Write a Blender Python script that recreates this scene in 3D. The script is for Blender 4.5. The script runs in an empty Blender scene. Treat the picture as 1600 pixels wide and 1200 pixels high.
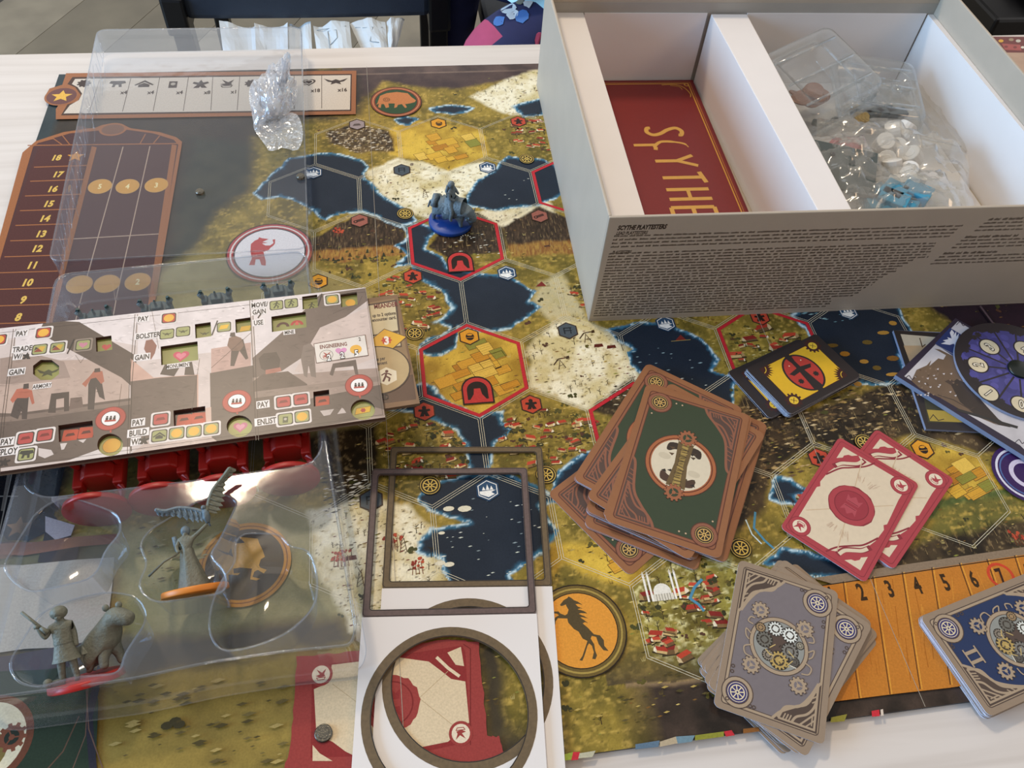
import bpy, bmesh, math, random
import numpy as np
from mathutils import Vector, Matrix, noise
from mathutils.geometry import tessellate_polygon, delaunay_2d_cdt
SC = bpy.context.scene
COL = SC.collection
R = math.radians
random.seed(7)
# ---------------------------------------------------------------- camera
# camera solved from the board's hexagon lattice; scene numbers are millimetres
# from a lattice corner of the board's top face, which lies 753 mm above the floor
F = 1260.65
RC = np.array([[0.98863672, -0.13807936, 0.05942671],
               [-0.07417533, -0.7919355, -0.60608265],
               [0.13074963, 0.59478757, -0.7931786]])
CC = np.array([96.798, -565.310, 430.330])
Z0 = 753.0
cd = bpy.data.cameras.new('camera'); cam = bpy.data.objects.new('camera', cd); COL.objects.link(cam)
cd.sensor_width = 36.0; cd.sensor_fit = 'HORIZONTAL'; cd.lens = F * 36 / 1600
cd.clip_start = 0.02; cd.clip_end = 30
m = Matrix.Identity(4)
for k in range(3):
    m[k][0] = RC[0][k]; m[k][1] = -RC[1][k]; m[k][2] = -RC[2][k]
    m[k][3] = (CC[k] + (Z0 if k == 2 else 0)) * .001
cam.matrix_world = m
SC.camera = cam
# ---------------------------------------------------------------- world, lamps, exposure
w = bpy.data.worlds.new('world'); SC.world = w; w.use_nodes = True
bg = w.node_tree.nodes['Background']
bg.inputs[0].default_value = (1.0, 0.96, 0.92, 1); bg.inputs[1].default_value = 0.60
def area(name, loc, target, sx, sy, col, power):
    l = bpy.data.lights.new(name, 'AREA'); l.shape = 'RECTANGLE'; l.size = sx; l.size_y = sy
    l.color = col; l.energy = power
    o = bpy.data.objects.new(name, l); COL.objects.link(o); o.location = loc
    o.rotation_euler = (Vector(target) - Vector(loc)).to_track_quat('-Z', 'Y').to_euler()
    return o
area('window_light', (-2.9, -0.35, 1.7), (0.2, -0.25, 0.75), 1.9, 1.2, (0.38, 0.66, 1.0), 120)
area('room_lamp', (1.7, -1.55, 2.1), (0.35, -0.1, 0.75), 0.6, 0.6, (1.0, 0.70, 0.45), 8)
area('window_light_far', (-0.5, 2.7, 1.7), (0.2, 0, 0.75), 2.2, 1.1, (0.80, 0.90, 1.0), 7)
area('ceiling_lamp', (-0.36, 0.72, 2.35), (0.0, 0.3, 0.75), 0.30, 0.12, (1.0, 0.82, 0.60), 15)
SC.view_settings.view_transform = 'Standard'; SC.view_settings.look = 'None'
SC.view_settings.exposure = 0.0; SC.view_settings.gamma = 1.0
SC.view_settings.use_curve_mapping = False
SC.cycles.max_bounces = 10; SC.cycles.transparent_max_bounces = 40
SC.cycles.caustics_reflective = False; SC.cycles.caustics_refractive = False
SC.cycles.sample_clamp_indirect = 4

# ---------------------------------------------------------------- helpers
def U(u, v, z=0.0):
    """a point of the photograph, dropped onto the level z millimetres above the board"""
    d = RC.T @ np.array([(u - 800) / F, (v - 600) / F, 1.0])
    s = (z - CC[2]) / d[2]; p = CC + s * d
    return (p[0], p[1])
def UL(pts, z=0.0): return [U(a, b, z) for a, b in pts]
def HX(i, y): return (i * 35.767, y * 41.3)
def lin(h):
    if not isinstance(h, str): return tuple(h[:3])
    h = h.lstrip('#'); o = []
    for k in (0, 2, 4):
        c = int(h[k:k+2], 16) / 255
        o.append(c / 12.92 if c <= .04045 else ((c + .055) / 1.055) ** 2.4)
    return tuple(o)
def shade(h, f):
    return tuple(min(1, c * f) for c in lin(h))
MATS = {}
def mat(name, col='#888888', rough=.5, metal=0.0, bump=0.0, bscale=400, var=0.06, vscale=60, spec=.5, coat=0.0, attr=False, fine=0.0, sss=0.0):
    if name in MATS: return MATS[name]
    M = bpy.data.materials.new(name); M.use_nodes = True; N = M.node_tree.nodes; L = M.node_tree.links
    b = N['Principled BSDF']
    b.inputs['Roughness'].default_value = rough; b.inputs['Metallic'].default_value = metal
    b.inputs['Specular IOR Level'].default_value = spec; b.inputs['Coat Weight'].default_value = coat
    b.inputs['Coat Roughness'].default_value = .12
    tc = N.new('ShaderNodeTexCoord'); nz = N.new('ShaderNodeTexNoise')
    nz.inputs['Scale'].default_value = vscale; nz.inputs['Detail'].default_value = 5
    L.new(tc.outputs['Object'], nz.inputs['Vector'])
    mr = N.new('ShaderNodeMapRange'); mr.inputs[1].default_value = .3; mr.inputs[2].default_value = .7
    mr.inputs[3].default_value = 1 - var; mr.inputs[4].default_value = 1 + var
    L.new(nz.outputs['Fac'], mr.inputs[0])
    mx = N.new('ShaderNodeVectorMath'); mx.operation = 'SCALE'
    L.new(mr.outputs[0], mx.inputs['Scale'])
    if attr:
        at = N.new('ShaderNodeAttribute'); at.attribute_name = 'Col'; L.new(at.outputs['Color'], mx.inputs[0])
    else:
        mx.inputs[0].default_value = lin(col)
    L.new(mx.outputs[0], b.inputs['Base Color'])
    if bump:
        n2 = N.new('ShaderNodeTexNoise'); n2.inputs['Scale'].default_value = bscale; n2.inputs['Detail'].default_value = 4
        L.new(tc.outputs['Object'], n2.inputs['Vector'])
        bp = N.new('ShaderNodeBump'); bp.inputs['Strength'].default_value = bump; bp.inputs['Distance'].default_value = .001
        L.new(n2.outputs['Fac'], bp.inputs['Height']); L.new(bp.outputs[0], b.inputs['Normal'])
    if sss:
        b.inputs['Subsurface Weight'].default_value = sss; b.inputs['Subsurface Scale'].default_value = .002
    MATS[name] = M; return M
def clear(name, tint='#ffffff', haze=.05, rough=.05, refl=1.0, hazecol='#e8ecf2', bump=.0, bscale=60, base=.045):
    """thin clear plastic: light goes straight through, the skin reflects by its Fresnel angle"""
    if name in MATS: return MATS[name]
    M = bpy.data.materials.new(name); M.use_nodes = True; N = M.node_tree.nodes; L = M.node_tree.links
    N.remove(N['Principled BSDF']); out = N['Material Output']
    tr = N.new('ShaderNodeBsdfTransparent'); tr.inputs[0].default_value = (*lin(tint), 1)
    gl = N.new('ShaderNodeBsdfGlossy'); gl.inputs['Roughness'].default_value = rough
    gl.inputs['Color'].default_value = (refl, refl, refl, 1)
    df = N.new('ShaderNodeBsdfDiffuse'); df.inputs[0].default_value = (*lin(hazecol), 1)
    tl = N.new('ShaderNodeBsdfTranslucent'); tl.inputs[0].default_value = (*lin(hazecol), 1)
    m0 = N.new('ShaderNodeMixShader'); L.new(df.outputs[0], m0.inputs[1]); L.new(tl.outputs[0], m0.inputs[2])
    fr = N.new('ShaderNodeLayerWeight'); fr.inputs['Blend'].default_value = .5
    pw_ = N.new('ShaderNodeMath'); pw_.operation = 'POWER'; pw_.inputs[1].default_value = 4.0; L.new(fr.outputs['Facing'], pw_.inputs[0])
    ma = N.new('ShaderNodeMath'); ma.operation = 'MULTIPLY_ADD'; ma.inputs[1].default_value = .85; ma.inputs[2].default_value = base; L.new(pw_.outputs[0], ma.inputs[0])
    m1 = N.new('ShaderNodeMixShader'); m1.inputs[0].default_value = haze
    L.new(tr.outputs[0], m1.inputs[1]); L.new(m0.outputs[0], m1.inputs[2])
    m2 = N.new('ShaderNodeMixShader'); L.new(ma.outputs[0], m2.inputs[0])
    L.new(m1.outputs[0], m2.inputs[1]); L.new(gl.outputs[0], m2.inputs[2])
    L.new(m2.outputs[0], out.inputs['Surface'])
    tc = N.new('ShaderNodeTexCoord'); nz = N.new('ShaderNodeTexNoise'); nz.inputs['Scale'].default_value = bscale
    nz.inputs['Detail'].default_value = 3; L.new(tc.outputs['Object'], nz.inputs['Vector'])
    bp = N.new('ShaderNodeBump'); bp.inputs['Strength'].default_value = max(bump, .02); bp.inputs['Distance'].default_value = .004
    L.new(nz.outputs['Fac'], bp.inputs['Height'])
    for q in (gl, fr): L.new(bp.outputs[0], q.inputs['Normal'])
    MATS[name] = M; return M
def tag(o, label=None, cat=None, group=None, kind=None):
    if label: o['label'] = label
    if cat: o['category'] = cat
    if group: o['group'] = group
    if kind: o['kind'] = kind
    return o
def place(o, loc=(0, 0, 0), rz=0.0):
    o.location = (loc[0] * .001, loc[1] * .001, (loc[2] + Z0) * .001); o.rotation_euler = (0, 0, rz); return o
def thing(name, label, cat, loc=(0, 0, 0), rz=0.0, group=None):
    o = bpy.data.objects.new(name, None); o.empty_display_size = .01; COL.objects.link(o)
    place(o, loc, rz); return tag(o, label, cat, group)
def link(name, me, parent=None):
    o = bpy.data.objects.new(name, me); COL.objects.link(o)
    if parent is not None: o.parent = parent
    return o
def copy_tree(o, parent=None):
    c = o.copy(); COL.objects.link(c)
    if parent is not None: c.parent = parent
    for ch in [x for x in COL.objects if x.parent == o]: copy_tree(ch, c)
    return c
class MB:
    """collects shapes (millimetres) into one mesh"""
    def __init__(s, smooth=False): s.b = bmesh.new(); s.smooth = smooth; s.X = Matrix.Identity(4)
    def _f(s, vs, fs):
        V = [s.b.verts.new(s.X @ Vector(v)) for v in vs]
        for f in fs:
            try: s.b.faces.new([V[i] for i in f])
            except ValueError: pass
        return s
    def box(s, x0, y0, z0, x1, y1, z1):
        return s._f([(x0,y0,z0),(x1,y0,z0),(x1,y1,z0),(x0,y1,z0),(x0,y0,z1),(x1,y0,z1),(x1,y1,z1),(x0,y1,z1)],
                    [(0,3,2,1),(4,5,6,7),(0,1,5,4),(1,2,6,5),(2,3,7,6),(3,0,4,7)])
    def prism(s, pts, z0, z1):
        a = sum(pts[i-1][0]*pts[i][1]-pts[i][0]*pts[i-1][1] for i in range(len(pts)))
        if a < 0: pts = pts[::-1]
        n = len(pts)
        return s._f([(x,y,z0) for x,y in pts]+[(x,y,z1) for x,y in pts],
                    [tuple(range(n-1,-1,-1)), tuple(range(n,2*n))]+[(i,(i+1)%n,n+(i+1)%n,n+i) for i in range(n)])
    def loft(s, rings, cap0=True, cap1=True, closed=True):
        n = len(rings[0]); vs = [p for r in rings for p in r]; fs = []
        for k in range(len(rings)-1):
            for i in range(n if closed else n-1):
                j = (i+1) % n; fs.append((k*n+i, k*n+j, (k+1)*n+j, (k+1)*n+i))
        if cap0: fs.append(tuple(range(n-1,-1,-1)))
        if cap1: fs.append(tuple(range((len(rings)-1)*n, len(rings)*n)))
        return s._f(vs, fs)
    def lathe(s, prof, c=(0,0,0), n=24, sx=1, sy=1):
        return s.loft([[(c[0]+r*sx*math.cos(2*math.pi*i/n), c[1]+r*sy*math.sin(2*math.pi*i/n), c[2]+z) for i in range(n)] for r, z in prof])
    def ball(s, c, r, n=12, m=8):
        rx, ry, rz = r if isinstance(r, tuple) else (r, r, r)
        return s.loft([[(c[0]+rx*math.sin(t)*math.cos(2*math.pi*i/n), c[1]+ry*math.sin(t)*math.sin(2*math.pi*i/n), c[2]-rz*math.cos(t)) for i in range(n)]
                       for t in [max(.02, math.pi*k/m) if k < m else math.pi-.02 for k in range(m+1)]])
    def tube(s, path, r, n=8, caps=True, flat=1.0):
        P = [Vector(p) for p in path]; rs = r if isinstance(r, (list, tuple)) else [r]*len(P); rings = []; up = Vector((0,0,1))
        for k, p in enumerate(P):
            d = (P[min(k+1, len(P)-1)]-P[max(k-1, 0)]).normalized()
            a = d.cross(up)
            if a.length < .1: a = d.cross(Vector((0,1,0)))
            a.normalize(); b = a.cross(d).normalized()
            rings.append([tuple(p+(a*math.cos(2*math.pi*i/n)+b*math.sin(2*math.pi*i/n)*flat)*rs[k]) for i in range(n)])
        return s.loft(rings, caps, caps)
    def build(s, name, material, parent=None, bevel=0.0, subsurf=0):
        if bevel:
            bmesh.ops.remove_doubles(s.b, verts=s.b.verts, dist=1e-4)
            es = [e for e in s.b.edges if len(e.link_faces) == 2 and e.calc_face_angle(0) > .5]
            bmesh.ops.bevel(s.b, geom=es, offset=bevel, segments=2, profile=.6, affect='EDGES')
        bmesh.ops.recalc_face_normals(s.b, faces=s.b.faces)
        bmesh.ops.scale(s.b, vec=(.001,)*3, verts=s.b.verts)
        me = bpy.data.meshes.new(name); s.b.to_mesh(me); s.b.free()
        if s.smooth: me.polygons.foreach_set('use_smooth', [True]*len(me.polygons))
        me.materials.append(material)
        o = link(name, me, parent)
        if subsurf:
            md = o.modifiers.new('s', 'SUBSURF'); md.levels = md.render_levels = subsurf
        return o
def rrect(x0, y0, x1, y1, r, n=5):
    out = []
    for cx, cy, a0 in ((x1-r,y0+r,-90),(x1-r,y1-r,0),(x0+r,y1-r,90),(x0+r,y0+r,180)):
        for k in range(n+1):
            a = R(a0+90*k/n); out.append((cx+r*math.cos(a), cy+r*math.sin(a)))
    return out
def circ(x, y, r, n=28, ry=None, a0=0):
    ry = ry or r
    return [(x+r*math.cos(a0+2*math.pi*k/n), y+ry*math.sin(a0+2*math.pi*k/n)) for k in range(n)]
def spline(pts, n=6, closed=False):
    P = [Vector(p) for p in pts]; N = len(P); out = []
    for i in range(N if closed else N-1):
        g = (lambda k: P[k % N]) if closed else (lambda k: P[min(max(k, 0), N-1)])
        a, b, c, d = g(i-1), g(i), g(i+1), g(i+2)
        for k in range(n):
            t = k/n
            out.append(tuple(.5*((2*b)+(c-a)*t+(2*a-5*b+4*c-d)*t*t+(3*b-a-3*c+d)*t**3)))
    if not closed: out.append(tuple(P[-1]))
    return out
GLY = {}
def glyphs(s, bold, shear):
    k = (s, bold, shear)
    if k in GLY: return GLY[k]
    cu = bpy.data.curves.new('t', 'FONT'); cu.body = s; cu.size = 1; cu.offset = bold; cu.shear = shear; cu.resolution_u = 2
    o = bpy.data.objects.new('t', cu); COL.objects.link(o)
    me = o.evaluated_get(bpy.context.evaluated_depsgraph_get()).to_mesh()
    V = [(v.co.x, v.co.y) for v in me.vertices]; Fs = [tuple(p.vertices) for p in me.polygons]
    o.to_mesh_clear(); bpy.data.objects.remove(o); bpy.data.curves.remove(cu)
    GLY[k] = (V, Fs, min([v[0] for v in V] or [0]), max([v[0] for v in V] or [0])); return GLY[k]
class Art:
    """flat printing: coloured polygons in millimetres, each layer a hair above the last"""
    def __init__(s, dz=.03, T=None): s.V = []; s.F = []; s.C = []; s.z = 0.0; s.dz = dz; s.T = T or (lambda x, y: (x, y))
    def up(s, n=1): s.z += s.dz*n; return s
    def tri(s, vs, fs, c):
        s.n = (getattr(s, 'n', 0)+1) % 40; b = len(s.V); s.V += [(*s.T(x, y), s.z+s.n*s.dz/44) for x, y in vs]; c = lin(c); s.C += [c]*len(vs)
        for f in fs:
            a = sum(s.V[b+f[i-1]][0]*s.V[b+f[i]][1]-s.V[b+f[i]][0]*s.V[b+f[i-1]][1] for i in range(len(f)))
            s.F.append(tuple(b+i for i in (f if a > 0 else f[::-1])))
        return s
    def poly(s, pts, c, holes=()):
        if len(pts) == 3 and not holes: return s.tri(pts, [(0,1,2)], c)
        loops = [[Vector((x, y, 0)) for x, y in pts]]+[[Vector((x, y, 0)) for x, y in h] for h in holes]
        allp = [p for l in ([pts]+list(holes)) for p in l]
        return s.tri(allp, tessellate_polygon(loops), c)
    def conv(s, pts, c): return s.tri(pts, [tuple(range(len(pts)))], c)
    def rect(s, x0, y0, x1, y1, c): return s.conv([(x0,y0),(x1,y0),(x1,y1),(x0,y1)], c)
    def rrect(s, x0, y0, x1, y1, r, c): return s.conv(rrect(x0, y0, x1, y1, r), c)
    def disc(s, x, y, r, c, n=24, ry=None): return s.conv(circ(x, y, r, n, ry), c)
    def ring(s, x, y, r0, r1, c, n=32, k=1.0, a0=0, a1=360):
        m_ = n+1; A = [R(a0+(a1-a0)*i/n) for i in range(m_)]
        vs = [(x+r0*math.cos(a), y+k*r0*math.sin(a)) for a in A]+[(x+r1*math.cos(a), y+k*r1*math.sin(a)) for a in A]
        return s.tri(vs, [(i, i+1, m_+i+1, m_+i) for i in range(n)], c)
    def line(s, pts, w, c, closed=False):
        n = len(pts); vs = []
        for i in range(n):
            p = Vector(pts[i]); a = Vector(pts[i-1]) if (i or closed) else None; b = Vector(pts[(i+1) % n]) if (i < n-1 or closed) else None
            d1 = (p-a).normalized() if a is not None else None; d2 = (b-p).normalized() if b is not None else None
            d = ((d1 or d2)+(d2 or d1)); d = d.normalized() if d.length > 1e-6 else (d1 or d2)
            nn = Vector((-d.y, d.x)); q = 1.0
            if d1 is not None and d2 is not None: q = 1/max(.5, nn.dot(Vector((-d1.y, d1.x))))
            ww = (w[i] if isinstance(w, (list, tuple)) else w)/2*q
            vs += [tuple(p+nn*ww), tuple(p-nn*ww)]
        return s.tri(vs, [(2*i, 2*i+1, (2*i+3) % (2*n), (2*i+2) % (2*n)) for i in range(n if closed else n-1)], c)
    def gear(s, x, y, r, c, n=10, c2=None, a0=0.0):
        P = []
        for i in range(n):
            for f, q in ((-.28,.8),(-.2,1),(.2,1),(.28,.8)):
                a = a0+2*math.pi*(i+f)/n; P.append((x+r*q*math.cos(a), y+r*q*math.sin(a)))
        s.poly(P, c)
        if c2: s.up(); s.disc(x, y, r*.5, c2, 14); s.up(); s.disc(x, y, r*.2, c, 10); s.wheelspokes(x, y, r*.5, r*.1, c, 3, a0)
        return s
    def wheelspokes(s, x, y, r, w, c, n=6, a0=0.0):
        for i in range(n):
            a = a0+2*math.pi*i/n; s.line([(x, y), (x+r*math.cos(a), y+r*math.sin(a))], w, c)
        return s
    def wheel(s, x, y, r, c, dark):
        s.disc(x, y, r, dark, 24); s.up(); s.ring(x, y, r*.86, r*.92, c, 24); s.ring(x, y, r*.60, r*.70, c, 24); s.up()
        s.wheelspokes(x, y, r*.64, r*.1, c, 8, .3); s.disc(x, y, r*.2, c, 10); s.up(); s.disc(x, y, r*.1, dark, 8); return s
    def text(s, t, x, y, size, c, rot=0.0, sx=.72, bold=.02, al='C', shear=0.0):
        V, Fs, a, b = glyphs(t, bold, shear); o = {'C': (a+b)/2, 'L': a, 'R': b}[al]
        ca, sa = math.cos(rot), math.sin(rot)
        P = [((vx-o)*size*sx, (vy-.35)*size) for vx, vy in V]
        return s.tri([(x+px*ca-py*sa, y+px*sa+py*ca) for px, py in P], Fs, c)
    def build(s, name, parent, z=0.0, material=None, me_only=False):
        me = bpy.data.meshes.new(name)
        me.from_pydata([(x*.001, y*.001, (zz+z)*.001) for x, y, zz in s.V], [], s.F)
        at = me.color_attributes.new('Col', 'FLOAT_COLOR', 'POINT')
        at.data.foreach_set('color', np.c_[np.array(s.C, dtype=np.float32), np.ones(len(s.C), np.float32)].ravel())
        me.materials.append(material or MATS['card_print'])
        return me if me_only else link(name, me, parent)
mat('card_print', attr=True, rough=.42, var=.03, vscale=300, spec=.4)
mat('board_print', attr=True, rough=.24, var=.10, vscale=900, spec=.22)
mat('box_print', attr=True, rough=.6, var=.03, vscale=200)
mat('matte_print', attr=True, rough=.38, var=.09, vscale=90, spec=.5)
# ================================================================ the setting
def structure(o): o['kind'] = 'structure'; return o
# floor of grey-brown laminate planks running away from the table
fl = structure(MB().box(-2600, -1700, -Z0-30, 2600, 3300, -Z0-8).build('floor', mat('floor_underlay', '#3d3833', .8)))
place(fl)
mat('laminate_a', '#7d7260', .35, var=.22, vscale=7, bump=.1, bscale=60)
mat('laminate_b', '#887d69', .35, var=.22, vscale=9, bump=.1, bscale=60)
mat('laminate_c', '#736956', .35, var=.22, vscale=6, bump=.1, bscale=60)
random.seed(3)
pw, ang = 190, R(-24)
ca, sa = math.cos(ang), math.sin(ang)
for i in range(-8, 13):
    off = random.uniform(0, 1200)
    for j in range(-1, 4):
        y0 = -1500+off+j*1285; y1 = y0+1283
        cx, cy = i*(pw+1.5)+pw/2, (y0+y1)/2
        wx, wy = ca*cx-sa*cy, sa*cx+ca*cy
        if not (-2300 < wx < 2300 and -1200 < wy < 3000): continue
        b = MB().box(-pw/2, -(y1-y0)/2, 0, pw/2, (y1-y0)/2, 8).build('plank', MATS[random.choice(('laminate_a', 'laminate_b', 'laminate_c'))])
        b.parent = fl; b.location = (wx*.001, wy*.001, (-Z0-8)*.001); b.rotation_euler = (0, 0, ang)
# unseen brown wall, added behind the camera to keep light off the box front
wf = structure(MB().box(-2600, -1760, -Z0-8, 2600, -1700, 1700).build('light_block_wall', mat('block_wall_dark', '#4a3a30', .8)))
place(wf)

# ================================================================ table
tb = thing('dining_table', 'white wood-grain dining table carrying the board game', 'table', (0, 0, -3))
M_ = bpy.data.materials.new('white_laminate'); M_.use_nodes = True; N = M_.node_tree.nodes; L = M_.node_tree.links
b_ = N['Principled BSDF']; b_.inputs['Roughness'].default_value = .5; b_.inputs['Specular IOR Level'].default_value = .25
tc = N.new('ShaderNodeTexCoord'); mp = N.new('ShaderNodeMapping'); mp.inputs['Scale'].default_value = (2.5, 60, 8)
nz = N.new('ShaderNodeTexNoise'); nz.inputs['Scale'].default_value = 1.6; nz.inputs['Detail'].default_value = 7; nz.inputs['Distortion'].default_value = .6
cr = N.new('ShaderNodeValToRGB'); cr.color_ramp.elements[0].position = .3; cr.color_ramp.elements[0].color = (*lin('#cdc5be'), 1)
cr.color_ramp.elements[1].position = .62; cr.color_ramp.elements[1].color = (*lin('#dad3cd'), 1)
L.new(tc.outputs['Object'], mp.inputs[0]); L.new(mp.outputs[0], nz.inputs['Vector']); L.new(nz.outputs['Fac'], cr.inputs[0]); L.new(cr.outputs[0], b_.inputs['Base Color'])
MB().box(-620, -720, -28, 980, 182, 0).build('tabletop', M_, tb, bevel=1.2)
for y in (-660, 100): MB().box(-560, y, -100, 920, y+20, -28).build('apron', M_, tb)
for x in (-560, 870):
    for y in (-670, 80): MB().box(x, y, -Z0+3, x+50, y+50, -28).build('leg', M_, tb, bevel=2)
# ================================================================ game board
BX0, BX1, BY0, BY1 = -190.0, 629.0, -477.0, 142.0
board = thing('game_board', 'large unfolded game board printed with a hexagon map, lying on the white table', 'game board')
mat('board_edge', '#1d2a33', .5)
for i in range(3):
    for j in range(2):
        MB().box(BX0+273*i+.12, BY0+309.5*j+.12, -2.95, BX0+273*(i+1)-.12, BY0+309.5*(j+1)-.12, -.02).build('board_panel', MATS['board_edge'], board, bevel=.3)
# --- the painted ground: a fine grid whose vertices carry the paint
RNG = np.random.default_rng(5)
LAT = [RNG.random((256, 256)) for _ in range(4)]
def vn(x, y, s, k=0, octv=1):
    o = 0; a = 1; t = 0
    for q in range(octv):
        u, v = x/s+17.3*q, y/s+9.1*q; i = np.floor(u).astype(int); j = np.floor(v).astype(int); fu, fv = u-i, v-j
        fu = fu*fu*(3-2*fu); fv = fv*fv*(3-2*fv); G = LAT[(k+q) % 4]; i0, i1, j0, j1 = i & 255, (i+1) & 255, j & 255, (j+1) & 255
        o = o+a*((G[i0, j0]*(1-fu)+G[i1, j0]*fu)*(1-fv)+(G[i0, j1]*(1-fu)+G[i1, j1]*fu)*fv); t += a; a *= .55; s = s/2
    return o/t
def sdf(x, y, poly):
    """signed distance to a polygon, positive inside"""
    P = np.array(poly); d = np.full(x.shape, 1e9); ins = np.zeros(x.shape, bool)
    for a, b in zip(P, np.roll(P, -1, 0)):
        e = b-a; l = e@e+1e-9; t = np.clip(((x-a[0])*e[0]+(y-a[1])*e[1])/l, 0, 1)
        d = np.minimum(d, np.hypot(x-a[0]-t*e[0], y-a[1]-t*e[1]))
        if a[1] != b[1]:
            c = ((a[1] > y) != (b[1] > y)) & (x < e[0]*(y-a[1])/e[1]+a[0]); ins ^= c
    return np.where(ins, d, -d)
ys = [BY1]
while ys[-1] > BY0: ys.append(ys[-1]-max(.62, 2.1*(0.75+(ys[-1]-BY0)/(BY1-BY0)*1.05)*.5))
ys[-1] = BY0; ys = np.array(ys); xs = np.linspace(BX0, BX1, 1040)
X, Y = np.meshgrid(xs, ys); sh = X.shape; X = X.ravel(); Y = Y.ravel()
WX = X+(vn(X, Y, 14, 0, 4)-.5)*9; WY = Y+(vn(X, Y, 14, 2, 4)-.5)*7
C = np.zeros((X.size, 3)); n1 = vn(X, Y, 16, 1, 4); n2 = vn(X, Y*1.6, 3.2, 2, 3); n3 = vn(X, Y*3, 1.5, 3, 2); nv = vn(X*3.2, Y*.8, 3.0, 1, 3)
def L3(h): return np.array(lin(h))
def mixc(a, b, t): t = np.clip(t, 0, 1)[:, None]; return a*(1-t)+b*t
def region(px, soft, fn, raw=False):
    P = np.array([U(*p) for p in px]) if not raw else np.array(px); lo = P.min(0)-12; hi = P.max(0)+12
    k = np.nonzero((X > lo[0]) & (X < hi[0]) & (Y > lo[1]) & (Y < hi[1]))[0]
    if not len(k): return
    d = sdf(WX[k], WY[k], P); a = np.clip(d/soft+.5, 0, 1); C[k] = mixc(C[k], fn(k, d), a)
def grass(k, d=None, a='#9a8438', b='#6d6029', c='#b89c4c'):
    q = mixc(L3(b)[None], L3(a)[None], (n1[k]-.3)*2.6); q = mixc(q, L3(c)[None], (n2[k]-.52)*3.4); return mixc(q, L3('#4a4220')[None], (n3[k]-.72)*3.5)
def tundra(k, d=None):
    q = mixc(L3('#c4b685')[None], L3('#e6e0c6')[None], (n1[k]-.3)*3); q = mixc(q, L3('#a8935c')[None], (n2[k]-.6)*3)
    return mixc(q, L3('#4d4030')[None], (n3[k]-.76)*8)
def wheat(k, d=None): return mixc(mixc(L3('#a5832d')[None], L3('#cfae45')[None], (n1[k]-.3)*2.5), L3('#8a6a2a')[None], (n3[k]-.7)*3)
def forest(k, d=None): return mixc(mixc(L3('#352a20')[None], L3('#5a4736')[None], (nv[k]-.35)*2.4), L3('#857050')[None], (nv[k]-.68)*5)
def rust(k, d=None): return mixc(L3('#8a5a30')[None], L3('#a98440')[None], (nv[k]-.3)*2.4)
def rocks(k, d=None):
    q = mixc(L3('#4b3c2b')[None], L3('#74603f')[None], (n1[k]-.3)*2.4); q = mixc(q, L3('#b9a685')[None], (np.abs(vn(X[k]+Y[k], Y[k]*2-X[k], 6, 0, 3)-.5) < .022)*1.)
    return mixc(q, L3('#2c2219')[None], (n2[k]-.55)*4)
def darkrock(k, d=None): return mixc(mixc(L3('#2c241b')[None], L3('#5b4a33')[None], (n1[k]-.35)*2.6), L3('#8f7a55')[None], (vn(X[k]-Y[k], (X[k]+Y[k])*2, 5, 0, 3)-.63)*6)
def water(k, d):
    deep = mixc(L3('#1f2a38')[None], L3('#2a3442')[None], n1[k]); e = np.clip(1-(d-1.0)/(3.0+5*(n2[k]-.5)), 0, 1)
    q = mixc(deep, L3('#3d7c9e')[None], e**1.3); return mixc(q, L3('#cfe6ee')[None], np.clip(1-np.abs(d-.8)/1.3, 0, 1)*(n2[k] > .47)*.9)
def flat(a, b): return lambda k, d=None: mixc(mixc(L3(a)[None], L3(b)[None], (n1[k]-.3)*2.4), L3(a)[None], n2[k]*.5)
allk = np.arange(X.size); C[:] = grass(allk)
# dark painted ground left of the map
region([(70,100),(577,105),(578,140),(560,180),(470,190),(400,215),(385,300),(330,335),(300,385),(275,420),(255,520),(240,620),(-300,760),(-300,100)], 14, flat('#352e29', '#463c31'))
region([(395,225),(385,300),(340,330),(300,400),(265,430),(300,215)], 12, flat('#30362f', '#46473a'))
region([(565,100),(860,96),(860,124),(800,125),(720,138),(660,136),(600,128),(565,150)], 5, flat('#453637', '#5f4c46'))
region([(240,430),(300,395),(390,400),(490,420),(600,470),(560,700),(200,720),(100,560)], 10, flat('#8a7c4a', '#a59763'))
region([(-320,1250),(-200,700),(60,700),(40,900),(200,1000),(160,1250)], 10, flat('#4d4331', '#6b5c3c'))
region([(0,860),(230,835),(240,880),(0,915)], 5, flat('#52503a', '#6f6a48'))
region([(180,830),(430,790),(520,800),(540,960),(480,1020),(380,1010),(200,1000),(190,920)], 7, flat('#86804f', '#a59c6c'))
region([(150,1010),(540,960),(500,1240),(130,1240)], 8, flat('#857238', '#a08a45'))
region([(150,1010),(520,965),(560,1000),(400,1030),(250,1050),(200,1070)], 8, flat('#4f4638', '#5f5138'))
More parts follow.
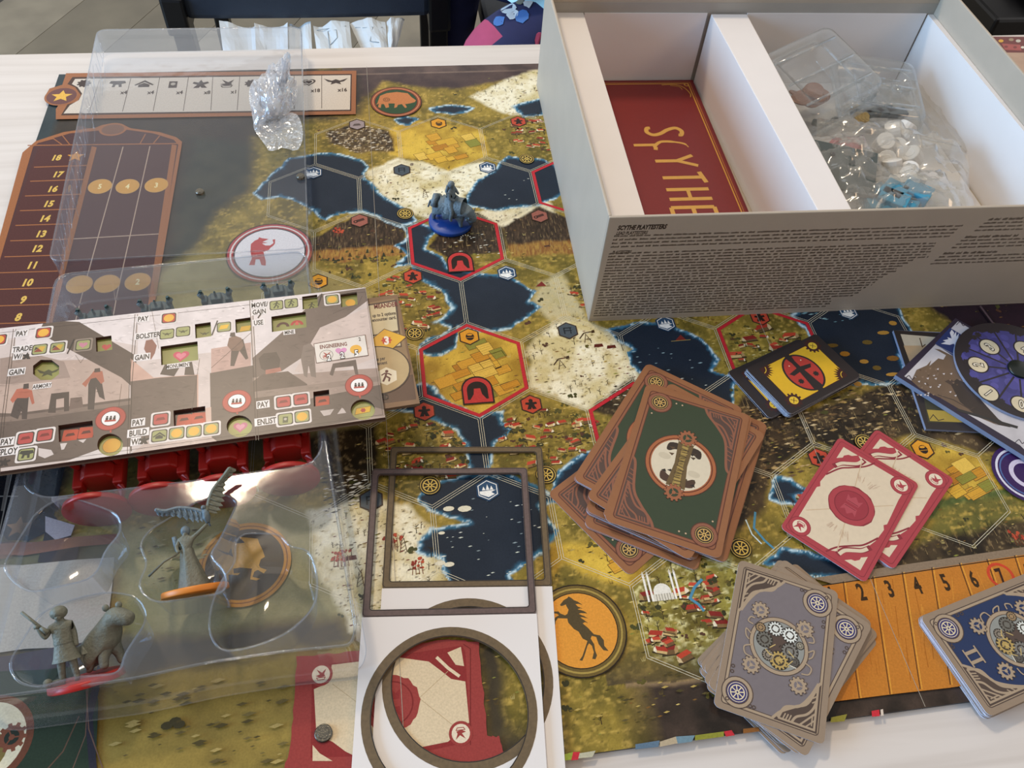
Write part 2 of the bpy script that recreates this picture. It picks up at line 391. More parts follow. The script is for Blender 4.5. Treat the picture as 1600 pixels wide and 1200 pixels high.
# the map's terrain
region([(735,152),(800,122),(850,104),(1000,100),(1000,240),(850,175),(800,180),(760,165)], 4, tundra)
region([(576,268),(622,248),(700,262),(752,252),(775,272),(745,290),(722,305),(745,345),(700,352),(650,336),(600,304),(580,290)], 3, tundra)
region([(735,332),(790,322),(850,300),(880,345),(790,358),(760,345)], 3, tundra)
region([(820,545),(862,505),(905,495),(960,522),(1000,560),(1000,600),(970,612),(917,639),(880,625),(830,602)], 4, tundra)
region([(845,440),(880,425),(915,500),(860,505),(835,470)], 5, lambda k, d: mixc(tundra(k), grass(k), n1[k]))
region([(480,800),(560,775),(640,790),(690,850),(690,930),(600,975),(545,985),(500,900)], 4, tundra)
region([(600,205),(640,188),(752,200),(762,240),(700,268),(660,252),(625,246),(585,232)], 3, wheat)
region([(790,255),(812,262),(830,285),(790,290)], 3, lambda k, d: grass(k, a='#7f8a3a'))
region([(655,548),(730,508),(812,536),(826,608),(750,650),(661,620)], 3, wheat)
region([(860,850),(930,845),(1010,870),(1010,910),(985,918),(880,885),(860,900)], 4, wheat)
region([(990,920),(1100,850),(1280,880),(1160,1050),(1100,1060),(1015,1030)], 3, lambda k, d: grass(k, a='#a89a48', c='#d8d09a'))
region([(490,372),(563,332),(630,352),(634,384),(560,394),(490,392)], 2, forest)
region([(490,392),(632,383),(634,398),(560,406),(490,411)], 2, rust)
region([(688,362),(721,322),(786,355),(788,392),(740,396),(700,402),(672,386)], 2, forest)
region([(786,355),(842,322),(905,345),(915,395),(790,385)], 2, forest)
region([(790,384),(915,372),(915,398),(800,400)], 3, rust)
region([(505,206),(560,193),(604,204),(618,236),(560,240),(520,226)], 3, rocks)
region([(450,690),(585,665),(590,755),(560,780),(520,790),(500,730)], 4, darkrock)
region([(1120,665),(1185,600),(1265,640),(1389,600),(1420,520),(1520,540),(1700,620),(1700,720),(1530,705),(1427,680),(1380,690),(1340,712),(1272,690),(1190,725),(1150,760)], 4, darkrock)
region([(1100,700),(1200,640),(1280,690),(1205,742),(1190,800),(1120,860)], 5, darkrock)
region([(990,590),(940,622),(920,640),(960,650),(1030,620)], 3, darkrock)
region([(1420,690),(1530,712),(1575,770),(1560,800),(1460,790),(1400,745)], 3, wheat)
region([(1460,780),(1570,760),(1590,800),(1530,812),(1440,812)], 3, lambda k, d: grass(k, a='#5e6a34', b='#4a5a30', c='#6d7a40'))
region([(1480,790),(1590,770),(1640,830),(1525,855),(1430,850)], 4, lambda k, d: grass(k, a='#7d7436', b='#5d5c2c'))
region([(1440,845),(1700,790),(1700,860),(1300,905),(1290,890)], 6, darkrock)
region([(1440,470),(1580,470),(1700,470),(1700,700),(1560,560),(1480,500)], 6, flat('#231a26', '#33202f'))
# water
LAKES = [
 [(396,300),(412,284),(436,262),(450,247),(490,240),(530,240),(560,248),(578,262),(572,280),(588,298),(612,312),(640,328),(650,345),(625,356),(600,345),(563,331),(525,336),(505,343),(470,316),(440,308),(410,312)],
 [(625,350),(660,348),(690,358),(672,372),(668,390),(690,400),(700,420),(770,428),(800,432),(840,452),(828,470),(850,480),(815,500),(800,512),(768,520),(720,512),(715,545),(690,560),(655,556),(656,540),(690,520),(700,512),(676,505),(692,492),(706,482),(690,455),(655,436),(640,416),(612,420),(634,398),(618,385),(636,370)],
 [(655,600),(672,604),(700,622),(752,648),(790,640),(788,660),(800,672),(778,690),(770,715),(764,740),(735,740),(728,700),(705,672),(668,655),(640,645),(600,640),(560,650),(520,655),(520,640),(600,628)],
 [(740,735),(764,738),(800,742),(860,770),(866,735),(900,712),(935,700),(990,690),(940,760),(905,775),(872,790),(850,790),(860,815),(872,830),(855,868),(820,880),(800,900),(810,925),(740,935),(700,915),(688,892),(690,870),(650,872),(646,848),(668,825),(730,815),(700,806),(668,800),(656,785),(672,762),(700,750)],
 [(775,255),(792,245),(850,250),(870,258),(900,290),(842,322),(770,328),(722,322),(728,300),(745,283),(765,272)],
 [(668,170),(700,163),(742,168),(730,176),(706,180),(680,176)],
 [(615,185),(640,180),(660,188),(640,196),(625,193)],
 [(940,515),(975,508),(1040,500),(1100,530),(1125,560),(1115,580),(1150,590),(1145,640),(1100,640),(1060,600),(1010,590),(985,572),(980,550),(990,545)],
 [(1235,495),(1260,470),(1400,470),(1425,520),(1410,560),(1420,600),(1389,604),(1330,600),(1290,585),(1260,520)],
 [(1210,742),(1235,745),(1262,765),(1245,775),(1255,790),(1225,790),(1200,780),(1205,760)],
 [(1215,855),(1260,862),(1330,880),(1340,910),(1260,905),(1190,880)],
 [(800,165),(850,150),(852,180),(820,185)],
]
for P in LAKES: region(P, 1.2, water)
region([(742,1005),(778,1005),(805,1200),(765,1200)], 9, flat('#453c2d', '#5a4f36'))
region([(742,1150),(880,1140),(880,1240),(742,1240)], 12, flat('#453c2d', '#5a4f36'))
# outer rock rims and edges
k = allk; crest = -446+(vn(X, Y*0, 16, 1, 3)-.5)*6
t = np.clip((crest-Y)/2.5, 0, 1)*np.clip((X-190)/25, 0, 1); C = mixc(C, mixc(L3('#2d2620')[None], L3('#54443a')[None], (n1-.3)*2), t)
C = mixc(C, L3('#8d755f')[None], np.clip(1-np.abs(Y-crest+1)/2.2, 0, 1)*.8*(X > 200))
C = mixc(C, L3('#463b33')[None], np.clip((Y-crest)/-1+26, 0, 26)/26*.0+np.clip(1-(Y-crest)/26, 0, 1)*(Y > crest)*.75*(X > 190))
crest2 = 131+(vn(X, Y*0+3, 20, 1, 3)-.5)*2.5
C = mixc(C, mixc(L3('#4a3d3b')[None], L3('#6a5751')[None], (n1-.3)*2), np.clip((Y-crest2)/1.5, 0, 1)*(X > 60))
C = mixc(C, L3('#9a8474')[None], np.clip(1-np.abs(Y-crest2)/1.3, 0, 1)*.6*(X > 60))
C = mixc(C, mixc(L3('#26353c')[None], L3('#3c484a')[None], n1), np.clip((-176-X)/6, 0, 1))
lum = C.mean(1, keepdims=True); C = np.clip(lum+(C-lum)*1.0, 0, 1); C = C*(.80+.35*np.clip(lum/.35, 0, 1))
# grid mesh, left out where the box stands
nr, nc = sh; idx = np.arange(X.size).reshape(sh)
q = np.stack([idx[1:, :-1], idx[1:, 1:], idx[:-1, 1:], idx[:-1, :-1]], -1).reshape(-1, 4)
cx, cy = X[q].mean(1), Y[q].mean(1)
q = q[~((cx > 262) & (cx < 560) & (cy > -165) & (cy < 70))]
me = bpy.data.meshes.new('map_painting'); me.vertices.add(X.size); me.vertices.foreach_set('co', (np.c_[X, Y, np.zeros(X.size)]*.001).ravel())
me.loops.add(q.size); me.loops.foreach_set('vertex_index', q.ravel().astype(np.int32))
me.polygons.add(len(q)); me.polygons.foreach_set('loop_start', (np.arange(len(q))*4).astype(np.int32)); me.update(calc_edges=True)
at = me.color_attributes.new('Col', 'FLOAT_COLOR', 'POINT'); at.data.foreach_set('color', np.c_[C, np.ones(len(C))].astype(np.float32).ravel())
me.materials.append(MATS['board_print']); link('map_painting', me, board)
del X, Y, WX, WY, n1, n2, n3, nv
# ---------------------------------------------------------------- what is printed over the painting
A = Art(.019)
PXT = lambda x, y: U(x, y); MMT = lambda x, y: (x, y)
rnd = random.Random(11)
def inpoly(x, y, P):
    c = False
    for i in range(len(P)):
        (x1, y1), (x2, y2) = P[i-1], P[i]
        if (y1 > y) != (y2 > y) and x < (x2-x1)*(y-y1)/(y2-y1)+x1: c = not c
    return c
def onboard(x, y): return BX0+3 < x < BX1-3 and BY0+3 < y < BY1-3 and not (262 < x < 560 and -165 < y < 70)
LK = [[U(*p) for p in P] for P in LAKES]
def wet(x, y): return any(inpoly(x, y, P) for P in LK)
def scatter(px, n, fn, dry=True):
    P = [U(*p) for p in px]; xs_ = [p[0] for p in P]; ys_ = [p[1] for p in P]; k = 0; t = 0
    while k < n and t < n*30:
        t += 1; x, y = rnd.uniform(min(xs_), max(xs_)), rnd.uniform(min(ys_), max(ys_))
        if inpoly(x, y, P) and onboard(x, y) and not (dry and wet(x, y)): fn(x, y); k += 1
def house(x, y, s=None):
    s = s or rnd.uniform(3.2, 5.6); a = rnd.uniform(-.35, .35); f = rnd.choice((-1, 1)); ca, sa = math.cos(a), math.sin(a)
    q = lambda u, v: (x+s*(u*ca*f-v*sa), y+s*(u*sa*f+v*ca))
    roof = rnd.choice(('#a8392a', '#9a3428', '#b8442e', '#842a24', '#c04c34')); wall = rnd.choice(('#c9ab74', '#8a6a42', '#d4b880', '#6e5436')); h_ = rnd.choice((.2, .3, .42))
    A.conv([q(-.7,-h_-.14), q(.9,-h_-.08), q(.9,-h_+.1), q(-.6,-h_+.1)], '#3f3420'); A.conv([q(-.6,-h_), q(.45,-h_), q(.45,0), q(-.6,0)], wall); A.conv([q(.45,-h_), q(.78,-h_*.6), q(.78,.1), q(.62,.32), q(.45,0)], rnd.choice(('#e8dcc0', '#c9b48a', '#a88a5c')))
    A.conv([q(-.7,-.02), q(.45,-.05), q(.64,.36), q(-.45,.4)], roof); A.up(0)
def tree(x, y, s=None, c=None):
    s = s or rnd.uniform(3.5, 7); c = c or rnd.choice(('#3a2e1c', '#4c3d24', '#2f2a1c'))
    A.line([(x, y), (x+rnd.uniform(-.4,.4), y+s)], [.5, .18], c)
    for k in range(4):
        t = rnd.uniform(.35, .85); d = rnd.choice((-1, 1)); A.line([(x, y+s*t), (x+d*s*.28, y+s*(t+.22))], [.28, .1], c)
def bush(x, y, s=None):
    s = s or rnd.uniform(1.5, 3.2); c = rnd.choice(('#4a4a26', '#3b3a22', '#5c5428', '#55392a'))
    for k in range(5): A.conv(circ(x+rnd.uniform(-s, s)*.8, y+rnd.uniform(-.4, .5)*s, s*rnd.uniform(.3, .5), 6), c)
def tuft(x, y):
    c = rnd.choice(('#5d4d28', '#6a5a30', '#3f351f', '#c9b878'))
    for k in range(4): A.line([(x+k*.5-1, y), (x+(k*.9-1.6)+rnd.uniform(-.3,.3), y+rnd.uniform(1.6, 3.2))], [.3, .08], c)
def pine(x, y, s=None):
    s = s or rnd.uniform(3, 5.5); c = rnd.choice(('#33351f', '#2a2b1c', '#45381f'))
    for k in range(3): A.conv([(x-s*(.34-.08*k), y+s*.25*k), (x+s*(.34-.08*k), y+s*.25*k), (x, y+s*(.25*k+.45))], c)
def fleck(cols, s0, s1):
    def f(x, y):
        s = rnd.uniform(s0, s1); A.conv([(x-s, y), (x-s*.2, y-s*.25), (x+s, y+s*.1), (x+s*.1, y+s*.35)], rnd.choice(cols))
    return f
A.up()
OPEN = [(490,180),(860,100),(1000,100),(1700,480),(1700,870),(870,1180),(500,1100),(560,700),(480,300)]
scatter(OPEN, 1500, fleck(('#6a5a2a', '#b59c55', '#51451f', '#c9b26a', '#7d5a2c', '#8a8a40'), .6, 2.0))
scatter(OPEN, 330, tuft); scatter(OPEN, 150, bush); A.up()
scatter(OPEN, 70, tree)
scatter([(492,405),(630,398),(690,440),(560,440)], 22, bush); scatter([(492,400),(632,392),(640,410),(570,445),(492,420)], 18, pine)
# forests: rows of bare trunks
for P, n in (([(492,380),(563,340),(625,355),(630,392),(492,400)], 90), ([(690,375),(721,330),(786,358),(785,395),(700,402)], 50), ([(790,375),(842,335),(900,345),(905,395),(792,398)], 70),
             ([(1130,670),(1185,610),(1390,620),(1420,540),(1600,650),(1590,690),(1430,672),(1340,700)], 160), ([(1460,850),(1620,800),(1640,850),(1400,880)], 40)):
    scatter(P, n, lambda x, y: A.line([(x, y), (x+rnd.uniform(-.5,.5), y+rnd.uniform(3, 8))], [.35, .1], rnd.choice(('#6e5a40', '#2a2018', '#8a7250', '#3a2c20', '#a08a60'))))
scatter([(1130,670),(1185,610),(1390,610),(1420,540),(1600,650),(1590,690),(1430,672),(1340,700),(1200,760)], 420, fleck(('#8f7a52', '#241b12', '#b89c6a', '#c9b48c', '#3a2c1c', '#5d4a30'), .8, 3.2))
scatter([(1130,600),(1400,600),(1400,700),(1200,760),(1120,800)], 120, fleck(('#241b12', '#6f583a', '#9a7f50'), 1, 3.5))
scatter([(505,206),(560,193),(604,204),(618,236),(560,240),(520,226)], 150, fleck(('#e9e2cf', '#f2ecdc', '#2e241a', '#d9cba8', '#3b2e20'), .7, 2.4))
scatter([(500,735),(590,740),(580,790),(510,810)], 140, fleck(('#e9e2cf', '#f2ecdc', '#1e1811', '#d9cba8', '#2b2118'), .8, 2.6))
scatter([(935,625),(960,600),(985,600),(970,640)], 40, fleck(('#e9e2cf', '#2e241a', '#d9cba8', '#3b2e20'), .7, 2.0))
scatter([(690,375),(740,345),(786,380),(786,420),(700,415)], 60, fleck(('#e9e2cf', '#7a6040', '#2e241a', '#a88a58'), .7, 2.2))
for P, n in (([(735,152),(800,122),(845,108),(845,240),(800,180)], 60), ([(590,262),(700,262),(770,275),(700,345),(600,304)], 60), ([(825,545),(880,505),(960,525),(1000,590),(917,636),(835,600)], 130), ([(490,800),(640,795),(690,850),(690,930),(545,985)], 150)):
    scatter(P, n, fleck(('#5d4a34', '#8d7a50', '#6f2f28', '#f2ecd8', '#a5946a'), .5, 1.7)); scatter(P, n//8, tree); scatter(P, n//8, tuft)
for x, y in ((613,988),(640,893),(700,893),(612,965),(531,888),(548,890)): pass
def redtree(px, py):
    x, y = U(px, py)
    for k in range(16): A.conv(circ(x+rnd.uniform(-4, 4), y+rnd.uniform(-1, 5), rnd.uniform(.6, 1.3), 6), rnd.choice(('#a8402c', '#8f3226', '#bd5236')))
    for k in range(4): A.line([(x-3+2*k, y-5), (x-2.4+1.6*k, y+2)], .4, '#6e3424')
for q in ((652,885),(610,848),(618,845),(530,873),(537,873),(528,363),(1590,840)): redtree(*q)
def derrick(px, py, s=9):
    x, y = U(px, py)
    for d in (-1, 1): A.line([(x+d*2, y-s/2), (x+d*.6, y+s/2)], .4, '#4a3524')
    for k in range(4): A.line([(x-2+.35*k, y-s/2+k*s/4), (x+2-.35*k-.3, y-s/2+(k+1)*s/4)], .3, '#4a3524')
    for k in range(4): A.line([(x, y+s/2), (x+rnd.uniform(-3, 3), y+s/2+rnd.uniform(1, 4))], [.4, .1], '#4a3524')
for q in ((563,905),(630,852),(664,303)): derrick(*q)
def pump(px, py):
    x, y = U(px, py); c = '#43301f'
    A.line([(x-5, y-1), (x-1, y+4), (x+6, y+5)], .9, c); A.line([(x-2, y-5), (x, y+3), (x+3, y-4)], .6, c); A.line([(x-1, y-2), (x+2, y-1)], .4, c); A.conv([(x+4.5,y+3.4),(x+7,y+3.8),(x+7,y+6.4),(x+5,y+6)], c)
pump(916,527); pump(876,568)
for q in ((935,540),(955,542),(548,872)):
    x, y = U(*q); A.conv([(x-3.5,y-1.5),(x+3.5,y-1.2),(x+3,y+1.6),(x-2.6,y+1.4)], '#5d2a22')
A.up()
# fields
for P, n, vert in (([(600,205),(752,202),(762,240),(700,268),(630,246)], 7, 0), ([(672,575),(735,520),(806,545),(820,606),(750,645),(672,612)], 12, 1), ([(880,860),(985,855),(1005,880),(985,910)], 5, 0), ([(1440,700),(1530,715),(1570,770),(1560,795),(1470,790)], 7, 1)):
    Pm = [U(*p) for p in P]; x0, x1 = min(p[0] for p in Pm), max(p[0] for p in Pm); y0, y1 = min(p[1] for p in Pm), max(p[1] for p in Pm)
    for k in range(n*6):
        x, y = rnd.uniform(x0, x1), rnd.uniform(y0, y1); L_ = rnd.uniform(8, 16); h = rnd.uniform(5, 9); s = .35
        q = [(x, y), (x+L_, y+L_*s), (x+L_-h*.4, y+L_*s+h), (x-h*.5, y+h)]
        if all(inpoly(a, b, Pm) and not wet(a, b) for a, b in q):
            A.conv(q, rnd.choice(('#d9ad3e', '#c98f2c', '#e2bd55', '#b87f2a', '#8c8a3a', '#d4a038'))); A.line(q, .35, '#6e5426', closed=True)
            for j in range(1, 5):
                if rnd.random() < .6: A.line([(x-h*.5*j/5, y+h*j/5), (x+L_-h*.4*j/5, y+L_*s+h*j/5)], .16, '#8a6a2c')
A.up()
TOWNS = (([(580,455),(640,420),(690,450),(680,480),(700,500),(660,530),(600,520)], 26), ([(590,690),(640,650),(735,680),(745,730),(690,750),(600,745)], 30), ([(780,660),(880,630),(930,660),(930,700),(850,735),(780,700)], 30), ([(800,190),(848,180),(855,235),(800,230)], 14),
         ([(1135,520),(1200,500),(1270,530),(1265,580),(1160,590)], 16), ([(1000,925),(1090,880),(1160,890),(1120,1000),(1060,1040),(1015,1010)], 22), ([(1230,770),(1290,740),(1300,850),(1220,840)], 8), ([(790,200),(850,190),(860,240)], 5), ([(885,450),(905,440),(915,480)], 4))
for P, n in TOWNS: scatter(P, n, house); scatter(P, n//2, tree); scatter(P, n*2, tuft); scatter(P, n*3, fleck(('#4f4522', '#c9b26a', '#6b5c2a', '#3f3a1e', '#d8c98a'), .6, 2.2)); scatter(P, n, bush)
for q in ((1192,512),(1172,530),(1215,545),(1150,555),(1185,570),(1235,525),(1250,560)):
    x, y = U(*q); house(x, y, 8)
for q in ((1062,925),(1025,992),(1045,1015),(1070,1025),(1083,951),(1118,962),(1128,975),(1110,912),(1012,930)):
    x, y = U(*q); house(x, y, 6.5)
# mosque on the town hexagon
x, y = U(1035, 925); A.up(); A.conv(circ(x, y, 5.2, 16), '#e8e4d8'); A.rect(x-6, y-5, x+6, y-1, '#dcd6c6')
for d in (-9, -6.5, 7, 9.5): A.rect(x+d-.6, y-5, x+d+.6, y+11, '#efece2'); A.conv([(x+d-.8,y+11),(x+d+.8,y+11),(x+d,y+13.5)], '#d0cabc')
for k in range(6): A.line([(x-4+k*1.6, y-5), (x-4+k*1.6, y-1)], .4, '#8a8578')
A.line([U(1097,905), U(1085,918), U(1078,935), U(1092,945), U(1100,955)], 1.6, '#4f8aa8')
A.line([U(1180,800), U(1178,825), U(1195,845), U(1210,858)], 1.4, '#4f8aa8'); A.line([U(1165,812), U(1175,835), U(1190,850)], .8, '#c8dfe8')
# islets and boats
for q in ((1255,560),(1273,592),(1320,553),(1355,535),(1380,520),(1370,575),(1395,560),(1395,585),(1350,565),(1340,600),(1300,540),(1395,505)):
    x, y = U(*q); A.conv(circ(x, y, rnd.uniform(3, 5.5), 9, rnd.uniform(1.4, 2.6)), rnd.choice(('#a8772c', '#8a5f2a', '#b98a3c', '#6f5a2a')))
scatter([(1240,490),(1270,475),(1340,478),(1330,510)], 22, fleck(('#8fb4bc', '#6f98a4', '#c8d8d8'), 1, 3), dry=False)
scatter([(770,740),(850,790),(860,860),(760,920),(690,880),(700,800)], 40, fleck(('#dfe4dc', '#8a9aa0', '#cfd6c8'), .5, 1.8), dry=False)
for q, s in (((701,795),3.4),((726,795),4.2),((690,833),2),((688,880),3),((702,882),3)):
    x, y = U(*q); A.conv(circ(x, y, s, 10, s*.5), '#e2dcc4')
scatter([(680,290),(760,260),(830,270),(830,310),(740,320)], 12, fleck(('#dfe4dc',), .6, 1.6), dry=False)
scatter([(985,540),(1100,545),(1110,610),(1010,590)], 18, fleck(('#cfdde0', '#9ab4bc'), .6, 2), dry=False)
for q, s in (((1063,530),4), ((845,446),4)):
    x, y = U(*q); A.conv([(x-s, y-1), (x+s, y-1), (x+s*.3, y+s)], '#7c2c26'); A.line([(x-s*1.8, y-1.4), (x+s*1.8, y-1.2)], .5, '#a59058')
A.up()
# hexagon lattice
HEX = [(2,.5),(4,.5),(6,.5),(1,-1),(3,-1),(5,-1),(7,-1),(2,-2.5),(4,-2.5),(6,-2.5),(1,-4),(3,-4),(5,-4),(7,-4),(9,-4),(11,-4),(2,-5.5),(4,-5.5),(6,-5.5),(8,-5.5),(10,-5.5),(12,-5.5),(1,-7),
       (3,-7),(5,-7),(7,-7),(9,-7),(11,-7),(13,-7),(2,-8.5),(4,-8.5),(6,-8.5),(8,-8.5),(10,-8.5),(12,-8.5),(7,-10)]
def hexpts(i, y, ins=0.0):
    cx, cy = HX(i, y); r = 41.3-ins/math.cos(R(30)); return [(cx+r*math.cos(R(90+60*k)), cy+r*math.sin(R(90+60*k))) for k in range(6)]
LC = '#ddd6bc'
for h in HEX: A.line(hexpts(*h, 1.4), .28, LC, closed=True)
A.up()
for h in HEX: A.line(hexpts(*h, 0), .28, LC, closed=True)
A.up()
for h in ((4,-2.5),(4,-5.5),(7,-1),(7,-7),(10,-5.5)):
    A.line(hexpts(*h, 1.9), 2.5, '#c02c36', closed=True)
A.up()
def hexicon(px, py, fill, kind, r=8.0, rim='#3a2a20'):
    x, y = U(px, py); H = lambda q: [(x+q*math.cos(R(90+60*k)), y+q*math.sin(R(90+60*k))) for k in range(6)]
    A.conv(H(r), rim); A.up(); A.conv(H(r-1), fill); A.up()
    if kind == 'worker':
        P = [(-.5,-4),(-3.2,-4),(-1.8,-.4),(-4,.2),(-3.6,1.8),(-1.3,1.6),(-1.4,3.6),(0,4.6),(1.4,3.6),(1.3,1.6),(3.6,1.8),(4,.2),(1.8,-.4),(3.2,-4),(.5,-4),(0,-2.2)]
        A.poly([(x+a, y+b) for a, b in P], '#2c211c')
    elif kind == 'barrel': A.conv(circ(x+.5, y-.3, 3, 12, 3.4), '#2c211c'); A.up(); A.conv(circ(x+.5, y+1.5, 2, 10, .9), fill); A.line([(x-2.2,y-1),(x+3.2,y-1)], .35, fill)
    elif kind == 'oil': A.line([(x-2.5,y-3),(x-2.5,y+3)], 1, '#20262c'); A.line([(x-3,y),(x+3,y)], .8, '#20262c'); A.line([(x+2,y-3),(x+2,y+3)], .8, '#20262c'); A.rect(x-3,y+2,x+3,y+3,'#20262c')
    elif kind == 'wood': A.line([(x-3.5,y-1.2),(x+3.5,y+1.6)], 2.6, '#4d2f28'); A.disc(x-3.2, y-1.2, 1.7, '#2f1d18', 10); A.up(); A.disc(x-3.2, y-1.2, .8, fill, 8)
    elif kind == 'metal': A.conv([(x-4,y-2),(x+3.5,y-1.5),(x+2,y+1.5),(x-2.5,y+1)], '#5a4f4c')
    elif kind == 'lake':
        A.line(H(r-1.5), .5, '#f2f2ee', closed=True)
        A.poly([(x+a, y+b) for a, b in ((-5,-.6),(5,-.2),(2,-1.6),(4,-3.2),(0,-5),(-5,-2.6))], '#f2f2ee')
        for d, h in ((-2.4, 2.6), (0, 4), (2.4, 2.8)): A.conv([(x+d-1.1,y),(x+d+1.1,y),(x+d,y+h)], '#f2f2ee')
    A.up(-2)
for q in ((645,432),(663,643),(830,632),(810,190),(1280,716),(1187,496)): hexicon(*q, '#c04a34', 'worker')
for q in ((685,193),(733,526),(497,440),(1441,702)): hexicon(*q, '#dd9a2c', 'barrel')
for q in ((628,266),(887,517),(580,782)): hexicon(*q, '#48525a', 'oil')
for q in ((562,345),(843,338)): hexicon(*q, '#9c5f52', 'wood')
hexicon(558, 195, '#9c8f92', 'metal')
for q in ((762,262),(490,270),(792,427),(762,766),(1040,506),(1325,488)): hexicon(*q, '#34506e', 'lake', 8, '#27405c')
A.up(2)
for q in ((633,334),(648,521),(672,759),(853,742),(1157,857),(823,249),(1350,692)):
    x, y = U(*q); A.wheel(x, y, 6.6, '#d8b85e', '#2b2418')
def arch(px, py, s=10):
    x, y = U(px, py)
    def sh(r, b): return [(x-r, y-b), (x+r, y-b)]+[(x+r*math.cos(R(a)), y+b*.25+r*math.sin(R(a))) for a in range(0, 181, 15)]
    A.conv(sh(s, s*.95), '#2c211c'); A.up(); A.conv(sh(s*.9, s*.85), '#c23c3a'); A.up(); A.conv(sh(s*.66, s*.6), '#2c211c'); A.up()
    A.conv([(x-s*.66,y-s*.85),(x+s*.66,y-s*.85),(x+s*.26,y-s*.2),(x+s*.2,y+s*.25),(x-s*.2,y+s*.25),(x-s*.26,y-s*.2)], '#c23c3a'); A.up(-3)
arch(719, 412); arch(746, 613, 10.5)
x, y = U(728, 374)
for k in range(7): a = R(180*k/6); A.conv(circ(x+4*math.cos(a), y+4*math.sin(a), .6, 6), '#e8d8c0')
A.up(2)
# --- emblems
def medal(px, py, r, rim, rim2, fill):
    x, y = U(px, py); A.disc(x, y, r*1.03, '#2c2218', 40); A.up(); A.disc(x, y, r, rim, 40); A.up(); A.ring(x, y, r*.9, r*.94, rim2, 40); A.up(); A.disc(x, y, r*.84, '#2a2118', 40); A.up(); A.disc(x, y, r*.82, fill, 40); A.up(); return x, y
medal(619, 160, 22.5, '#8f4a30', '#c98860', '#2f4a2e')
A.T = PXT
A.poly([(590,162),(594,151),(604,147),(620,145),(637,147),(643,153),(650,158),(648,161),(640,163),(633,164),(636,169),(633,170),(628,164),(622,165),(620,169),(616,170),(617,163),(607,163),(608,169),(603,170),(600,164),(596,164),(595,170),(591,169),(592,163),(588,165)], '#c07a48')
A.up(); A.T = MMT; x, y = U(604, 157); A.ring(x, y, 1.2, 1.7, '#4a3020', 14); A.ring(x, y, 2.6, 3.1, '#4a3020', 14)
x, y = medal(905, 985, 25.5, '#6d5a2e', '#a8904a', '#dd963a'); A.T = PXT
hz = lambda L_: [(800+a/4, 900+b/4) for a, b in L_]
A.poly(hz([(352,132),(345,142),(322,155),(298,185),(305,192),(318,190),(335,182),(340,195),(352,215),(345,240),(330,250),(300,238),(290,226),(235,226),(235,236),(280,240),(292,250),(270,262),(252,300),(262,318),(270,305),(272,288),(285,268),(345,270),(350,295),(385,335),(415,352),(440,395),(470,410),(450,470),(438,505),(420,530),(438,534),(452,500),(470,440),(480,425),(498,440),(510,480),(500,522),(520,524),(530,500),(518,470),(512,430),(490,395),(497,378),(525,385),(540,430),(570,468),(602,472),(575,440),(572,405),(548,375),(510,368),(475,330),(440,300),(455,292),(475,300),(450,280),(425,262),(440,262),(475,270),(450,255),(415,240),(430,236),(470,238),(445,222),(408,212),(425,206),(442,208),(410,195),(395,180),(412,178),(440,185),(410,165),(385,155),(370,142)]), '#54472e')
A.up(); A.T = MMT
x, y = medal(422, 396, 31, '#b04444', '#e8dcd8', '#ece8ea'); A.ring(x, y, 25.5, 26.5, '#3a3436', 40); A.up(); A.T = PXT
hz = lambda L_: [(280+a/6.667, 350+b/6.667) for a, b in L_]
A.poly(hz([(835,150),(870,160),(935,168),(900,185),(870,200),(930,205),(865,215),(900,235),(950,235),(985,210),(975,175),(1003,170),(1000,215),(985,235),(950,262),(935,285),(880,300),(905,400),(905,445),(860,440),(840,380),(800,380),(790,440),(730,440),(760,370),(745,300),(750,220),(790,185),(825,170)]), '#c04848')
A.up(); A.T = MMT
x, y = U(383, 882); A.disc(x, y, 25.5, '#4d4234', 40); A.up(); A.ring(x, y, 21.5, 25.5, '#c98a2c', 44); A.up(); A.ring(x, y, 23.0, 23.7, '#8f5a20', 44); A.up(); A.T = PXT
hz = lambda L_: [(200+a*220/1200, 780+b*220/1200) for a, b in L_]
A.poly(hz([(845,405),(895,390),(905,350),(925,385),(1000,380),(950,330),(1010,335),(1110,345),(1120,380),(1150,440),(1170,500),(1135,520),(1120,570),(1130,590),(1185,610),(1160,640),(1110,610),(1080,625),(1065,670),(1130,685),(1100,700),(1045,690),(1060,600),(960,590),(900,600),(905,640),(960,635),(940,655),(860,650),(865,700),(835,705),(800,600),(740,545),(800,490),(860,480),(900,500),(890,460),(885,430)]), '#c9963c')
A.up(); A.T = MMT
x, y = U(1602, 742); A.disc(x, y, 22, '#3a2358', 40); A.up(); A.ring(x, y, 18, 19.5, '#d8d8e8', 44); A.ring(x, y, 16, 17, '#4f6aa0', 44); A.up(); A.ring(x, y, 8, 11, '#cfc8e0', 40, a0=60, a1=250); A.up(-14)
# --- star track along the far edge
A.T = PXT; A.up()
COPPER = '#9c6440'
A.poly([(104,116),(557,112),(556,180),(88,188),(88,172),(96,160),(80,160),(72,150),(78,140),(98,134)], COPPER); A.up()
A.poly([(114,122),(550,117),(549,175),(96,182),(106,165),(122,160),(127,150),(118,138),(106,133)], '#4a3328'); A.up()
A.poly([(118,125),(548,119),(547,173),(100,179),(110,166),(124,158),(129,148),(122,138),(113,133)], '#cfc4b6'); A.up()
TX = [(156,127,140,177),(205,124,192,176),(250,123,240,175),(295,122,287,175),(333,121,330,174),(375,121,371,174),(417,120,415,173),(460,120,460,172),(503,119,503,171)]
for a, b, c_, d in TX[:]: A.line([(a, b), (c_, d)], .9, '#4a3a34')
A.T = MMT; x, y = U(97, 152); A.up(); A.disc(x, y, 14, COPPER, 30); A.up(); A.disc(x, y, 12.3, '#6a4440', 30); A.up()
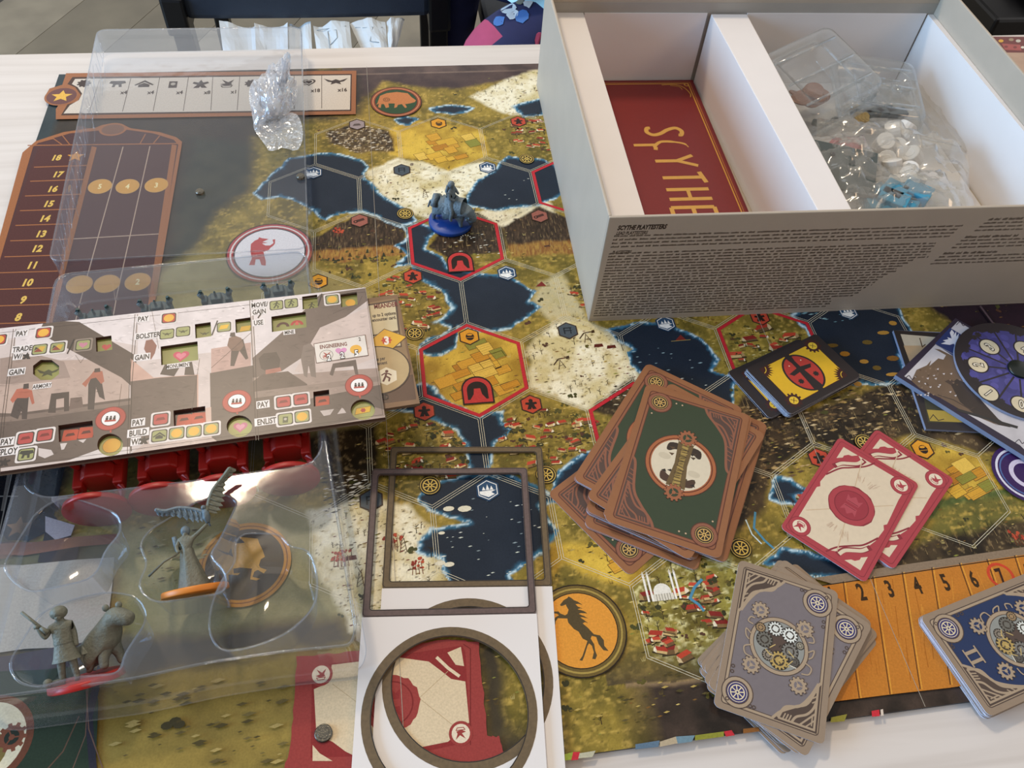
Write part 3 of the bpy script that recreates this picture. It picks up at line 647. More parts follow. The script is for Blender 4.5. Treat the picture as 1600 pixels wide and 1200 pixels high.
def star(x, y, r, c): A.poly([(x+(r if k % 2 == 0 else r*.45)*math.sin(math.pi*k/5), y+(r if k % 2 == 0 else r*.45)*math.cos(math.pi*k/5)) for k in range(10)], c)
star(x, y, 9, '#e0b04a')
DK = '#42342e'
def glyph(kind, x, y, s=1.0, c=DK):
    P = lambda L_: [(x+a*s, y+b*s) for a, b in L_]
    if kind == 'gear': A.gear(x, y, 5*s, c, 9)
    elif kind == 'mech': A.poly(P([(-5,4),(5,4),(6,1),(3,0),(3.5,-4),(1.5,-4),(1,-1),(-1,-1),(-1.5,-4),(-3.5,-4),(-3,0),(-6,1)]), c)
    elif kind == 'house': A.poly(P([(-7,-1),(0,5),(7,-1),(6,-2),(0,2.6),(-6,-2)]), c); A.poly(P([(-4,-4),(4,-4),(4,-1),(0,1.5),(-4,-1)]), c)
    elif kind == 'recruit': A.rect(x-3*s, y-5*s, x+3*s, y+3.5*s, c); A.up(); A.disc(x, y, 1.8*s, '#b0a698', 10)
    elif kind == 'worker': A.poly(P([(-1,-5),(-5,-5),(-2.4,-1),(-6,1),(-5,3),(-1.6,2),(0,5.5),(1.6,2),(5,3),(6,1),(2.4,-1),(5,-5),(1,-5),(0,-3)]), c)
    elif kind == 'dove': A.poly(P([(-5,-1),(-1,0),(-4,5),(1,1.5),(5,5),(3,0),(4,-2),(-1,-3)]), c); A.line(P([(-3,-5),(3,-5),(4,-3),(-4,-3)]), .7*s, c, closed=True)
    elif kind == 'heart':
        H = [(16*math.sin(t)**3/3.2, (13*math.cos(t)-5*math.cos(2*t)-2*math.cos(3*t)-math.cos(4*t))/3.2) for t in [2*math.pi*k/26 for k in range(26)]]
        A.poly(P(H), c)
    elif kind == 'wings': A.poly(P([(-9,4),(-3,1),(0,3),(3,1),(9,4),(6,0),(3,-1),(4,-4),(0,-2),(-4,-4),(-3,-1),(-6,0)]), c)
    elif kind == 'run': A.disc(x+.3*s, y+4.2*s, 1.2*s, c, 8); A.line(P([(0,3),(-.6,0),(-2.5,-4.5)]), 1.4*s, c); A.line(P([(-.4,0),(2,-1.8),(1.4,-4.6)]), 1.2*s, c); A.line(P([(-3.4,1),(-1,2.6),(1.6,2),(3.4,.6)]), 1*s, c)
xs0 = [(132,130,'gear',''),(184,131,'mech','x4'),(226,131,'house','x4'),(271,131,'recruit','x4'),(314,131,'worker','x8'),(355,130,'dove','x1'),(393,130,'gear','x1'),(483,128,'heart','x18'),(525,127,'wings','x16')]
for a, b, kd, t in xs0:
    x, y = U(a, b+2); glyph(kd, x, y, 1.2)
    if t: x, y = U(a+10, b+15); A.text(t, x, y, 7.5, DK, bold=.03)
    if kd == 'heart': A.up(); A.T = MMT; x, y = U(a, b+2); glyph('heart', x, y, .85, '#cfc4b6'); A.up(); glyph('heart', x, y, .6)
# --- power track
A.T = PXT; A.up(-8)
A.poly([(-50,560),(36,240),(57,222),(100,208),(150,201),(160,197),(176,194),(192,196),(205,202),(250,208),(276,216),(285,223),(284,232),(235,520),(230,640),(-60,760)], COPPER); A.up()
A.poly([(-40,560),(46,236),(62,224),(110,210),(152,206),(165,204),(196,204),(240,210),(272,220),(279,228),(229,520),(225,640),(-50,750)], '#4e3232'); A.up()
A.poly([(-50,560),(60,233),(146,231),(72,520),(-50,720)], '#52302e')
A.up(); A.line([(44,229),(279,226)], 1.6, COPPER); A.line([(148,231),(70,540)], 8, COPPER); A.line([(50,231),(-46,560)], 5, COPPER); A.line([(273,228),(227,540)], 8, COPPER)
A.line([(193,231),(127,470),(110,540)], 1.6, '#b39a86'); A.line([(235,230),(184,460),(170,540)], 1.6, '#b39a86')
A.line([(98,213),(110,228)], 1.6, COPPER); A.line([(228,211),(219,227)], 1.6, COPPER); A.line([(250,214),(240,226)], 1.6, COPPER); A.line([(62,224),(84,218),(98,228)], 1.6, COPPER)
RY = [(262,54,141),(284,48,137),(307,40,131),(330,32,126),(353,25,119),(377,17,112),(402,8,105),(427,-2,98),(453,-8,92),(479,-16,85),(507,-30,80)]
for b, a0, a1 in RY: A.line([(a0, b+1), (a1, b-2)], 1.5, COPPER)
A.line([(116,375),(251,367)], 1.3, '#b39a86')
A.up(); A.T = MMT
x, y = U(177, 204); A.disc(x, y, 11, COPPER, 28, 9); A.up(); A.disc(x, y, 9, '#7a5644', 28, 7)
NUM = [(18,90,248),(17,93,274),(16,84,297),(15,78,320),(14,72,343),(13,66,367),(12,60,390),(11,52,416),(10,45,443),(9,38,470),(8,30,497)]
for n_, a, b in NUM:
    x, y = U(a, b); A.text(str(n_), x, y, 9.5, '#d9b45c', shear=.15, bold=.045, sx=.78)
x, y = U(119, 246); star(x, y, 7, '#d9953c')
for a, b, t in ((157,293,'5'),(200,293,'4'),(245,291,'3'),(125,446,''),(168,445,''),(216,442,'2')):
    x, y = U(a, b); A.disc(x, y, 9, '#c99a58', 28); A.up(); A.disc(x, y, 8.2, '#d09a4c', 28); A.up(); A.text(t, x, y, 8, '#f2e2a8', bold=.03) if t else 0; A.up(-2)
# --- dark printed frame at the left, parchment panel, green card place
A.T = PXT
A.poly([(-60,700),(30,600),(110,700),(80,830),(0,870),(-60,880)], '#141418'); A.up()
A.line([(40,600),(5,800)], 5, '#5d5550'); A.line([(20,740),(-5,860)], 2, '#77706a'); A.line([(0,777),(30,777)], 2, '#77706a')
A.poly([(60,880),(80,800),(125,855),(120,880)], '#2a2228'); A.up(); A.poly([(72,832),(72,808),(118,822),(112,838),(88,845)], '#b8aeb4')
A.T = MMT; x, y = U(30, 825); star(x, y, 7, '#b07848'); A.T = PXT
A.poly([(-60,885),(0,851),(60,848),(120,840),(190,835),(188,850),(120,856),(60,866),(0,875),(-60,900)], '#8a5a44'); A.up()
A.poly([(-300,890),(0,888),(120,876),(180,872),(176,920),(165,1010),(40,1015),(-60,1030),(-400,1040)], '#b8b0a4')
A.poly([(-60,1035),(20,1025),(100,1010),(165,1000),(162,1030),(-60,1090)], '#4a4248'); A.up()
A.poly([(-300,1060),(60,1048),(148,1040),(155,1100),(150,1210),(-300,1260)], '#27382c'); A.up()
A.line([(160,1040),(140,1120),(150,1240)], 12, '#2b2c38'); A.line([(112,1210),(135,1150),(140,1060)], 1.5, '#6e5448'); A.line([(165,1210),(140,1140),(135,1060)], 2, '#6e5448'); A.line([(60,1220),(100,1175),(125,1120)], 2, '#5f4a3c')
A.T = MMT; x, y = U(-22, 1160); A.disc(x, y, 22, '#6b4030', 40); A.up(); A.disc(x, y, 18.5, '#d8d0b4', 36); A.up(); A.disc(x+2, y-5, 9, '#7a6a3c', 20); x, y = U(20, 1153); A.gear(x, y, 7, '#7c4a38', 10, '#27302a')
# --- red card place near the front edge
A.T = PXT; A.up(-4)
wob = random.Random(4)
def wavy(P, s=1.6, n=9):
    out = []
    for i in range(len(P)):
        a, b = P[i], P[(i+1) % len(P)]
        for k in range(n): t = k/n; out.append((a[0]+(b[0]-a[0])*t+wob.uniform(-s, s), a[1]+(b[1]-a[1])*t+wob.uniform(-s, s)))
    return out
RED = '#983e3a'
A.poly(wavy([(464,1028),(540,1020),(700,1000),(747,1005),(762,1150),(780,1152),(800,1220),(440,1230),(456,1150)], 1.5), RED); A.up()
A.poly([(488,1042),(600,1028),(722,1010),(727,1020),(735,1160),(640,1180),(486,1185)], '#8a2e2e'); A.up()
A.poly([(491,1078),(514,1068),(519,1040),(620,1028),(670,1035),(690,1050),(705,1062),(727,1066),(733,1130),(700,1160),(640,1172),(560,1185),(540,1175),(520,1160),(495,1150)], '#d8c4a2')
A.poly([(699,1021),(720,1012),(725,1042),(712,1040)], '#d8c4a2'); A.line([(682,1028),(700,1045),(718,1058)], 5, '#dfcbab'); A.poly([(489,1165),(500,1178),(520,1190),(489,1190)], '#d8c4a2')
A.line([(735,1165),(735,1015),(724,1008)], 1.2, '#6e2424')
A.up(); A.line([(655,1092),(715,1140)], .8, '#b8a07c'); A.line([(655,1092),(700,1050)], .8, '#b8a07c'); A.line([(520,1070),(560,1100)], .8, '#b8a07c')
A.T = MMT; x, y = U(612, 1100); A.poly(wavy(circ(x, y, 14.5, 14), .35, 3), RED); A.up(); A.ring(x, y, 10.5, 11.2, '#7c2828', 30); A.up()
for dx_, dy_, fl_ in ((0, 4.2, 1), (0, -4.2, -1)):
    A.poly([(x+dx_+a, y+dy_+b*fl_) for a, b in ((-4,-2.4),(4,-2.4),(4.6,2.6),(2.4,.6),(0,3),(-2.4,.6),(-4.6,2.6))], '#8a2f2f')
for q, fl_ in (((502, 1055), 1), ((720, 1147), -1)):
    x, y = U(*q); A.disc(x, y, 6, RED, 24); A.up(); A.disc(x, y, 4.6, '#e2d2b8', 20); A.up(); A.T = lambda a, b, x=x, y=y, f=fl_: (x+f*(a-x), y+f*(b-y)); glyph('dove', x, y, .55, RED); A.T = MMT; A.up(-2)
# --- combat track at the lower right
A.T = PXT; A.up(-1)
A.poly([(1270,905),(1300,900),(1640,850),(1640,868),(1300,914)], '#8a7762'); A.up()
A.poly([(1255,920),(1640,862),(1720,1040),(1480,1076),(1400,1085),(1296,1098)], '#c07a2c'); A.up()
T0 = [(1316,910),(1362,902),(1408,895),(1454,888),(1497,881),(1540,875),(1583,869),(1626,862)]; T1 = [(1341,1092),(1389,1086),(1436,1078),(1483,1071),(1560,1060),(1600,1054),(1640,1048),(1690,1040)]
for a, b in zip(T0, T1): A.line([a, b], 1.3, '#3a2412')
for a, b in zip(T0, T1): A.line([(a[0]+3, a[1]), (b[0]+3, b[1])], 1.2, '#e2a53e')
for k in range(60):
    t = rnd.uniform(0, 1); j = rnd.randrange(7); a = (T0[j][0]+rnd.uniform(5, 40), T0[j][1]); b = (T1[j][0]+rnd.uniform(5, 40), T1[j][1]); u_ = rnd.uniform(0, .7); v_ = u_+rnd.uniform(.08, .3)
    A.line([(a[0]+(b[0]-a[0])*u_, a[1]+(b[1]-a[1])*u_), (a[0]+(b[0]-a[0])*v_, a[1]+(b[1]-a[1])*v_)], rnd.uniform(.4, 1.6), rnd.choice(('#a8651f', '#d08c34', '#b57026')))
A.up()
A.line([(1255,920),(1300,914),(1640,864)], 1.5, '#241c16')
A.T = MMT
for t, a, b in (('1',1298,931),('2',1344,926),('3',1388,921),('4',1431,916),('5',1475,911),('6',1519,906),('8',1606,894)):
    x, y = U(a, b); A.text(t, x, y, 14, '#3a2814', rot=.0, bold=.03, sx=.62)
x, y = U(1562, 901); A.ring(x, y, 6.4, 8.2, '#c8462a', 30); A.text('7', x, y, 13, '#3a2014', rot=.1, bold=.03, sx=.62)
# bits of the neighbouring art printed along the near edge
A.T = PXT; A.up()
for P, c_ in (([(880,1180),(895,1176),(893,1188),(878,1190)], '#8f9a3a'), ([(895,1176),(906,1176),(903,1188),(892,1189)], '#c0303a'), ([(905,1178),(930,1174),(925,1184),(903,1186)], '#b8b49a'), ([(992,1164),(1030,1158),(1028,1168),(992,1172)], '#5d7488'),
              ([(1030,1160),(1055,1152),(1060,1162),(1030,1168)], '#b4a488'), ([(1055,1152),(1085,1150),(1080,1160),(1058,1163)], '#6e8a98'), ([(1085,1150),(1130,1144),(1130,1152),(1085,1158)], '#8a8a34'), ([(1130,1144),(1142,1142),(1147,1150),(1133,1152)], '#c0303a'), ([(1160,1140),(1185,1137),(1185,1144),(1160,1147)], '#8a5a2c'),
              ([(1297,1122),(1322,1117),(1318,1128),(1296,1130)], '#8f8a3a'), ([(1360,1112),(1372,1110),(1373,1120),(1361,1121)], '#c8303c'), ([(1374,1110),(1378,1109),(1379,1119),(1375,1120)], '#d8c8b8')):
    A.poly(P, c_)
A.T = MMT; scatter([(160,1080),(450,1050),(450,1195),(170,1195)], 60, fleck(('#5f5330', '#6f6238', '#4d4426', '#a8945a'), 1, 4)); scatter([(220,800),(300,790),(340,900),(215,920)], 40, fleck(('#5f5330', '#a8a070', '#4d4426'), .8, 3))
scatter([(1040,1040),(1250,1060),(1000,1130),(880,1120)], 40, fleck(('#5f5330', '#b59c55', '#4d4426'), .8, 2.5))
for q in ((275,1128),(281,1133),(262,1135)):
    x, y = U(*q); A.conv(circ(x, y, 3, 9, 2), '#3f3a24')
# folding creases
A.up(2); A.T = MMT
for xx in (83, 356): A.line([(xx, BY0+.2), (xx, BY1-.2)], .3, '#a89f90')
A.T = PXT; A.line([(1530,480),(1560,520)], 2.5, '#5a4a52'); A.T = MMT
A.build('map_print', board, 0.03, MATS['board_print'])
# ================================================================ cards
def fit(corners, w, h, z):
    """position and turn of a w x h card from the photographed corners (TL TR BR BL) lying at height z"""
    loc = {'TL': (-w/2, h/2), 'TR': (w/2, h/2), 'BR': (w/2, -h/2), 'BL': (-w/2, -h/2)}
    a = np.array([loc[k] for k in corners]); b = np.array([U(*corners[k], z) for k in corners])
    ac, bc = a-a.mean(0), b-b.mean(0)
    th = math.atan2((ac[:, 0]*bc[:, 1]-ac[:, 1]*bc[:, 0]).sum(), (ac*bc).sum())
    c, s = math.cos(th), math.sin(th); m0 = a.mean(0); p = b.mean(0)-np.array([c*m0[0]-s*m0[1], s*m0[0]+c*m0[1]])
    return (p[0], p[1], z), th
TH = .34
mat('card_edge', '#d4d8ea', .6)
def card_proto(name, w, h, r, art, label, cat, group, edge='card_edge'):
    t = thing(name, label, cat, (0, 0, 0), 0, group)
    MB().prism(rrect(-w/2, -h/2, w/2, h/2, r), 0, TH-.03).build('card_stock', MATS[edge], t)
    a = Art(.011); art(a, w, h, r); a.build('printed_back', t, TH-.02)
    return t
def filigree(a, X, Y, s, c, d, w=.9):
    """scrolled corner piece; X, Y turn the corner the right way round"""
    f = lambda P: [(X(u), Y(v)) for u, v in P]
    a.line(f(spline([(20,1.5),(17,8),(10,11),(5,18),(1.5,26)])), w*1.3, c); a.line(f(spline([(13,1.5),(11,5),(6,8),(3,12),(1.5,17)])), w*1.1, c)
    a.line(f([(9,1.5),(1.5,10)]), w*.8, c); a.line(f([(6,1.5),(1.5,6.5)]), w*.6, c); a.line(f([(3,3),(3,9)]), w*.6, c)
    for u in (14.5, 16, 17.5): a.line(f([(u, 2), (u-1, 5)]), w*.6, c)
    for v in (18, 20.5, 23): a.line(f([(1.8, v-1.5), (3.8, v-3.2)]), w*.6, c)
    a.line(f([(1.5,26),(1.5,1.5),(20,1.5)]), w, c)
def corners(w, h, m): return {'TL': (lambda u: -w/2+m+u, lambda v: h/2-m-v), 'TR': (lambda u: w/2-m-u, lambda v: h/2-m-v),
                              'BL': (lambda u: -w/2+m+u, lambda v: -h/2+m+v), 'BR': (lambda u: w/2-m-u, lambda v: -h/2+m+v)}
def art_green(a, w, h, r):
    BR_, DK_, GR = '#92613f', '#5b3226', '#37432f'
    a.rrect(-w/2, -h/2, w/2, h/2, r, BR_); a.up(); a.rrect(-w/2+4, -h/2+4, w/2-4, h/2-4, 2.5, DK_); a.up(); a.rrect(-w/2+4.6, -h/2+4.6, w/2-4.6, h/2-4.6, 2, '#8d5a40'); a.up()
    a.rrect(-w/2+6, -h/2+6, w/2-6, h/2-6, 2, DK_); a.up(); a.rrect(-w/2+6.4, -h/2+6.4, w/2-6.4, h/2-6.4, 1.5, GR); a.up()
    K = corners(w, h, 5.5)
    for k in ('TR', 'BL'):
        X_, Y_ = K[k]; P = [(X_(u), Y_(v)) for u, v in [(0,0),(23,0)]+spline([(20,5),(12,13),(6,22),(2.5,40)])+[(0,44)]]
        a.poly(P, '#56423a'); a.up(); a.line([(X_(u), Y_(v)) for u, v in spline([(23,0),(20,5),(12,13),(6,22),(2.5,40),(0,44)])], 1.7, '#8d5a44'); filigree(a, X_, Y_, 1, '#8d5a44', DK_, 1.0)
        for v in (26, 29, 32, 35): a.line([(X_(.5), Y_(v)), (X_(4.5), Y_(v-1.5))], .6, '#8d5a44')
    a.up()
    for k in ('TL', 'BR'):
        X_, Y_ = K[k]; a.disc(X_(6.5), Y_(6.5), 8.2, DK_); a.up(); a.disc(X_(6.5), Y_(6.5), 7.6, '#8d5a44'); a.up(); a.wheel(X_(6.5), Y_(6.5), 5.7, '#d2ab62', '#2c241e'); a.up(-2)
        for u, v in ((17, 3.4), (21, 3.4), (3.4, 17)): a.disc(X_(u), Y_(v), .6, '#c9a98a', 8)
    a.disc(0, 0, 22.4, DK_, 44); a.up(); a.disc(0, 0, 21.9, '#a8643e', 44); a.up(); a.ring(0, 0, 19.3, 19.9, '#5b2a1c', 44); a.disc(0, 0, 18.6, '#d9cdb4', 40); a.up()
    q = random.Random(2)
    for x, y in ((-11, 3), (9, -4)): a.disc(x, y, 4, '#cbbfa6', 14, 2.4)
    for f in (-1, 1):
        a.poly([(x, y*f) for x, y in spline([(-11,9),(-10,14),(-4,15),(-2,11),(-6,10),(-9,8)], 3, True)], '#3a2e26' if f > 0 else '#4d382c')
        a.poly([(x, y*f) for x, y in spline([(11,9),(10,14),(4,15),(2,11),(6,10),(9,8)], 3, True)], '#3a2e26' if f > 0 else '#4d382c')
        for k in range(9): x, y = q.uniform(-11, 11), q.uniform(5, 13); a.conv([(x-2, y*f), (x+1.6, (y+.6)*f), (x+.4, (y-1.6)*f)], q.choice(('#2e2620', '#4d3d2c', '#5a4632')))
    a.up()
    a.poly([(-6,-17),(6,-17),(4,0),(5,17),(-5,17),(-4,0)], '#6a5636'); a.up(); a.poly([(-2.6,-20),(2.6,-20),(1.6,0),(2.2,20),(-2.2,20),(-1.6,0)], '#9a8248'); a.up()
    for k in range(30): y = -19+k*1.3; a.line([(q.uniform(-3,-1), y), (q.uniform(1, 3), y+q.uniform(-1, 1))], .5, q.choice(('#4a3b24', '#b59a58', '#3a2e1e')))
    a.up(); a.gear(0, 21, 6.5, '#4a2a1c', 12); a.up(); a.gear(0, 21, 6.0, '#9c6142', 12, '#37432f'); a.up(-2); a.gear(0, -21, 6.5, '#4a2a1c', 12); a.up(); a.gear(0, -21, 6.0, '#9c6142', 12, '#37432f')
def art_factory(field, numeral):
    def f(a, w, h, r):
        T_, D_, L_ = '#93806c', '#4f4038', '#a8947c'
        a.rrect(-w/2, -h/2, w/2, h/2, r, T_); a.up(); a.rrect(-w/2+3.2, -h/2+3.2, w/2-3.2, h/2-3.2, 2, D_); a.up(); a.rrect(-w/2+3.7, -h/2+3.7, w/2-3.7, h/2-3.7, 1.6, L_); a.up()
        a.rrect(-w/2+5, -h/2+5, w/2-5, h/2-5, 1.4, D_); a.up(); a.rrect(-w/2+5.4, -h/2+5.4, w/2-5.4, h/2-5.4, 1.2, field); a.up()
        K = corners(w, h, 4.2)
        for k in ('TL', 'BR'):
            X_, Y_ = K[k]; a.poly([(X_(u), Y_(v)) for u, v in [(0,0),(23,0)]+spline([(20,3),(13,10),(7,13),(3,24)])+[(0,26)]], D_); a.up(); a.line([(X_(u), Y_(v)) for u, v in spline([(23,0),(19,5),(12,10),(6,14),(2,24),(0,27)])], 1.4, L_); filigree(a, X_, Y_, 1, L_, D_, 1.1)
        a.up()
        for k in ('TR', 'BL'):
            X_, Y_ = K[k]; a.disc(X_(6.6), Y_(7), 8.4, D_); a.up(); a.disc(X_(6.6), Y_(7), 7.9, L_); a.up(); a.disc(X_(6.6), Y_(7), 6.2, D_); a.up(); a.wheel(X_(6.6), Y_(7), 5.6, '#e0d2ae', '#34306a'); a.up(-3)
            for u, v in ((2.2,17),(2.2,20),(16,2.2),(2,2),(14,2.2)): a.ring(X_(u), Y_(v), .6, 1.1, D_, 8)
        q = random.Random(9); a.disc(0, 0, 16.2, D_, 40); a.up(); a.disc(0, 0, 15.8, L_, 40); a.up(); a.disc(0, 0, 14, D_, 40); a.up(); a.disc(0, 0, 13.6, '#8f918c', 40); a.up(); a.disc(0, 2, 8, '#54443c', 20); a.up()
        for x, y, s, c in ((-3,9,4,'#d8dcd6'),(5,8,4.2,'#e0e4de'),(-8,1,4.2,'#6c6a62'),(6,-1,4.4,'#7c7a74'),(1,-8,5,'#b59a5a'),(-5,-7,3,'#8a8072'),(9,-6,2.6,'#5c5852'),(-11,7,2.6,'#a08460'),(11,4,2,'#9a9484')):
            a.disc(x, y, s+.4, '#2e2822', 18); a.up(); a.gear(x, y, s, c, 14); a.up(); a.ring(x, y, s*.4, s*.6, '#3c342c', 16); a.wheelspokes(x, y, s*.5, .5, c, 4, q.random()); a.up(-2)
        a.up(3)
        for k in range(10): x, y = q.uniform(-9, 9), q.uniform(-10, 0); a.line([(x, y), (x+q.uniform(-4, 4), y+q.uniform(-4, 3))], .5, q.choice(('#c9b070', '#2e2822', '#dcd8c8')))
        for x, y in ((-12.5, 17), (12.5, 14.5), (-13, -15.5), (12.5, -18)):
            a.gear(x, y, 5.2, D_, 11); a.up(); a.gear(x, y, 4.7, L_, 11, field); a.up(-1)
        for f_ in (-1, 1):
            for P in ([(16,8),(19,9),(18,12),(15.5,12)], [(16.5,2),(19.5,4),(19,0),(17,-2)], [(15.5,-5),(19,-7),(18,-11),(14,-12)]): a.line([(f_*x*.95, y*.93) for x, y in spline(P)], .75, L_)
        if numeral:
            for yy in (-h/2+14,):
                for d in (-2.6, 2.6): a.rect(-.9+d, yy-4, .9+d, yy+4, L_)
                for v in (-4.2, 3.4): a.rect(-5, yy+v, 5, yy+v+.9, L_)
    return f
def art_red(a, w, h, r):
    RD, DR, CR = '#ab4048', '#8a2e38', '#dccbb0'
    a.rrect(-w/2, -h/2, w/2, h/2, r, RD); a.up(); a.rrect(-w/2+2, -h/2+2, w/2-2, h/2-2, 2, DR); a.up(); a.rrect(-w/2+2.4, -h/2+2.4, w/2-2.4, h/2-2.4, 1.8, RD); a.up()
    P = [(-w/2+16,h/2-5.5),(w/2-5.5,h/2-5.5),(w/2-6,h/2-20),(w/2-5,2),(w/2-6.5,0),(w/2-5,-3),(w/2-6,-h/2+30),(w/2-9,-h/2+20),(w/2-19,-h/2+9),(w/2-25,-h/2+6),(-w/2+5.5,-h/2+5.5),(-w/2+5,-2),(-w/2+6.5,0),(-w/2+5,3),(-w/2+6,h/2-30),(-w/2+9,h/2-20),(-w/2+20,h/2-9)]
    a.poly(P, CR); K = corners(w, h, 2.6)
    for k in ('TL', 'BR'):
        X_, Y_ = K[k]; a.poly([(X_(u), Y_(v)) for u, v in [(3,3),(13,3),(10,6),(8,6.5),(6,9),(6,11),(3,14)]], CR)
        a.line([(X_(u), Y_(v)) for u, v in spline([(18,3.6),(16,9),(11,13),(7,16),(4,21)])], 3.4, DR); a.up(); a.line([(X_(u), Y_(v)) for u, v in spline([(17.2,4.6),(15.4,9),(11,12.6),(7.4,15.4),(5.2,19)])], 2.3, CR); a.up(-1)
        a.line([(X_(u), Y_(v)) for u, v in spline([(24,1),(20,8),(13,15),(8,20),(3,30)])], 1.1, DR)
    a.up()
    for k, f in (('TR', 1), ('BL', -1)):
        X_, Y_ = K[k]; x, y = X_(6.2), Y_(6.2); a.disc(x, y, 6.7, DR); a.up(); a.disc(x, y, 6.3, RD); a.up(); a.disc(x, y, 4.3, '#e6d8c0', 20); a.up()
        a.T = lambda u, v, x=x, y=y, f=f: (x+f*(u-x), y+f*(v-y)); A_ = globals()['A']; globals()['A'] = a; glyph('dove', x, y, .6, RD); globals()['A'] = A_; a.T = MMT; a.up(-3)
    for p0, p1 in (((-w/2+7,-h/4),(w/2-7,h/5)), ((-8,h/2-8),(6,-h/2+8))): a.line([p0, p1], .6, '#cdb494')
    a.up(); q = random.Random(3); a.poly([(x+q.uniform(-.4,.4), y+q.uniform(-.4,.4)) for x, y in circ(0, 0, 14.4, 30)], DR); a.up(); a.poly([(x+q.uniform(-.4,.4), y+q.uniform(-.4,.4)) for x, y in circ(0, 0, 13.8, 30)], RD); a.up(); a.disc(0, 0, 10.6, '#7e2832', 30); a.up(); a.disc(0, 0, 10.1, '#9c3540', 30); a.up()
    for f in (-1, 1): a.poly([(u, (v+1)*f) for u, v in ((-4,0),(4,0),(5,5.5),(2.6,3.4),(0,6.4),(-2.6,3.4),(-5,5.5))], '#b04a54'); a.line([(-3.6, 1.9*f), (3.6, 1.9*f)], .5, '#7e2832')
    for k in range(14): an = q.uniform(-1, 1); a.line([(math.sin(an)*8, 18+4*q.random()), (math.sin(an)*11, 22+3*q.random())], .2, '#c4a890'); a.line([(math.sin(an)*8, -18-4*q.random()), (math.sin(an)*11, -22-3*q.random())], .2, '#c4a890')
def art_yellow(a, w, h, r):
    K_, Y_, B_ = '#2b2424', '#dcb02a', '#40201c'
    a.rrect(-w/2, -h/2, w/2, h/2, r, K_); a.up(); a.rrect(-w/2+4.6, -h/2+8, w/2-4.6, h/2-8, 1, B_); a.up(); a.rrect(-w/2+5.2, -h/2+8.6, w/2-5.2, h/2-8.6, 1, Y_); a.up()
    for x, y in ((-w/2+7.5, h/2-10.5), (w/2-7.5, -h/2+10.5)): a.gear(x, y, 6.2, B_, 12); a.up(); a.disc(x, y, 3.2, '#e0bb3a', 16); a.up(); a.line([(x-1.6,y-1.6),(x+1.6,y+1.6)], .4, B_); a.line([(x-1.6,y+1.6),(x+1.6,y-1.6)], .4, B_); a.up(-2)
    for x, y, f in ((w/2-5, h/2-8.5, 1), (-w/2+5, -h/2+8.5, -1)):
        P = [(x, y)]
        for k in range(13):
            an = R(180+90*k/12) if f > 0 else R(90*k/12); rr = 9.5 if k % 2 else 6.5; P.append((x+rr*math.cos(an), y+rr*math.sin(an)))
        a.poly(P, B_); a.up(); a.ring(x, y, 4, 4.5, '#e0bb3a', 10, a0=185 if f > 0 else 5, a1=265 if f > 0 else 85); a.up(-1)
    a.T = lambda x, y: (y, -x); a.up(); a.conv(circ(0, 0, 13.6, 36, 16.4), K_); a.up(); a.conv(circ(0, 0, 12.2, 36, 15), '#b03a32'); a.up()
    a.poly([(-2.6,15),(2.6,15),(1.6,10),(1.8,5),(10,3.5),(12,6),(8,.8),(2.2,1.4),(3.2,-9),(4,-15),(-4,-15),(-3.2,-9),(-2.2,1.4),(-8,.8),(-12,6),(-10,3.5),(-1.8,5),(-1.6,10)], K_); a.gear(0, 15, 3, K_, 8); a.gear(0, -15, 3.4, K_, 8)
    for x, y in ((-7,-5), (7,-5)): a.gear(x, y, 2.2, K_, 7)
    for x, y in ((-5,9), (6,9)): a.disc(x, y, .5, '#e8d0b0', 8)
    a.T = MMT
card_i = {}
def put(proto, loc, th, label=None, group=None, name=None):
    o = proto if proto.name not in card_i else copy_tree(proto)
    card_i[proto.name] = 1; place(o, loc, th)
    if label: o['label'] = label
    if group: o['group'] = group
    elif 'group' in o: pass
    return o
# --- encounter deck (green backs), a sprawled pile
W_, H_ = 70, 109
green = card_proto('encounter_card', W_, H_, 4, art_green, 'x', 'card', 'green-backed cards in the sprawled pile')
fans = [ # corners in the photograph, height, cards under it, label
 ({'BL': (855,771), 'BR': (984,901)}, .1, 1, 'bottom card of the green-backed pile, its corner nearest the horse medallion'),
 ({'BL': (912,822), 'BR': (1088,893)}, .5, 3, 'green-backed card whose near edge shows just below the pale cut edges'),
 ({'BL': (913,800), 'BR': (1088,878)}, 1.6, 7, 'green-backed card topping the squared pale-edged block in the big pile'),
 ({'TR': (1199,660), 'BR': (1132,885)}, 4.1, 3, 'green-backed card sticking out furthest to the right of the big pile'),
 ({'TL': (1008,573), 'BL': (898,745)}, 5.2, 5, 'green-backed card sticking out furthest to the left of the big pile'),
 ({'BL': (913,775), 'BR': (1080,878)}, 7.0, 1, 'green-backed card second from the top of the big pile, showing at its left'),
 ({'TR': (1177,645), 'BR': (1120,880)}, 7.4, 1, 'green-backed card peeking out between the top card and the rightmost one'),
 ({'TL': (1012,599), 'TR': (1166,652), 'BR': (1126,872), 'BL': (948,811)}, 7.8, 1, 'topmost green-backed card, its round tower picture fully in view')]
for cs, z, n, lab in fans:
    loc, th = fit(cs, W_, H_, z+TH)
    for k in range(n):
        top = k == n-1
        put(green, (loc[0]+(0 if top else random.uniform(-.5, .5)), loc[1]+(0 if top else random.uniform(-.4, .4)), z+k*(TH+.01)-.02), th+(0 if top else random.uniform(-.006, .006)),
            lab if top else 'green-backed card buried in the big pile with only its pale cut edge showing')
    for o in []: pass
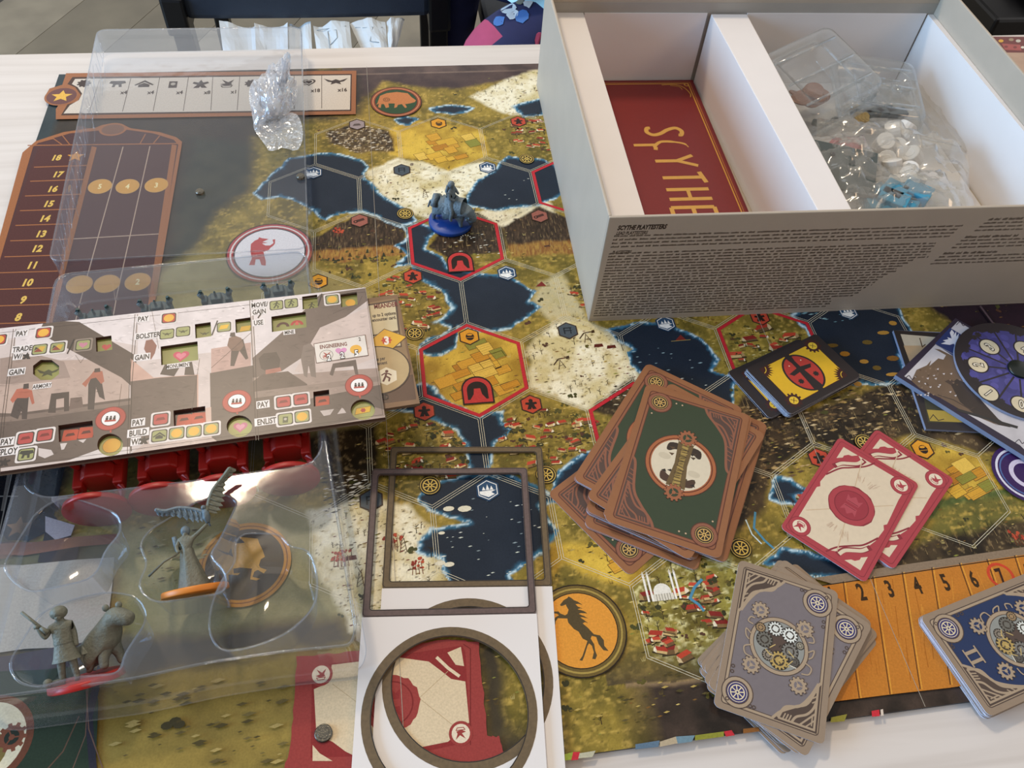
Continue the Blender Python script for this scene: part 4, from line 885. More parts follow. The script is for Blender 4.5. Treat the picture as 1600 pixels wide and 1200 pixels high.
# --- factory deck (grey backs), fanned
grey = card_proto('factory_card', 57, 87, 3.2, art_factory('#776f72', False), 'x', 'card', 'grey-backed cards in the fanned pile')
fans = [
 ({'TL': (1232,884), 'TR': (1376,1012), 'BL': (1096,1048)}, .1, 4, 'bottom grey-backed card, its corner furthest over the orange number track', 0),
 ({'TR': (1366,990), 'BR': (1228,1168)}, 1.5, 4, 'grey-backed card low in the fan, near corner beyond the board edge', 0),
 ({'TR': (1359,980), 'BR': (1248,1160)}, 2.9, 4, 'grey-backed card in the middle of the fan, its wheel corner to the right', 0),
 ({'TL': (1224,888), 'TR': (1356,974)}, 4.3, 3, 'second grey-backed card of the fan, its wheel beside the top card', 0),
 ({'TL': (1158,880), 'TR': (1308,926), 'BR': (1286,1158), 'BL': (1115,1100)}, 5.4, 1, 'topmost grey-backed card with the round clockwork picture in full view', 0)]
for cs, z, n, lab, _ in fans:
    loc, th = fit(cs, 57, 87, z+TH)
    for k in range(n):
        top = k == n-1; o = put(grey, (loc[0]+(0 if top else random.uniform(-2.5, 2.5)), loc[1]+(0 if top else random.uniform(-1.5, 1.5)), z+k*(TH+.01)-.02), th+(0 if top else random.uniform(-.05, .05)),
                                lab if top else 'grey-backed card inside the fanned pile with only its tan rim showing')
# --- numbered deck (blue backs) at the right
blue = card_proto('numbered_card', 57, 87, 3.2, art_factory('#1f3158', True), 'x', 'card', 'blue-backed cards in the squared deck')
loc, th = fit({'TL': (1437,962), 'BL': (1548,1122)}, 87, 57, 7)
th += math.pi/2
loc = (loc[0], loc[1], 0)
# photographed left side is the short end of the card
for k in range(18):
    top = k == 17
    put(blue, (loc[0]+(0 if top else random.uniform(-.5, .5)), loc[1]+(0 if top else random.uniform(-.5, .5)), .1+k*(TH+.01)), th+math.pi+(0 if top else random.uniform(-.012, .012)),
        'topmost blue-backed card marked II on the squared deck at the right' if top else 'blue-backed card under the top one with only its pale edge showing')
# --- objective cards (red backs)
red = card_proto('objective_card', 55, 86, 3.2, art_red, 'x', 'card', 'cream and red cards beside the orange number track')
l1, t1 = fit({'TL': (1371,671), 'TR': (1494,742), 'BR': (1392,896)}, 55, 86, 2.8)
for k in range(7): put(red, (l1[0]+random.uniform(-.3, .3)*(k < 6), l1[1], .1+k*(TH+.01)), t1, 'cream and red card on top of the rear block, half under the loose front card' if k == 6 else 'cream and red card inside the rear block with only its pale edge showing')
l2, t2 = fit({'TL': (1310,684), 'TR': (1434,757), 'BR': (1353,913), 'BL': (1221,822)}, 55, 86, 2.9)
put(red, (l2[0], l2[1], 2.85), t2, 'loose cream and red card in front with its whole wax seal showing')
# --- combat cards (yellow backs)
yel = card_proto('combat_card', 44, 67, 2.6, art_yellow, 'x', 'card', 'yellow and black cards in the offset stack')
l1, t1 = fit({'TL': (1135,580), 'BL': (1204,656)}, 67, 44, 1.5); l2, t2 = fit({'TL': (1161,573), 'TR': (1274,523), 'BR': (1345,588), 'BL': (1240,649)}, 67, 44, 7)
for k in range(6): put(yel, (l1[0]+random.uniform(-.5, .5), l1[1]+random.uniform(-.5, .5), .1+k*(TH+.01)), t1+math.pi/2+random.uniform(-.02, .02), 'yellow and black card at the top of the lower block, its left strip showing' if k == 5 else 'yellow and black card inside the stack with only its pale edge showing')
for k in range(14):
    top = k == 13; put(yel, (l2[0]+(0 if top else random.uniform(-.5, .5)), l2[1]+(0 if top else random.uniform(-.5, .5)), 2.25+k*(TH+.01)), t2+math.pi/2+(0 if top else random.uniform(-.02, .02)),
        'topmost yellow and black card with the red sword oval in full view' if top else 'yellow and black card inside the stack with only its pale edge showing')
# ================================================================ game box
BO = (230.5, -191.5, 0); BA = R(-1.75); cb, sb = math.cos(BA), math.sin(BA)
RB = np.array([[cb, -sb, 0], [sb, cb, 0], [0, 0, 1]])
def BU(u, v, z=None, y=None):
    """photograph point on the box's own level z (or its own upright plane y)"""
    d = RB.T @ (RC.T @ np.array([(u-800)/F, (v-600)/F, 1.0])); c = RB.T @ (CC-np.array(BO))
    s = (z-c[2])/d[2] if z is not None else (y-c[1])/d[1]; p = c+s*d
    return (p[0], p[1]) if z is not None else (p[0], p[2])
def BW(x, y, z): return (BO[0]+cb*x-sb*y, BO[1]+sb*x+cb*y, z)
BW_, BD_, BH_ = 365, 297, 97
mat('box_paper', '#b3a797', .55, var=.03, vscale=40, bump=.05, bscale=900)
mat('box_lining', '#a7a29a', .7, var=.03)
mat('insert_card', '#e6e1df', .55, var=.015, vscale=30)
box = thing('game_box', 'open grey-beige game box with printed names on its front, standing on the game board', 'box', BO, BA)
t_ = 2.2
MB().box(0, 0, 0, BW_, BD_, 2).build('bottom', MATS['box_paper'], box)
for nm, q in (('front_wall', (0,0,2,BW_,t_,BH_)), ('back_wall', (0,BD_-t_,2,BW_,BD_,BH_)), ('side_wall', (0,t_,2,t_,BD_-t_,BH_)), ('side_wall', (BW_-t_,t_,2,BW_,BD_-t_,BH_))):
    o_ = MB().box(*q).build(nm, MATS['box_paper'], box, bevel=.7)
for q in ((t_,BD_-t_-.35,2,BW_-t_,BD_-t_-.05,81), ):
    MB().box(*q).build('lining', MATS['box_lining'], box)
# the names printed on the front
a = Art(.02)
INK = '#2e211b'
def ft(t, u, v, size, bold=.03):
    x, z = BU(u, v, y=0); a.text(t, x, z, size, INK, al='L', shear=.25, bold=bold, sx=.62)
ft('SCYTHE PLAYTESTERS', 965, 356, 5.2, .05); ft('LEAD PLAYTESTERS', 963, 364.5, 3.8, .03); ft('PLAYTESTERS', 957, 394, 3.4, .03)
q = random.Random(8)
def row(x0, x1, z, h=1.5):
    x = x0
    while x < x1:
        L_ = q.uniform(2.2, 5.5); k = 0
        while k < L_ and x+k < x1:
            w_ = q.uniform(.5, .95); hh = h*q.choice((1, 1, .72, .72, .8)); a.conv([(x+k, z-h/2), (x+k+w_*.8, z-h/2), (x+k+w_*.8+hh*.25, z-h/2+hh), (x+k+hh*.25, z-h/2+hh)], INK); k += w_+.18
        x += L_+(1.0 if q.random() < .5 else 1.9)
for k in range(4): row(5.6-.25*k, 246-1.6*k, 81.5-3.1*k)
for k in range(24): row(4.6-.25*k*.3, (236 if k < 6 else 226-2.2*(k-6) if k < 20 else 182)-q.uniform(0, 4), 66.2-2.62*k)
for z, n in ((86.5, 3), (71, 3), (56, 3)):
    xx = 262-(86.5-z)*.55; row(xx, xx+40, z, 2.2)
    for k in range(1, n+1): row(xx-1.6*k, 360, z-3.2*k)
o_ = a.build('printed_names', box, 0, MATS['box_print']); o_.rotation_euler = (R(90), 0, 0); o_.location = (0, -.00003, 0)
# --- white cardboard insert
ins = thing('cardboard_insert', 'folded white cardboard insert dividing the open box into two wells', 'box insert', BW(0, 0, 2.1), BA)
IZ = 70
MB().prism([(2.6,2.6),(34,2.6),(35,294.4),(2.6,294.4)], 0, IZ).build('left_channel', MATS['insert_card'], ins, bevel=.5)
MB().prism([(158,2.6),(182,2.6),(183,292),(150,292)], 0, IZ).build('divider', MATS['insert_card'], ins, bevel=.6)
MB().box(36, 293.0, 0, 147, 294.2, IZ).build('well_back_panel', MATS['insert_card'], ins); MB().box(184, 293.0, 0, 355, 294.2, IZ).build('well_back_panel', MATS['insert_card'], ins)
MB().prism([(360.6,2.6),(362.4,2.6),(362.4,294),(357,294)], 0, IZ-1).build('right_panel', MATS['insert_card'], ins)
MB().box(36, 2.6, 0, 150, 292.5, .8).build('well_floor', MATS['insert_card'], ins); MB().box(184, 2.6, 0, 357, 292.5, .8).build('well_floor', MATS['insert_card'], ins)
# --- red rulebook in the left well
bk = thing('rulebook', 'dark red rulebook with gold lettering lying in the left well of the open box', 'book', BW(0, 0, 3.2), BA)
mat('paper_block', '#e4dccf', .8); mat('red_cover', '#7a1f22', .42)
X0, X1, Y0, Y1 = 37, 148, 20, 290
MB().box(X0+.5, Y0+.5, .3, X1-.5, Y1-.5, 5.2).build('pages', MATS['paper_block'], bk); MB().box(X0, Y0, 5.2, X1, Y1, 5.6).build('cover', MATS['red_cover'], bk)
MB().box(X0, Y0, 0, X1, Y1, .3).build('back_cover', MATS['red_cover'], bk)
a = Art(.02); a.rect(X0, Y0, X1, Y1, '#7c2825'); a.up(); GO = '#c9963c'
a.rect(X0, Y0, X0+2, Y1, '#6a1a20'); a.rect(X1-2, Y0, X1, Y1, '#6a1a20'); a.rect(X0+2, Y1-2, X1-2, Y1, '#6a1a20'); a.up()
a.line([(X0+6, Y0+6), (X0+6, Y1-6), (X1-6, Y1-6), (X1-6, Y0+6)], 1.1, GO, closed=True); a.up(); a.line([(X1-4, Y0), (X1-4, Y1-4), (X0, Y1-4)], .35, GO)
x, y = X1-6, Y1-6; a.disc(x-2, y-2, 2.6, GO, 14); a.line(spline([(x-26,y-2),(x-14,y-1.4),(x-6,y-6),(x-2,y-16),(x-3,y-22)]), 1, GO); a.line(spline([(x-18,y-3),(x-10,y-5),(x-8,y-10)]), .7, GO); a.up(); a.disc(x-2, y-2, 1.3, '#7f2226', 12)
zb = 9
def glet(P, u, v, s, w):
    x, y = BU(u, v, zb)
    for L_ in P: a.line([(x+s*q_[1], y-s*q_[0]) for q_ in L_], w, '#d4a24e')
# letters drawn turned a quarter right: (along reading direction, towards letter top)
G = '#d4a24e'
def LT(strokes, u, v, kx=1.0, ky=1.0):
    x, y = BU(u, v, zb); a.up(0)
    for L_, w_ in strokes: a.line([(x+ky*p_[1], y-kx*p_[0]) for p_ in L_], w_, G)
LT([(spline([(5,14),(6.5,9),(-1,4),(-5,9),(-6.5,13),(-2,15.5)][::-1], 5), 3.6) ][:0]+[(spline([(5.5,14.5),(5.5,17),(0,18.5),(-4.5,14),(-2,6),(3,-1),(5,-8),(1,-13),(-4.5,-12),(-5,-9)], 5), 3.9)], 1033, 205)
LT([(spline([(3,21),(-2,18),(-5,8),(-5.5,0),(-4,-4),(0,-8),(3,-9)], 5), [1]*4+[2.2]*6+[3]*10+[3.2]*11), ([(2,-8),(6,-9)], 3.5), ([(-1,-8),(-1,-27)], 3.4)], 1038, 227)
LT([([(-7,16),(0,1)], 3.6), ([(7,18),(0,1)], 3.6), ([(0,2),(0,-18)], 3.9)], 1056, 251)
LT([([(-7,14),(7,17)], 3.9), ([(0,14),(0,-19)], 3.9)], 1070, 277)
LT([([(-6,18),(-6,-18)], 3.9), ([(6,18),(6,-18)], 3.9), ([(-6,0),(6,0)], 3.2)], 1077, 303)
LT([([(-5,18),(-5,-18)], 3.9), ([(-5,18),(7,18)], 3.6), ([(-5,0),(6,0)], 3.6), ([(-5,-18),(7,-18)], 3.6)], 1085, 330)
a.build('printed_cover', bk, 5.62, MATS['card_print'])
# --- things in the right-hand well
clear('clear_shell', '#f6f8f8', .11, .07, 1.0, bump=.2, bscale=40, base=.09)
clear('bag_film', '#f8f8f6', .15, .14, 1.0, hazecol='#f4f0ea', bump=.55, bscale=40, base=.08)
clear('crinkled_film', '#f6f8fc', .34, .16, 1.0, hazecol='#f4f8ff', bump=.8, bscale=90, base=.24)
def shell(label, u, v, z, rz, sx, sy, sz, tilt, name='clear_case', group=None):
    x, y = BU(u, v, z); t = thing(name, label, 'plastic case', BW(x, y, z), BA+rz); t.rotation_euler = (tilt[0], tilt[1], BA+rz)
    def ring(k, zz, r=8): return [(px, py, zz) for px, py in rrect(-sx/2*k, -sy/2*k, sx/2*k, sy/2*k, r)]
    MB(True).loft([ring(1.08, 0, 10), ring(1.0, .6, 9), ring(.98, sz*.35), ring(1.0, sz*.4), ring(.95, sz*.9), ring(.9, sz), ring(.72, sz), ring(.68, sz-3)], False, True).build('lid', MATS['clear_shell'], t)
    MB(True).loft([ring(1.1, -.5, 10), ring(.98, -1), ring(.93, -sz*.7), ring(.86, -sz*.8)], False, True).build('tray', MATS['clear_shell'], t)
    for k in (-.3, 0, .3): MB(True).tube([(-sx*.42, sy*k, sz*.93), (sx*.42, sy*k, sz*.93)], 1.2, 6).build('rib', MATS['clear_shell'], t)
    return t
shell('clear plastic case with brown coins, leaning against the divider in the open box', 1266, 140, 44, R(27), 88, 78, 24, (R(12), R(-6)))
c2 = shell('clear plastic case with raised letters on its lid, at the back of the right well', 1368, 152, 32, R(-8), 72, 74, 15, (R(10), R(4)))
a = Art(.1); a.text('SFG', 0, 4, 20, '#d8dcdc', bold=.0, sx=.8, rot=math.pi); 
a = MB(True)
for P in ([(-14,6),(-18,6),(-18,0),(-13,0),(-13,-7),(-19,-7)], [(-6,-7),(-6,7),(2,7)], [(-6,0),(0,0)], [(15,6),(7,6),(7,-7),(15,-7),(15,0),(11,0)]): a.tube([(x, y, 15) for x, y in P], .7, 6)
a.build('raised_lettering', MATS['clear_shell'], c2)
mat('coin_brown', '#8a5a3c', .4, metal=.3); mat('coin_gold', '#c9a24a', .35, metal=.6); mat('token_dark', '#4f5a5c', .6); mat('token_white', '#dedbd6', .5); mat('token_pink', '#c26a72', .5); mat('token_blue', '#3f9ac4', .45)
def coin(name, label, grp, u, v, z, r, h, m, rz=0, tilt=(0, 0), n=16):
    x, y = BU(u, v, z); b = MB().lathe([(r-.5, 0), (r, .4), (r, h-.4), (r-.5, h)], n=n).lathe([(r*.55, h), (r*.5, h+.35)], n=n).build(name, MATS[m])
    place(b, BW(x, y, z)); b.rotation_euler = (tilt[0], tilt[1], rz); tag(b, label, 'token', grp); return b
q = random.Random(6)
for k in range(12): coin('coin', 'brown cardboard coin heaped inside the clear case by the divider', 'brown coins in the clear case', 1262+q.uniform(-25, 25), 150+q.uniform(-12, 12), 27+q.uniform(0, 8), 9, 1.8, 'coin_brown', tilt=(q.uniform(-.4, .4), q.uniform(-.4, .4)))
for k in range(6): coin('coin', 'small gold coin stacked at the edge of the clear cases', 'gold coins between the clear cases', 1335+(k % 3)*6, 186+(k//3)*5, 22, 3.5, 6, 'coin_gold', tilt=(.3, .2))
for k in range(5): coin('coin', 'silver-grey piece under the lower rim of the clear case by the divider', 'small grey pieces under the clear case', 1275+k*13, 196+q.uniform(-6, 3.6), 20, 4.5, 5, 'token_dark', tilt=(q.uniform(-.6, .6), .4))
for k in range(8): 
    x, y = BU(1345+(k % 4)*18, 172+(k//4)*8, 18+q.uniform(0, 4)); b = MB().box(-9, -5, 0, 9, 5, 4).build('token', MATS['token_dark'], bevel=.6); place(b, BW(x, y, 16+(k//4)*6), q.uniform(-.4, .4)); tag(b, 'dark grey-green block in the lettered clear case', 'token', 'dark blocks in the lettered case')
def bag(label, u, v, z, sx, sy, hz, rz, seed, film='bag_film', name='plastic_bag'):
    """a slack zip bag: two puffed films that meet at the rim, and its zip strip"""
    x, y = BU(u, v, z); t = thing(name, label, 'plastic bag', BW(x, y, z), BA+rz); n = 34
    for side, nm in ((1, 'upper_film'), (-1, 'lower_film')):
        vs = []; fs = []
        for j in range(n+1):
            for i in range(n+1):
                a_, b_ = i/n*2-1, j/n*2-1; e = max(0, (1-a_**4)*(1-b_**4)); p = Vector((a_*2.2+seed, b_*2.2, seed*3.1+side))
                w1 = noise.noise(p)*.55+noise.noise(p*2.3)*.35+abs(noise.noise(p*4.5))*.22
                hh = hz*e*(.55+w1)*(1 if side > 0 else .35); k_ = 1+.10*noise.noise(Vector((a_*1.5, b_*1.5, seed)))
                vs.append((a_*sx/2*k_, b_*sy/2*k_, side*hh+ (noise.noise(p*1.2)*hz*.25)))
        for j in range(n):
            for i in range(n): k_ = j*(n+1)+i; fs.append((k_, k_+1, k_+n+2, k_+n+1))
        MB(True)._f(vs, fs).build(nm, MATS[film], t)
    MB(True).tube([(-sx/2, sy/2*.86, 1), (0, sy/2*.9, 2), (sx/2, sy/2*.86, 1)], .8, 6).build('zip_strip', MATS[film], t)
    return t
bag('large crumpled zip bag with white pieces, in the front of the right well', 1395, 262, 34, 120, 105, 26, R(-18), 2.3)
bag('zip bag holding the dark grey card, against the divider near the box front', 1318, 270, 40, 74, 90, 20, R(14), 5.1)
bag('zip bag with bright blue pieces at the very front of the right well', 1390, 320, 34, 110, 56, 18, R(4), 8.7)
bag('flat empty zip bag whose white strip sticks up by the lettered clear case', 1440, 175, 20, 70, 105, 8, R(-12), 3.3)
x, y = BU(1312, 266, 44); b = MB().box(-27, -24, 0, 27, 24, 3.6).build('folded_card', MATS['token_dark'], bevel=.5); place(b, BW(x, y, 44), R(-24)); b.rotation_euler[0] = R(8); tag(b, 'dark grey-green folded card inside the zip bag by the divider', 'card')
x, y = BU(1300, 243, 49); b = MB(True).ball((0, 0, 0), (2.2, 2.2, 1.2), 12, 8).build('rivet', mat('rivet_dark', '#33363a', .3, metal=.6)); place(b, BW(x, y, 50.5)); tag(b, 'small dark rivet near the corner of the dark grey folded card', 'rivet')
for k, (du, dv) in enumerate(((0,0),(26,4),(10,18),(38,20),(-12,30),(20,36),(48,38),(60,18),(34,-14),(8,-18),(52,56),(24,58))):
    coin('white_piece', 'round white piece inside the large zip bag', 'white pieces in the large zip bag', 1376+du*.9, 230+dv*1.2, 30+q.uniform(0, 6), 7.5, 12, 'token_white', tilt=(q.uniform(-1.1, 1.1), q.uniform(-1.1, 1.1)))
for k, (u, v) in enumerate(((1318,232),(1333,236),(1305,228))): coin('pink_piece', 'round pink piece at the back of the zip bag by the divider', 'pink pieces in the zip bag', u, v, 34, 6, 4, 'token_pink', tilt=(.3*k, -.2))
for k in range(7):
    x, y = BU(1372+(k % 4)*18, 310+(k//4)*12, 36); b = MB().box(-11, -9, 0, 11, 9, 10).build('blue_piece', MATS['token_blue'], bevel=1.2); place(b, BW(x, y, 32+4*(k % 2)), q.uniform(-.8, .8)); tag(b, 'bright blue block in the front zip bag of the box', 'token', 'blue pieces in the front zip bag')
# ================================================================ player mat (two layers with cut-out wells)
MZ = 43.0; mc = U(300, 600, MZ); MT = lambda x, y: (U(x, y, MZ)[0]-mc[0], U(x, y, MZ)[1]-mc[1])
mat('mat_edge', '#7a6654', .7)
pm = thing('player_mat', 'double-layer player mat with worker scenes and cut-out wells, resting on the clear tray', 'player mat', (mc[0], mc[1], 39))
out_px = [(-230,539),(571,449),(602,652),(-268,775)]
mat_out = [MT(*p) for p in out_px]
def quad(u, v, w_, h_, sk=-.14): return [(u-w_/2, v+h_/2-sk*w_/2), (u+w_/2, v+h_/2+sk*w_/2), (u+w_/2-1.5, v-h_/2+sk*w_/2), (u-w_/2-1, v-h_/2-sk*w_/2)]
holes = {'h1': quad(163,537,25,22), 'h3': quad(119,674,54,26), 'h5': quad(318,516,25,22), 'h6': quad(381,508,25,21), 'h7': quad(281,552,58,29), 'h8': quad(297,651,50,26),
         'h10': quad(485,472,24,20), 'h11': quad(546,468,26,20), 'h12': quad(452,503,54,24), 'h13': quad(503,622,25,23),
         'oct': [(72+22*math.cos(R(22.5+45*k)), 578-17*math.sin(R(22.5+45*k))) for k in range(8)],
         'c1': circ(172,695,20,24,17.5), 'c2': circ(374,666,20,24,17), 'c3': circ(567,640,19,24,16)}
HM = [[MT(*p) for p in h] for h in holes.values()]
LT_, DKB, MID = '#d9cdca', '#5b4a40', '#a98f80'
bgp = [ # painted scene, from the back forwards
 (out_px, '#c9b9b2'),
 ([(-230,539),(571,449),(574,468),(-232,556)], LT_),
 ([(24,515),(100,507),(120,540),(24,560)], LT_), ([(124,503),(213,493),(213,540),(160,530)], LT_), ([(215,495),(392,471),(392,545),(350,548),(215,565)], LT_), ([(394,470),(500,458),(440,520),(398,560)], LT_),
 ([(-240,620),(24,565),(200,560),(202,640),(-250,700)], '#b59c8e'), ([(70,500),(124,503),(213,556),(213,610),(190,590),(60,520)], '#54453c'),
 ([(0,560),(50,552),(100,565),(110,590),(20,600),(0,600)], '#9a8478'), ([(204,640),(204,560),(240,590),(310,585),(310,640)], '#c49d8c'), ([(330,545),(392,535),(392,600),(330,590)], '#b9968a'),
 ([(204,596),(250,590),(308,586),(308,640),(310,672),(204,690)], '#66554b'), ([(250,585),(262,560),(275,558),(280,575),(272,588)], '#4a3d36'), ([(288,586),(290,570),(300,565),(304,586)], '#4a3d36'),
 ([(328,583),(400,570),(403,690),(330,700)], '#5f5047'), ([(308,640),(330,636),(331,700),(310,705)], '#c7a797'),
 ([(394,560),(440,520),(500,460),(571,450),(574,470),(540,495),(500,540),(470,560),(440,580),(400,590)], '#6b5a50'), ([(500,512),(575,480),(585,560),(500,590),(460,580)], '#c8b4aa'), ([(395,590),(520,580),(590,575),(596,610),(398,640)], '#9a8478'),
 ([(390,600),(410,585),(450,580),(480,600),(485,640),(400,660)], '#5f4e44'), ([(404,560),(412,552),(432,550),(438,562),(436,576),(420,582),(408,576)], '#4e4038'), ([(415,578),(438,574),(440,580),(415,585)], '#a86a5a'),
 ([(-250,640),(24,646),(204,622),(206,705),(100,720),(-260,760)], '#5f4f46'), ([(-260,668),(24,650),(204,626),(204,632),(24,658),(-260,678)], '#7c695d'),
 ([(398,640),(600,600),(602,652),(402,690)], '#5d4e45'), ([(398,612),(592,588),(592,596),(398,622)], '#8a766a'),
 ([(60,700),(80,703),(84,710),(70,716),(60,712)], '#cdbfb8'), ([(94,693),(105,692),(100,702),(96,703)], '#cdbfb8'), ([(122,688),(135,686),(130,692)], '#cdbfb8'), ([(500,642),(522,639),(516,648),(506,650)], '#b9aaa2'), ([(527,647),(535,636),(541,645)], '#b9aaa2'),
 ([(-260,748),(24,735),(200,704),(204,716),(24,746),(-262,775)], '#b39d92'), ([(100,722),(160,700),(204,698),(204,712)], '#d5c8c2'), ([(206,708),(340,690),(320,676),(230,690)], '#bfa99e'), ([(340,700),(380,690),(400,680),(402,690)], '#d5c8c2'), ([(404,684),(602,648),(602,655),(404,694)], '#a08c80'), ([(570,632),(600,640),(601,650),(575,652)], '#8a766a')]
fig_ = [ # workers and machines in the picture
 ([(16,650),(25,620),(38,618),(45,620),(42,655),(34,655),(34,640),(28,655)], '#463a35'), ([(16,625),(26,608),(38,606),(50,610),(54,630),(50,632),(46,620),(42,622),(27,622),(20,630)], '#b0604a'), ([(36,608),(37,600),(45,599),(45,607)], '#463a35'),
 ([(137,640),(138,600),(145,585),(158,590),(164,625),(155,620),(150,605),(147,640)], '#4a3e38'), ([(128,600),(140,588),(148,578),(160,580),(163,596),(158,600),(150,590),(142,592),(134,605)], '#a8644e'), ([(147,582),(148,576),(156,575),(157,581)], '#4a3e38'),
 ([(75,645),(80,615),(108,612),(108,642),(100,643),(100,622),(88,624),(87,645)], '#4a3d36'), ([(108,640),(110,622),(128,620),(130,636)], '#6e5a50'),
 ([(361,552),(364,528),(380,530),(388,560),(384,562),(374,548),(366,572),(360,572)], '#4f413a'), ([(355,540),(358,528),(366,524),(377,528),(381,540),(375,548),(362,548)], '#7c5f50'), ([(359,526),(360,520),(367,519),(368,526)], '#4f413a'),
 ([(225,545),(228,532),(238,530),(245,540),(242,552),(236,562),(230,555)], '#8a5a4c'), ([(475,587),(470,560),(474,540),(485,536),(492,545),(492,560),(494,590),(486,588),(482,570),(480,590)], '#7a6a60'),
 ([(515,585),(520,568),(556,562),(560,585),(555,585),(552,572),(524,575),(520,588)], '#5d4e46')]
def cdt(polys, hl):
    V = []; Fc = []
    for P in polys+hl:
        P2 = [MT(*p) for p in P] if P in polys else P
        if sum(P2[i-1][0]*P2[i][1]-P2[i][0]*P2[i-1][1] for i in range(len(P2))) < 0: P2 = P2[::-1]
        b = len(V); V += [Vector(p) for p in P2]; Fc.append(list(range(b, b+len(P2))))
    vo, _, fo, _, _, of = delaunay_2d_cdt(V, [], Fc, 0, 1e-4, True)
    return vo, fo, of
polys = [p for p, _ in bgp+fig_]; cols = [c for _, c in bgp+fig_]
vo, fo, of = cdt(polys, HM)
a = Art(.02)
# crossing polygons: keep only triangles of the top-most colour that lie on the mat and outside the wells
for f, src in zip(fo, of):
    if not src or 0 not in src or any(k >= len(polys) for k in src): continue
    a.n = 0; a.tri([tuple(vo[i]) for i in f], [(0,1,2)], cols[max(src)])
a.up(); q = random.Random(21); allp = [(P_, c_) for P_, c_ in bgp+fig_]
def fat(H): cx0, cy0 = sum(v[0] for v in H)/len(H), sum(v[1] for v in H)/len(H); return [(cx0+(x-cx0)*1.12, cy0+(y-cy0)*1.12) for x, y in H]
FH = [fat(H) for H in holes.values()]
for k in range(2600):
    u, v = q.uniform(-20, 600), q.uniform(455, 740); L_, t_q = q.uniform(3, 16), q.uniform(.8, 3.4); sl = -.12 if q.random() < .6 else q.uniform(-.6, .9)
    P_ = [(u-L_/2, v-sl*L_/2), (u, v-t_q/2), (u+L_/2, v+sl*L_/2), (u, v+t_q/2)]
    tops = [next((c_ for Pp, c_ in allp[::-1] if inpoly(x_, y_, Pp)), None) for x_, y_ in P_]
    if tops[0] is None or len(set(tops)) > 1 or not all(inpoly(x_, y_, out_px) for x_, y_ in P_) or any(inpoly(x_, y_, H) for x_, y_ in P_+[(u, v)] for H in FH): continue
    a.conv([MT(x_, y_) for x_, y_ in P_], shade(tops[0], q.uniform(.78, 1.2)))
a.up(); a.T = MT
for P in ([(23,514),(5,655),(-2,740)], [(213,491),(204,600),(201,709)], [(392,469),(397,560),(402,688)]):
    for d in (-2, 2): a.line([(x+d, y) for x, y in P], .9, '#3e332e')
a.line([(-230,546),(571,456),(598,648),(-264,768)], .5, '#3e332e', closed=True)
for P in ([(236,478),(248,545)], [(118,555),(126,567),(134,555)], [(520,490),(532,485),(560,475),(566,462)], [(330,575),(392,520)], [(190,600),(185,640)], [(300,640),(312,560)]): a.line(P, .5, '#4f433d')
a.up()
def mt(t, u, v, size=5.6, c='#2c2624', bg=True, rot=R(4.5), sx=.62):
    x, y = MT(u, v); T0_ = a.T; a.T = MMT
    if bg:
        w_ = len(t)*size*sx*.6; ca_, sa_ = math.cos(rot), math.sin(rot); P = [(-w_/2-.6,-size*.48),(w_/2+.6,-size*.48),(w_/2+.6,size*.5),(-w_/2-.6,size*.5)]
        a.conv([(x+p*ca_-q_*sa_, y+p*sa_+q_*ca_) for p, q_ in P], '#e4dcd8'); a.up()
    a.text(t, x, y, size, c, rot=rot, bold=.03, sx=sx); a.T = T0_
    if bg: a.up(-1)
def sq(u, v, fill, rim='#3b352c', w_=8.6, h_=8.2, halo='#ddd2cc'):
    x, y = MT(u, v); T0_ = a.T; a.T = MMT; rt = R(4)
    rr = lambda k: [(x+p*math.cos(rt)-q_*math.sin(rt), y+p*math.sin(rt)+q_*math.cos(rt)) for p, q_ in rrect(-w_/2+k, -h_/2+k, w_/2-k, h_/2-k, 1.4)]
    a.conv(rr(-1), halo); a.up(); a.conv(rr(0), rim); a.up(); a.conv(rr(.6), fill); a.up(); a.T = T0_; return x, y
OL, CO = '#9a9a62', '#e0a838'
def coinp(x, y, r=3.0): a.T = MMT; a.disc(x, y, r, CO, 16); a.T = MT
def gl(kind, x, y, s, c):
    A_ = globals()['A']; globals()['A'] = a; T0_ = a.T; a.T = MMT; glyph(kind, x, y, s, c); a.T = T0_; globals()['A'] = A_
def dn(): a.up(-3)
for t, u, v in (('PAY',34,521),('TRADE',35,545),('W/',28,557),('GAIN',26,581),('PAY',11,690),('DEPLOY',8,706),('PAY',224,498),('BOLSTER',232,524),('GAIN',222,558),('PAY',216,660),('BUILD',216,676),('W/',212,690),('MOVE/',406,476),('GAIN',405,487),('USE',404,504),('PAY',411,632),('ENLIST',417,658)): mt(t, u, v)
for t, u, v in (('ARMORY',66,603),('MONUMENT',279,571),('MINE',452,519)): mt(t, u, v, 4.0)
for u, v in ((42,556),(225,688),(7,722)): gl('worker', *MT(u, v), .5, '#2c2624')
for u, v in ((68,520),(264,497)): x, y = sq(u, v, '#b03c30'); coinp(x, y, 3.1); dn()
x, y = sq(-2, 531, '#b03c30'); coinp(x, y, 3.1); dn()
for u, v in ((62,546),(90,543)):
    x, y = sq(u, v, OL); a.T = MMT; a.conv([(x-3,y-2),(x+2,y-2),(x-1,y+1)], '#8a3a2c'); a.conv([(x-1,y+1),(x+2,y-2),(x+3,y+2),(x,y+2.4)], '#c9a03c'); a.conv([(x-3,y-1),(x-1,y+1),(x-2.6,y+2)], '#3b352c'); a.T = MT; dn()
x, y = sq(130, 539, OL, halo='#8a7a6c'); gl('heart', x, y, .5, '#c07a8c'); dn()
for u, v in ((261,522),(286,518)): x, y = sq(u, v, OL); gl('wings', x, y, .35, '#4f5030'); dn()
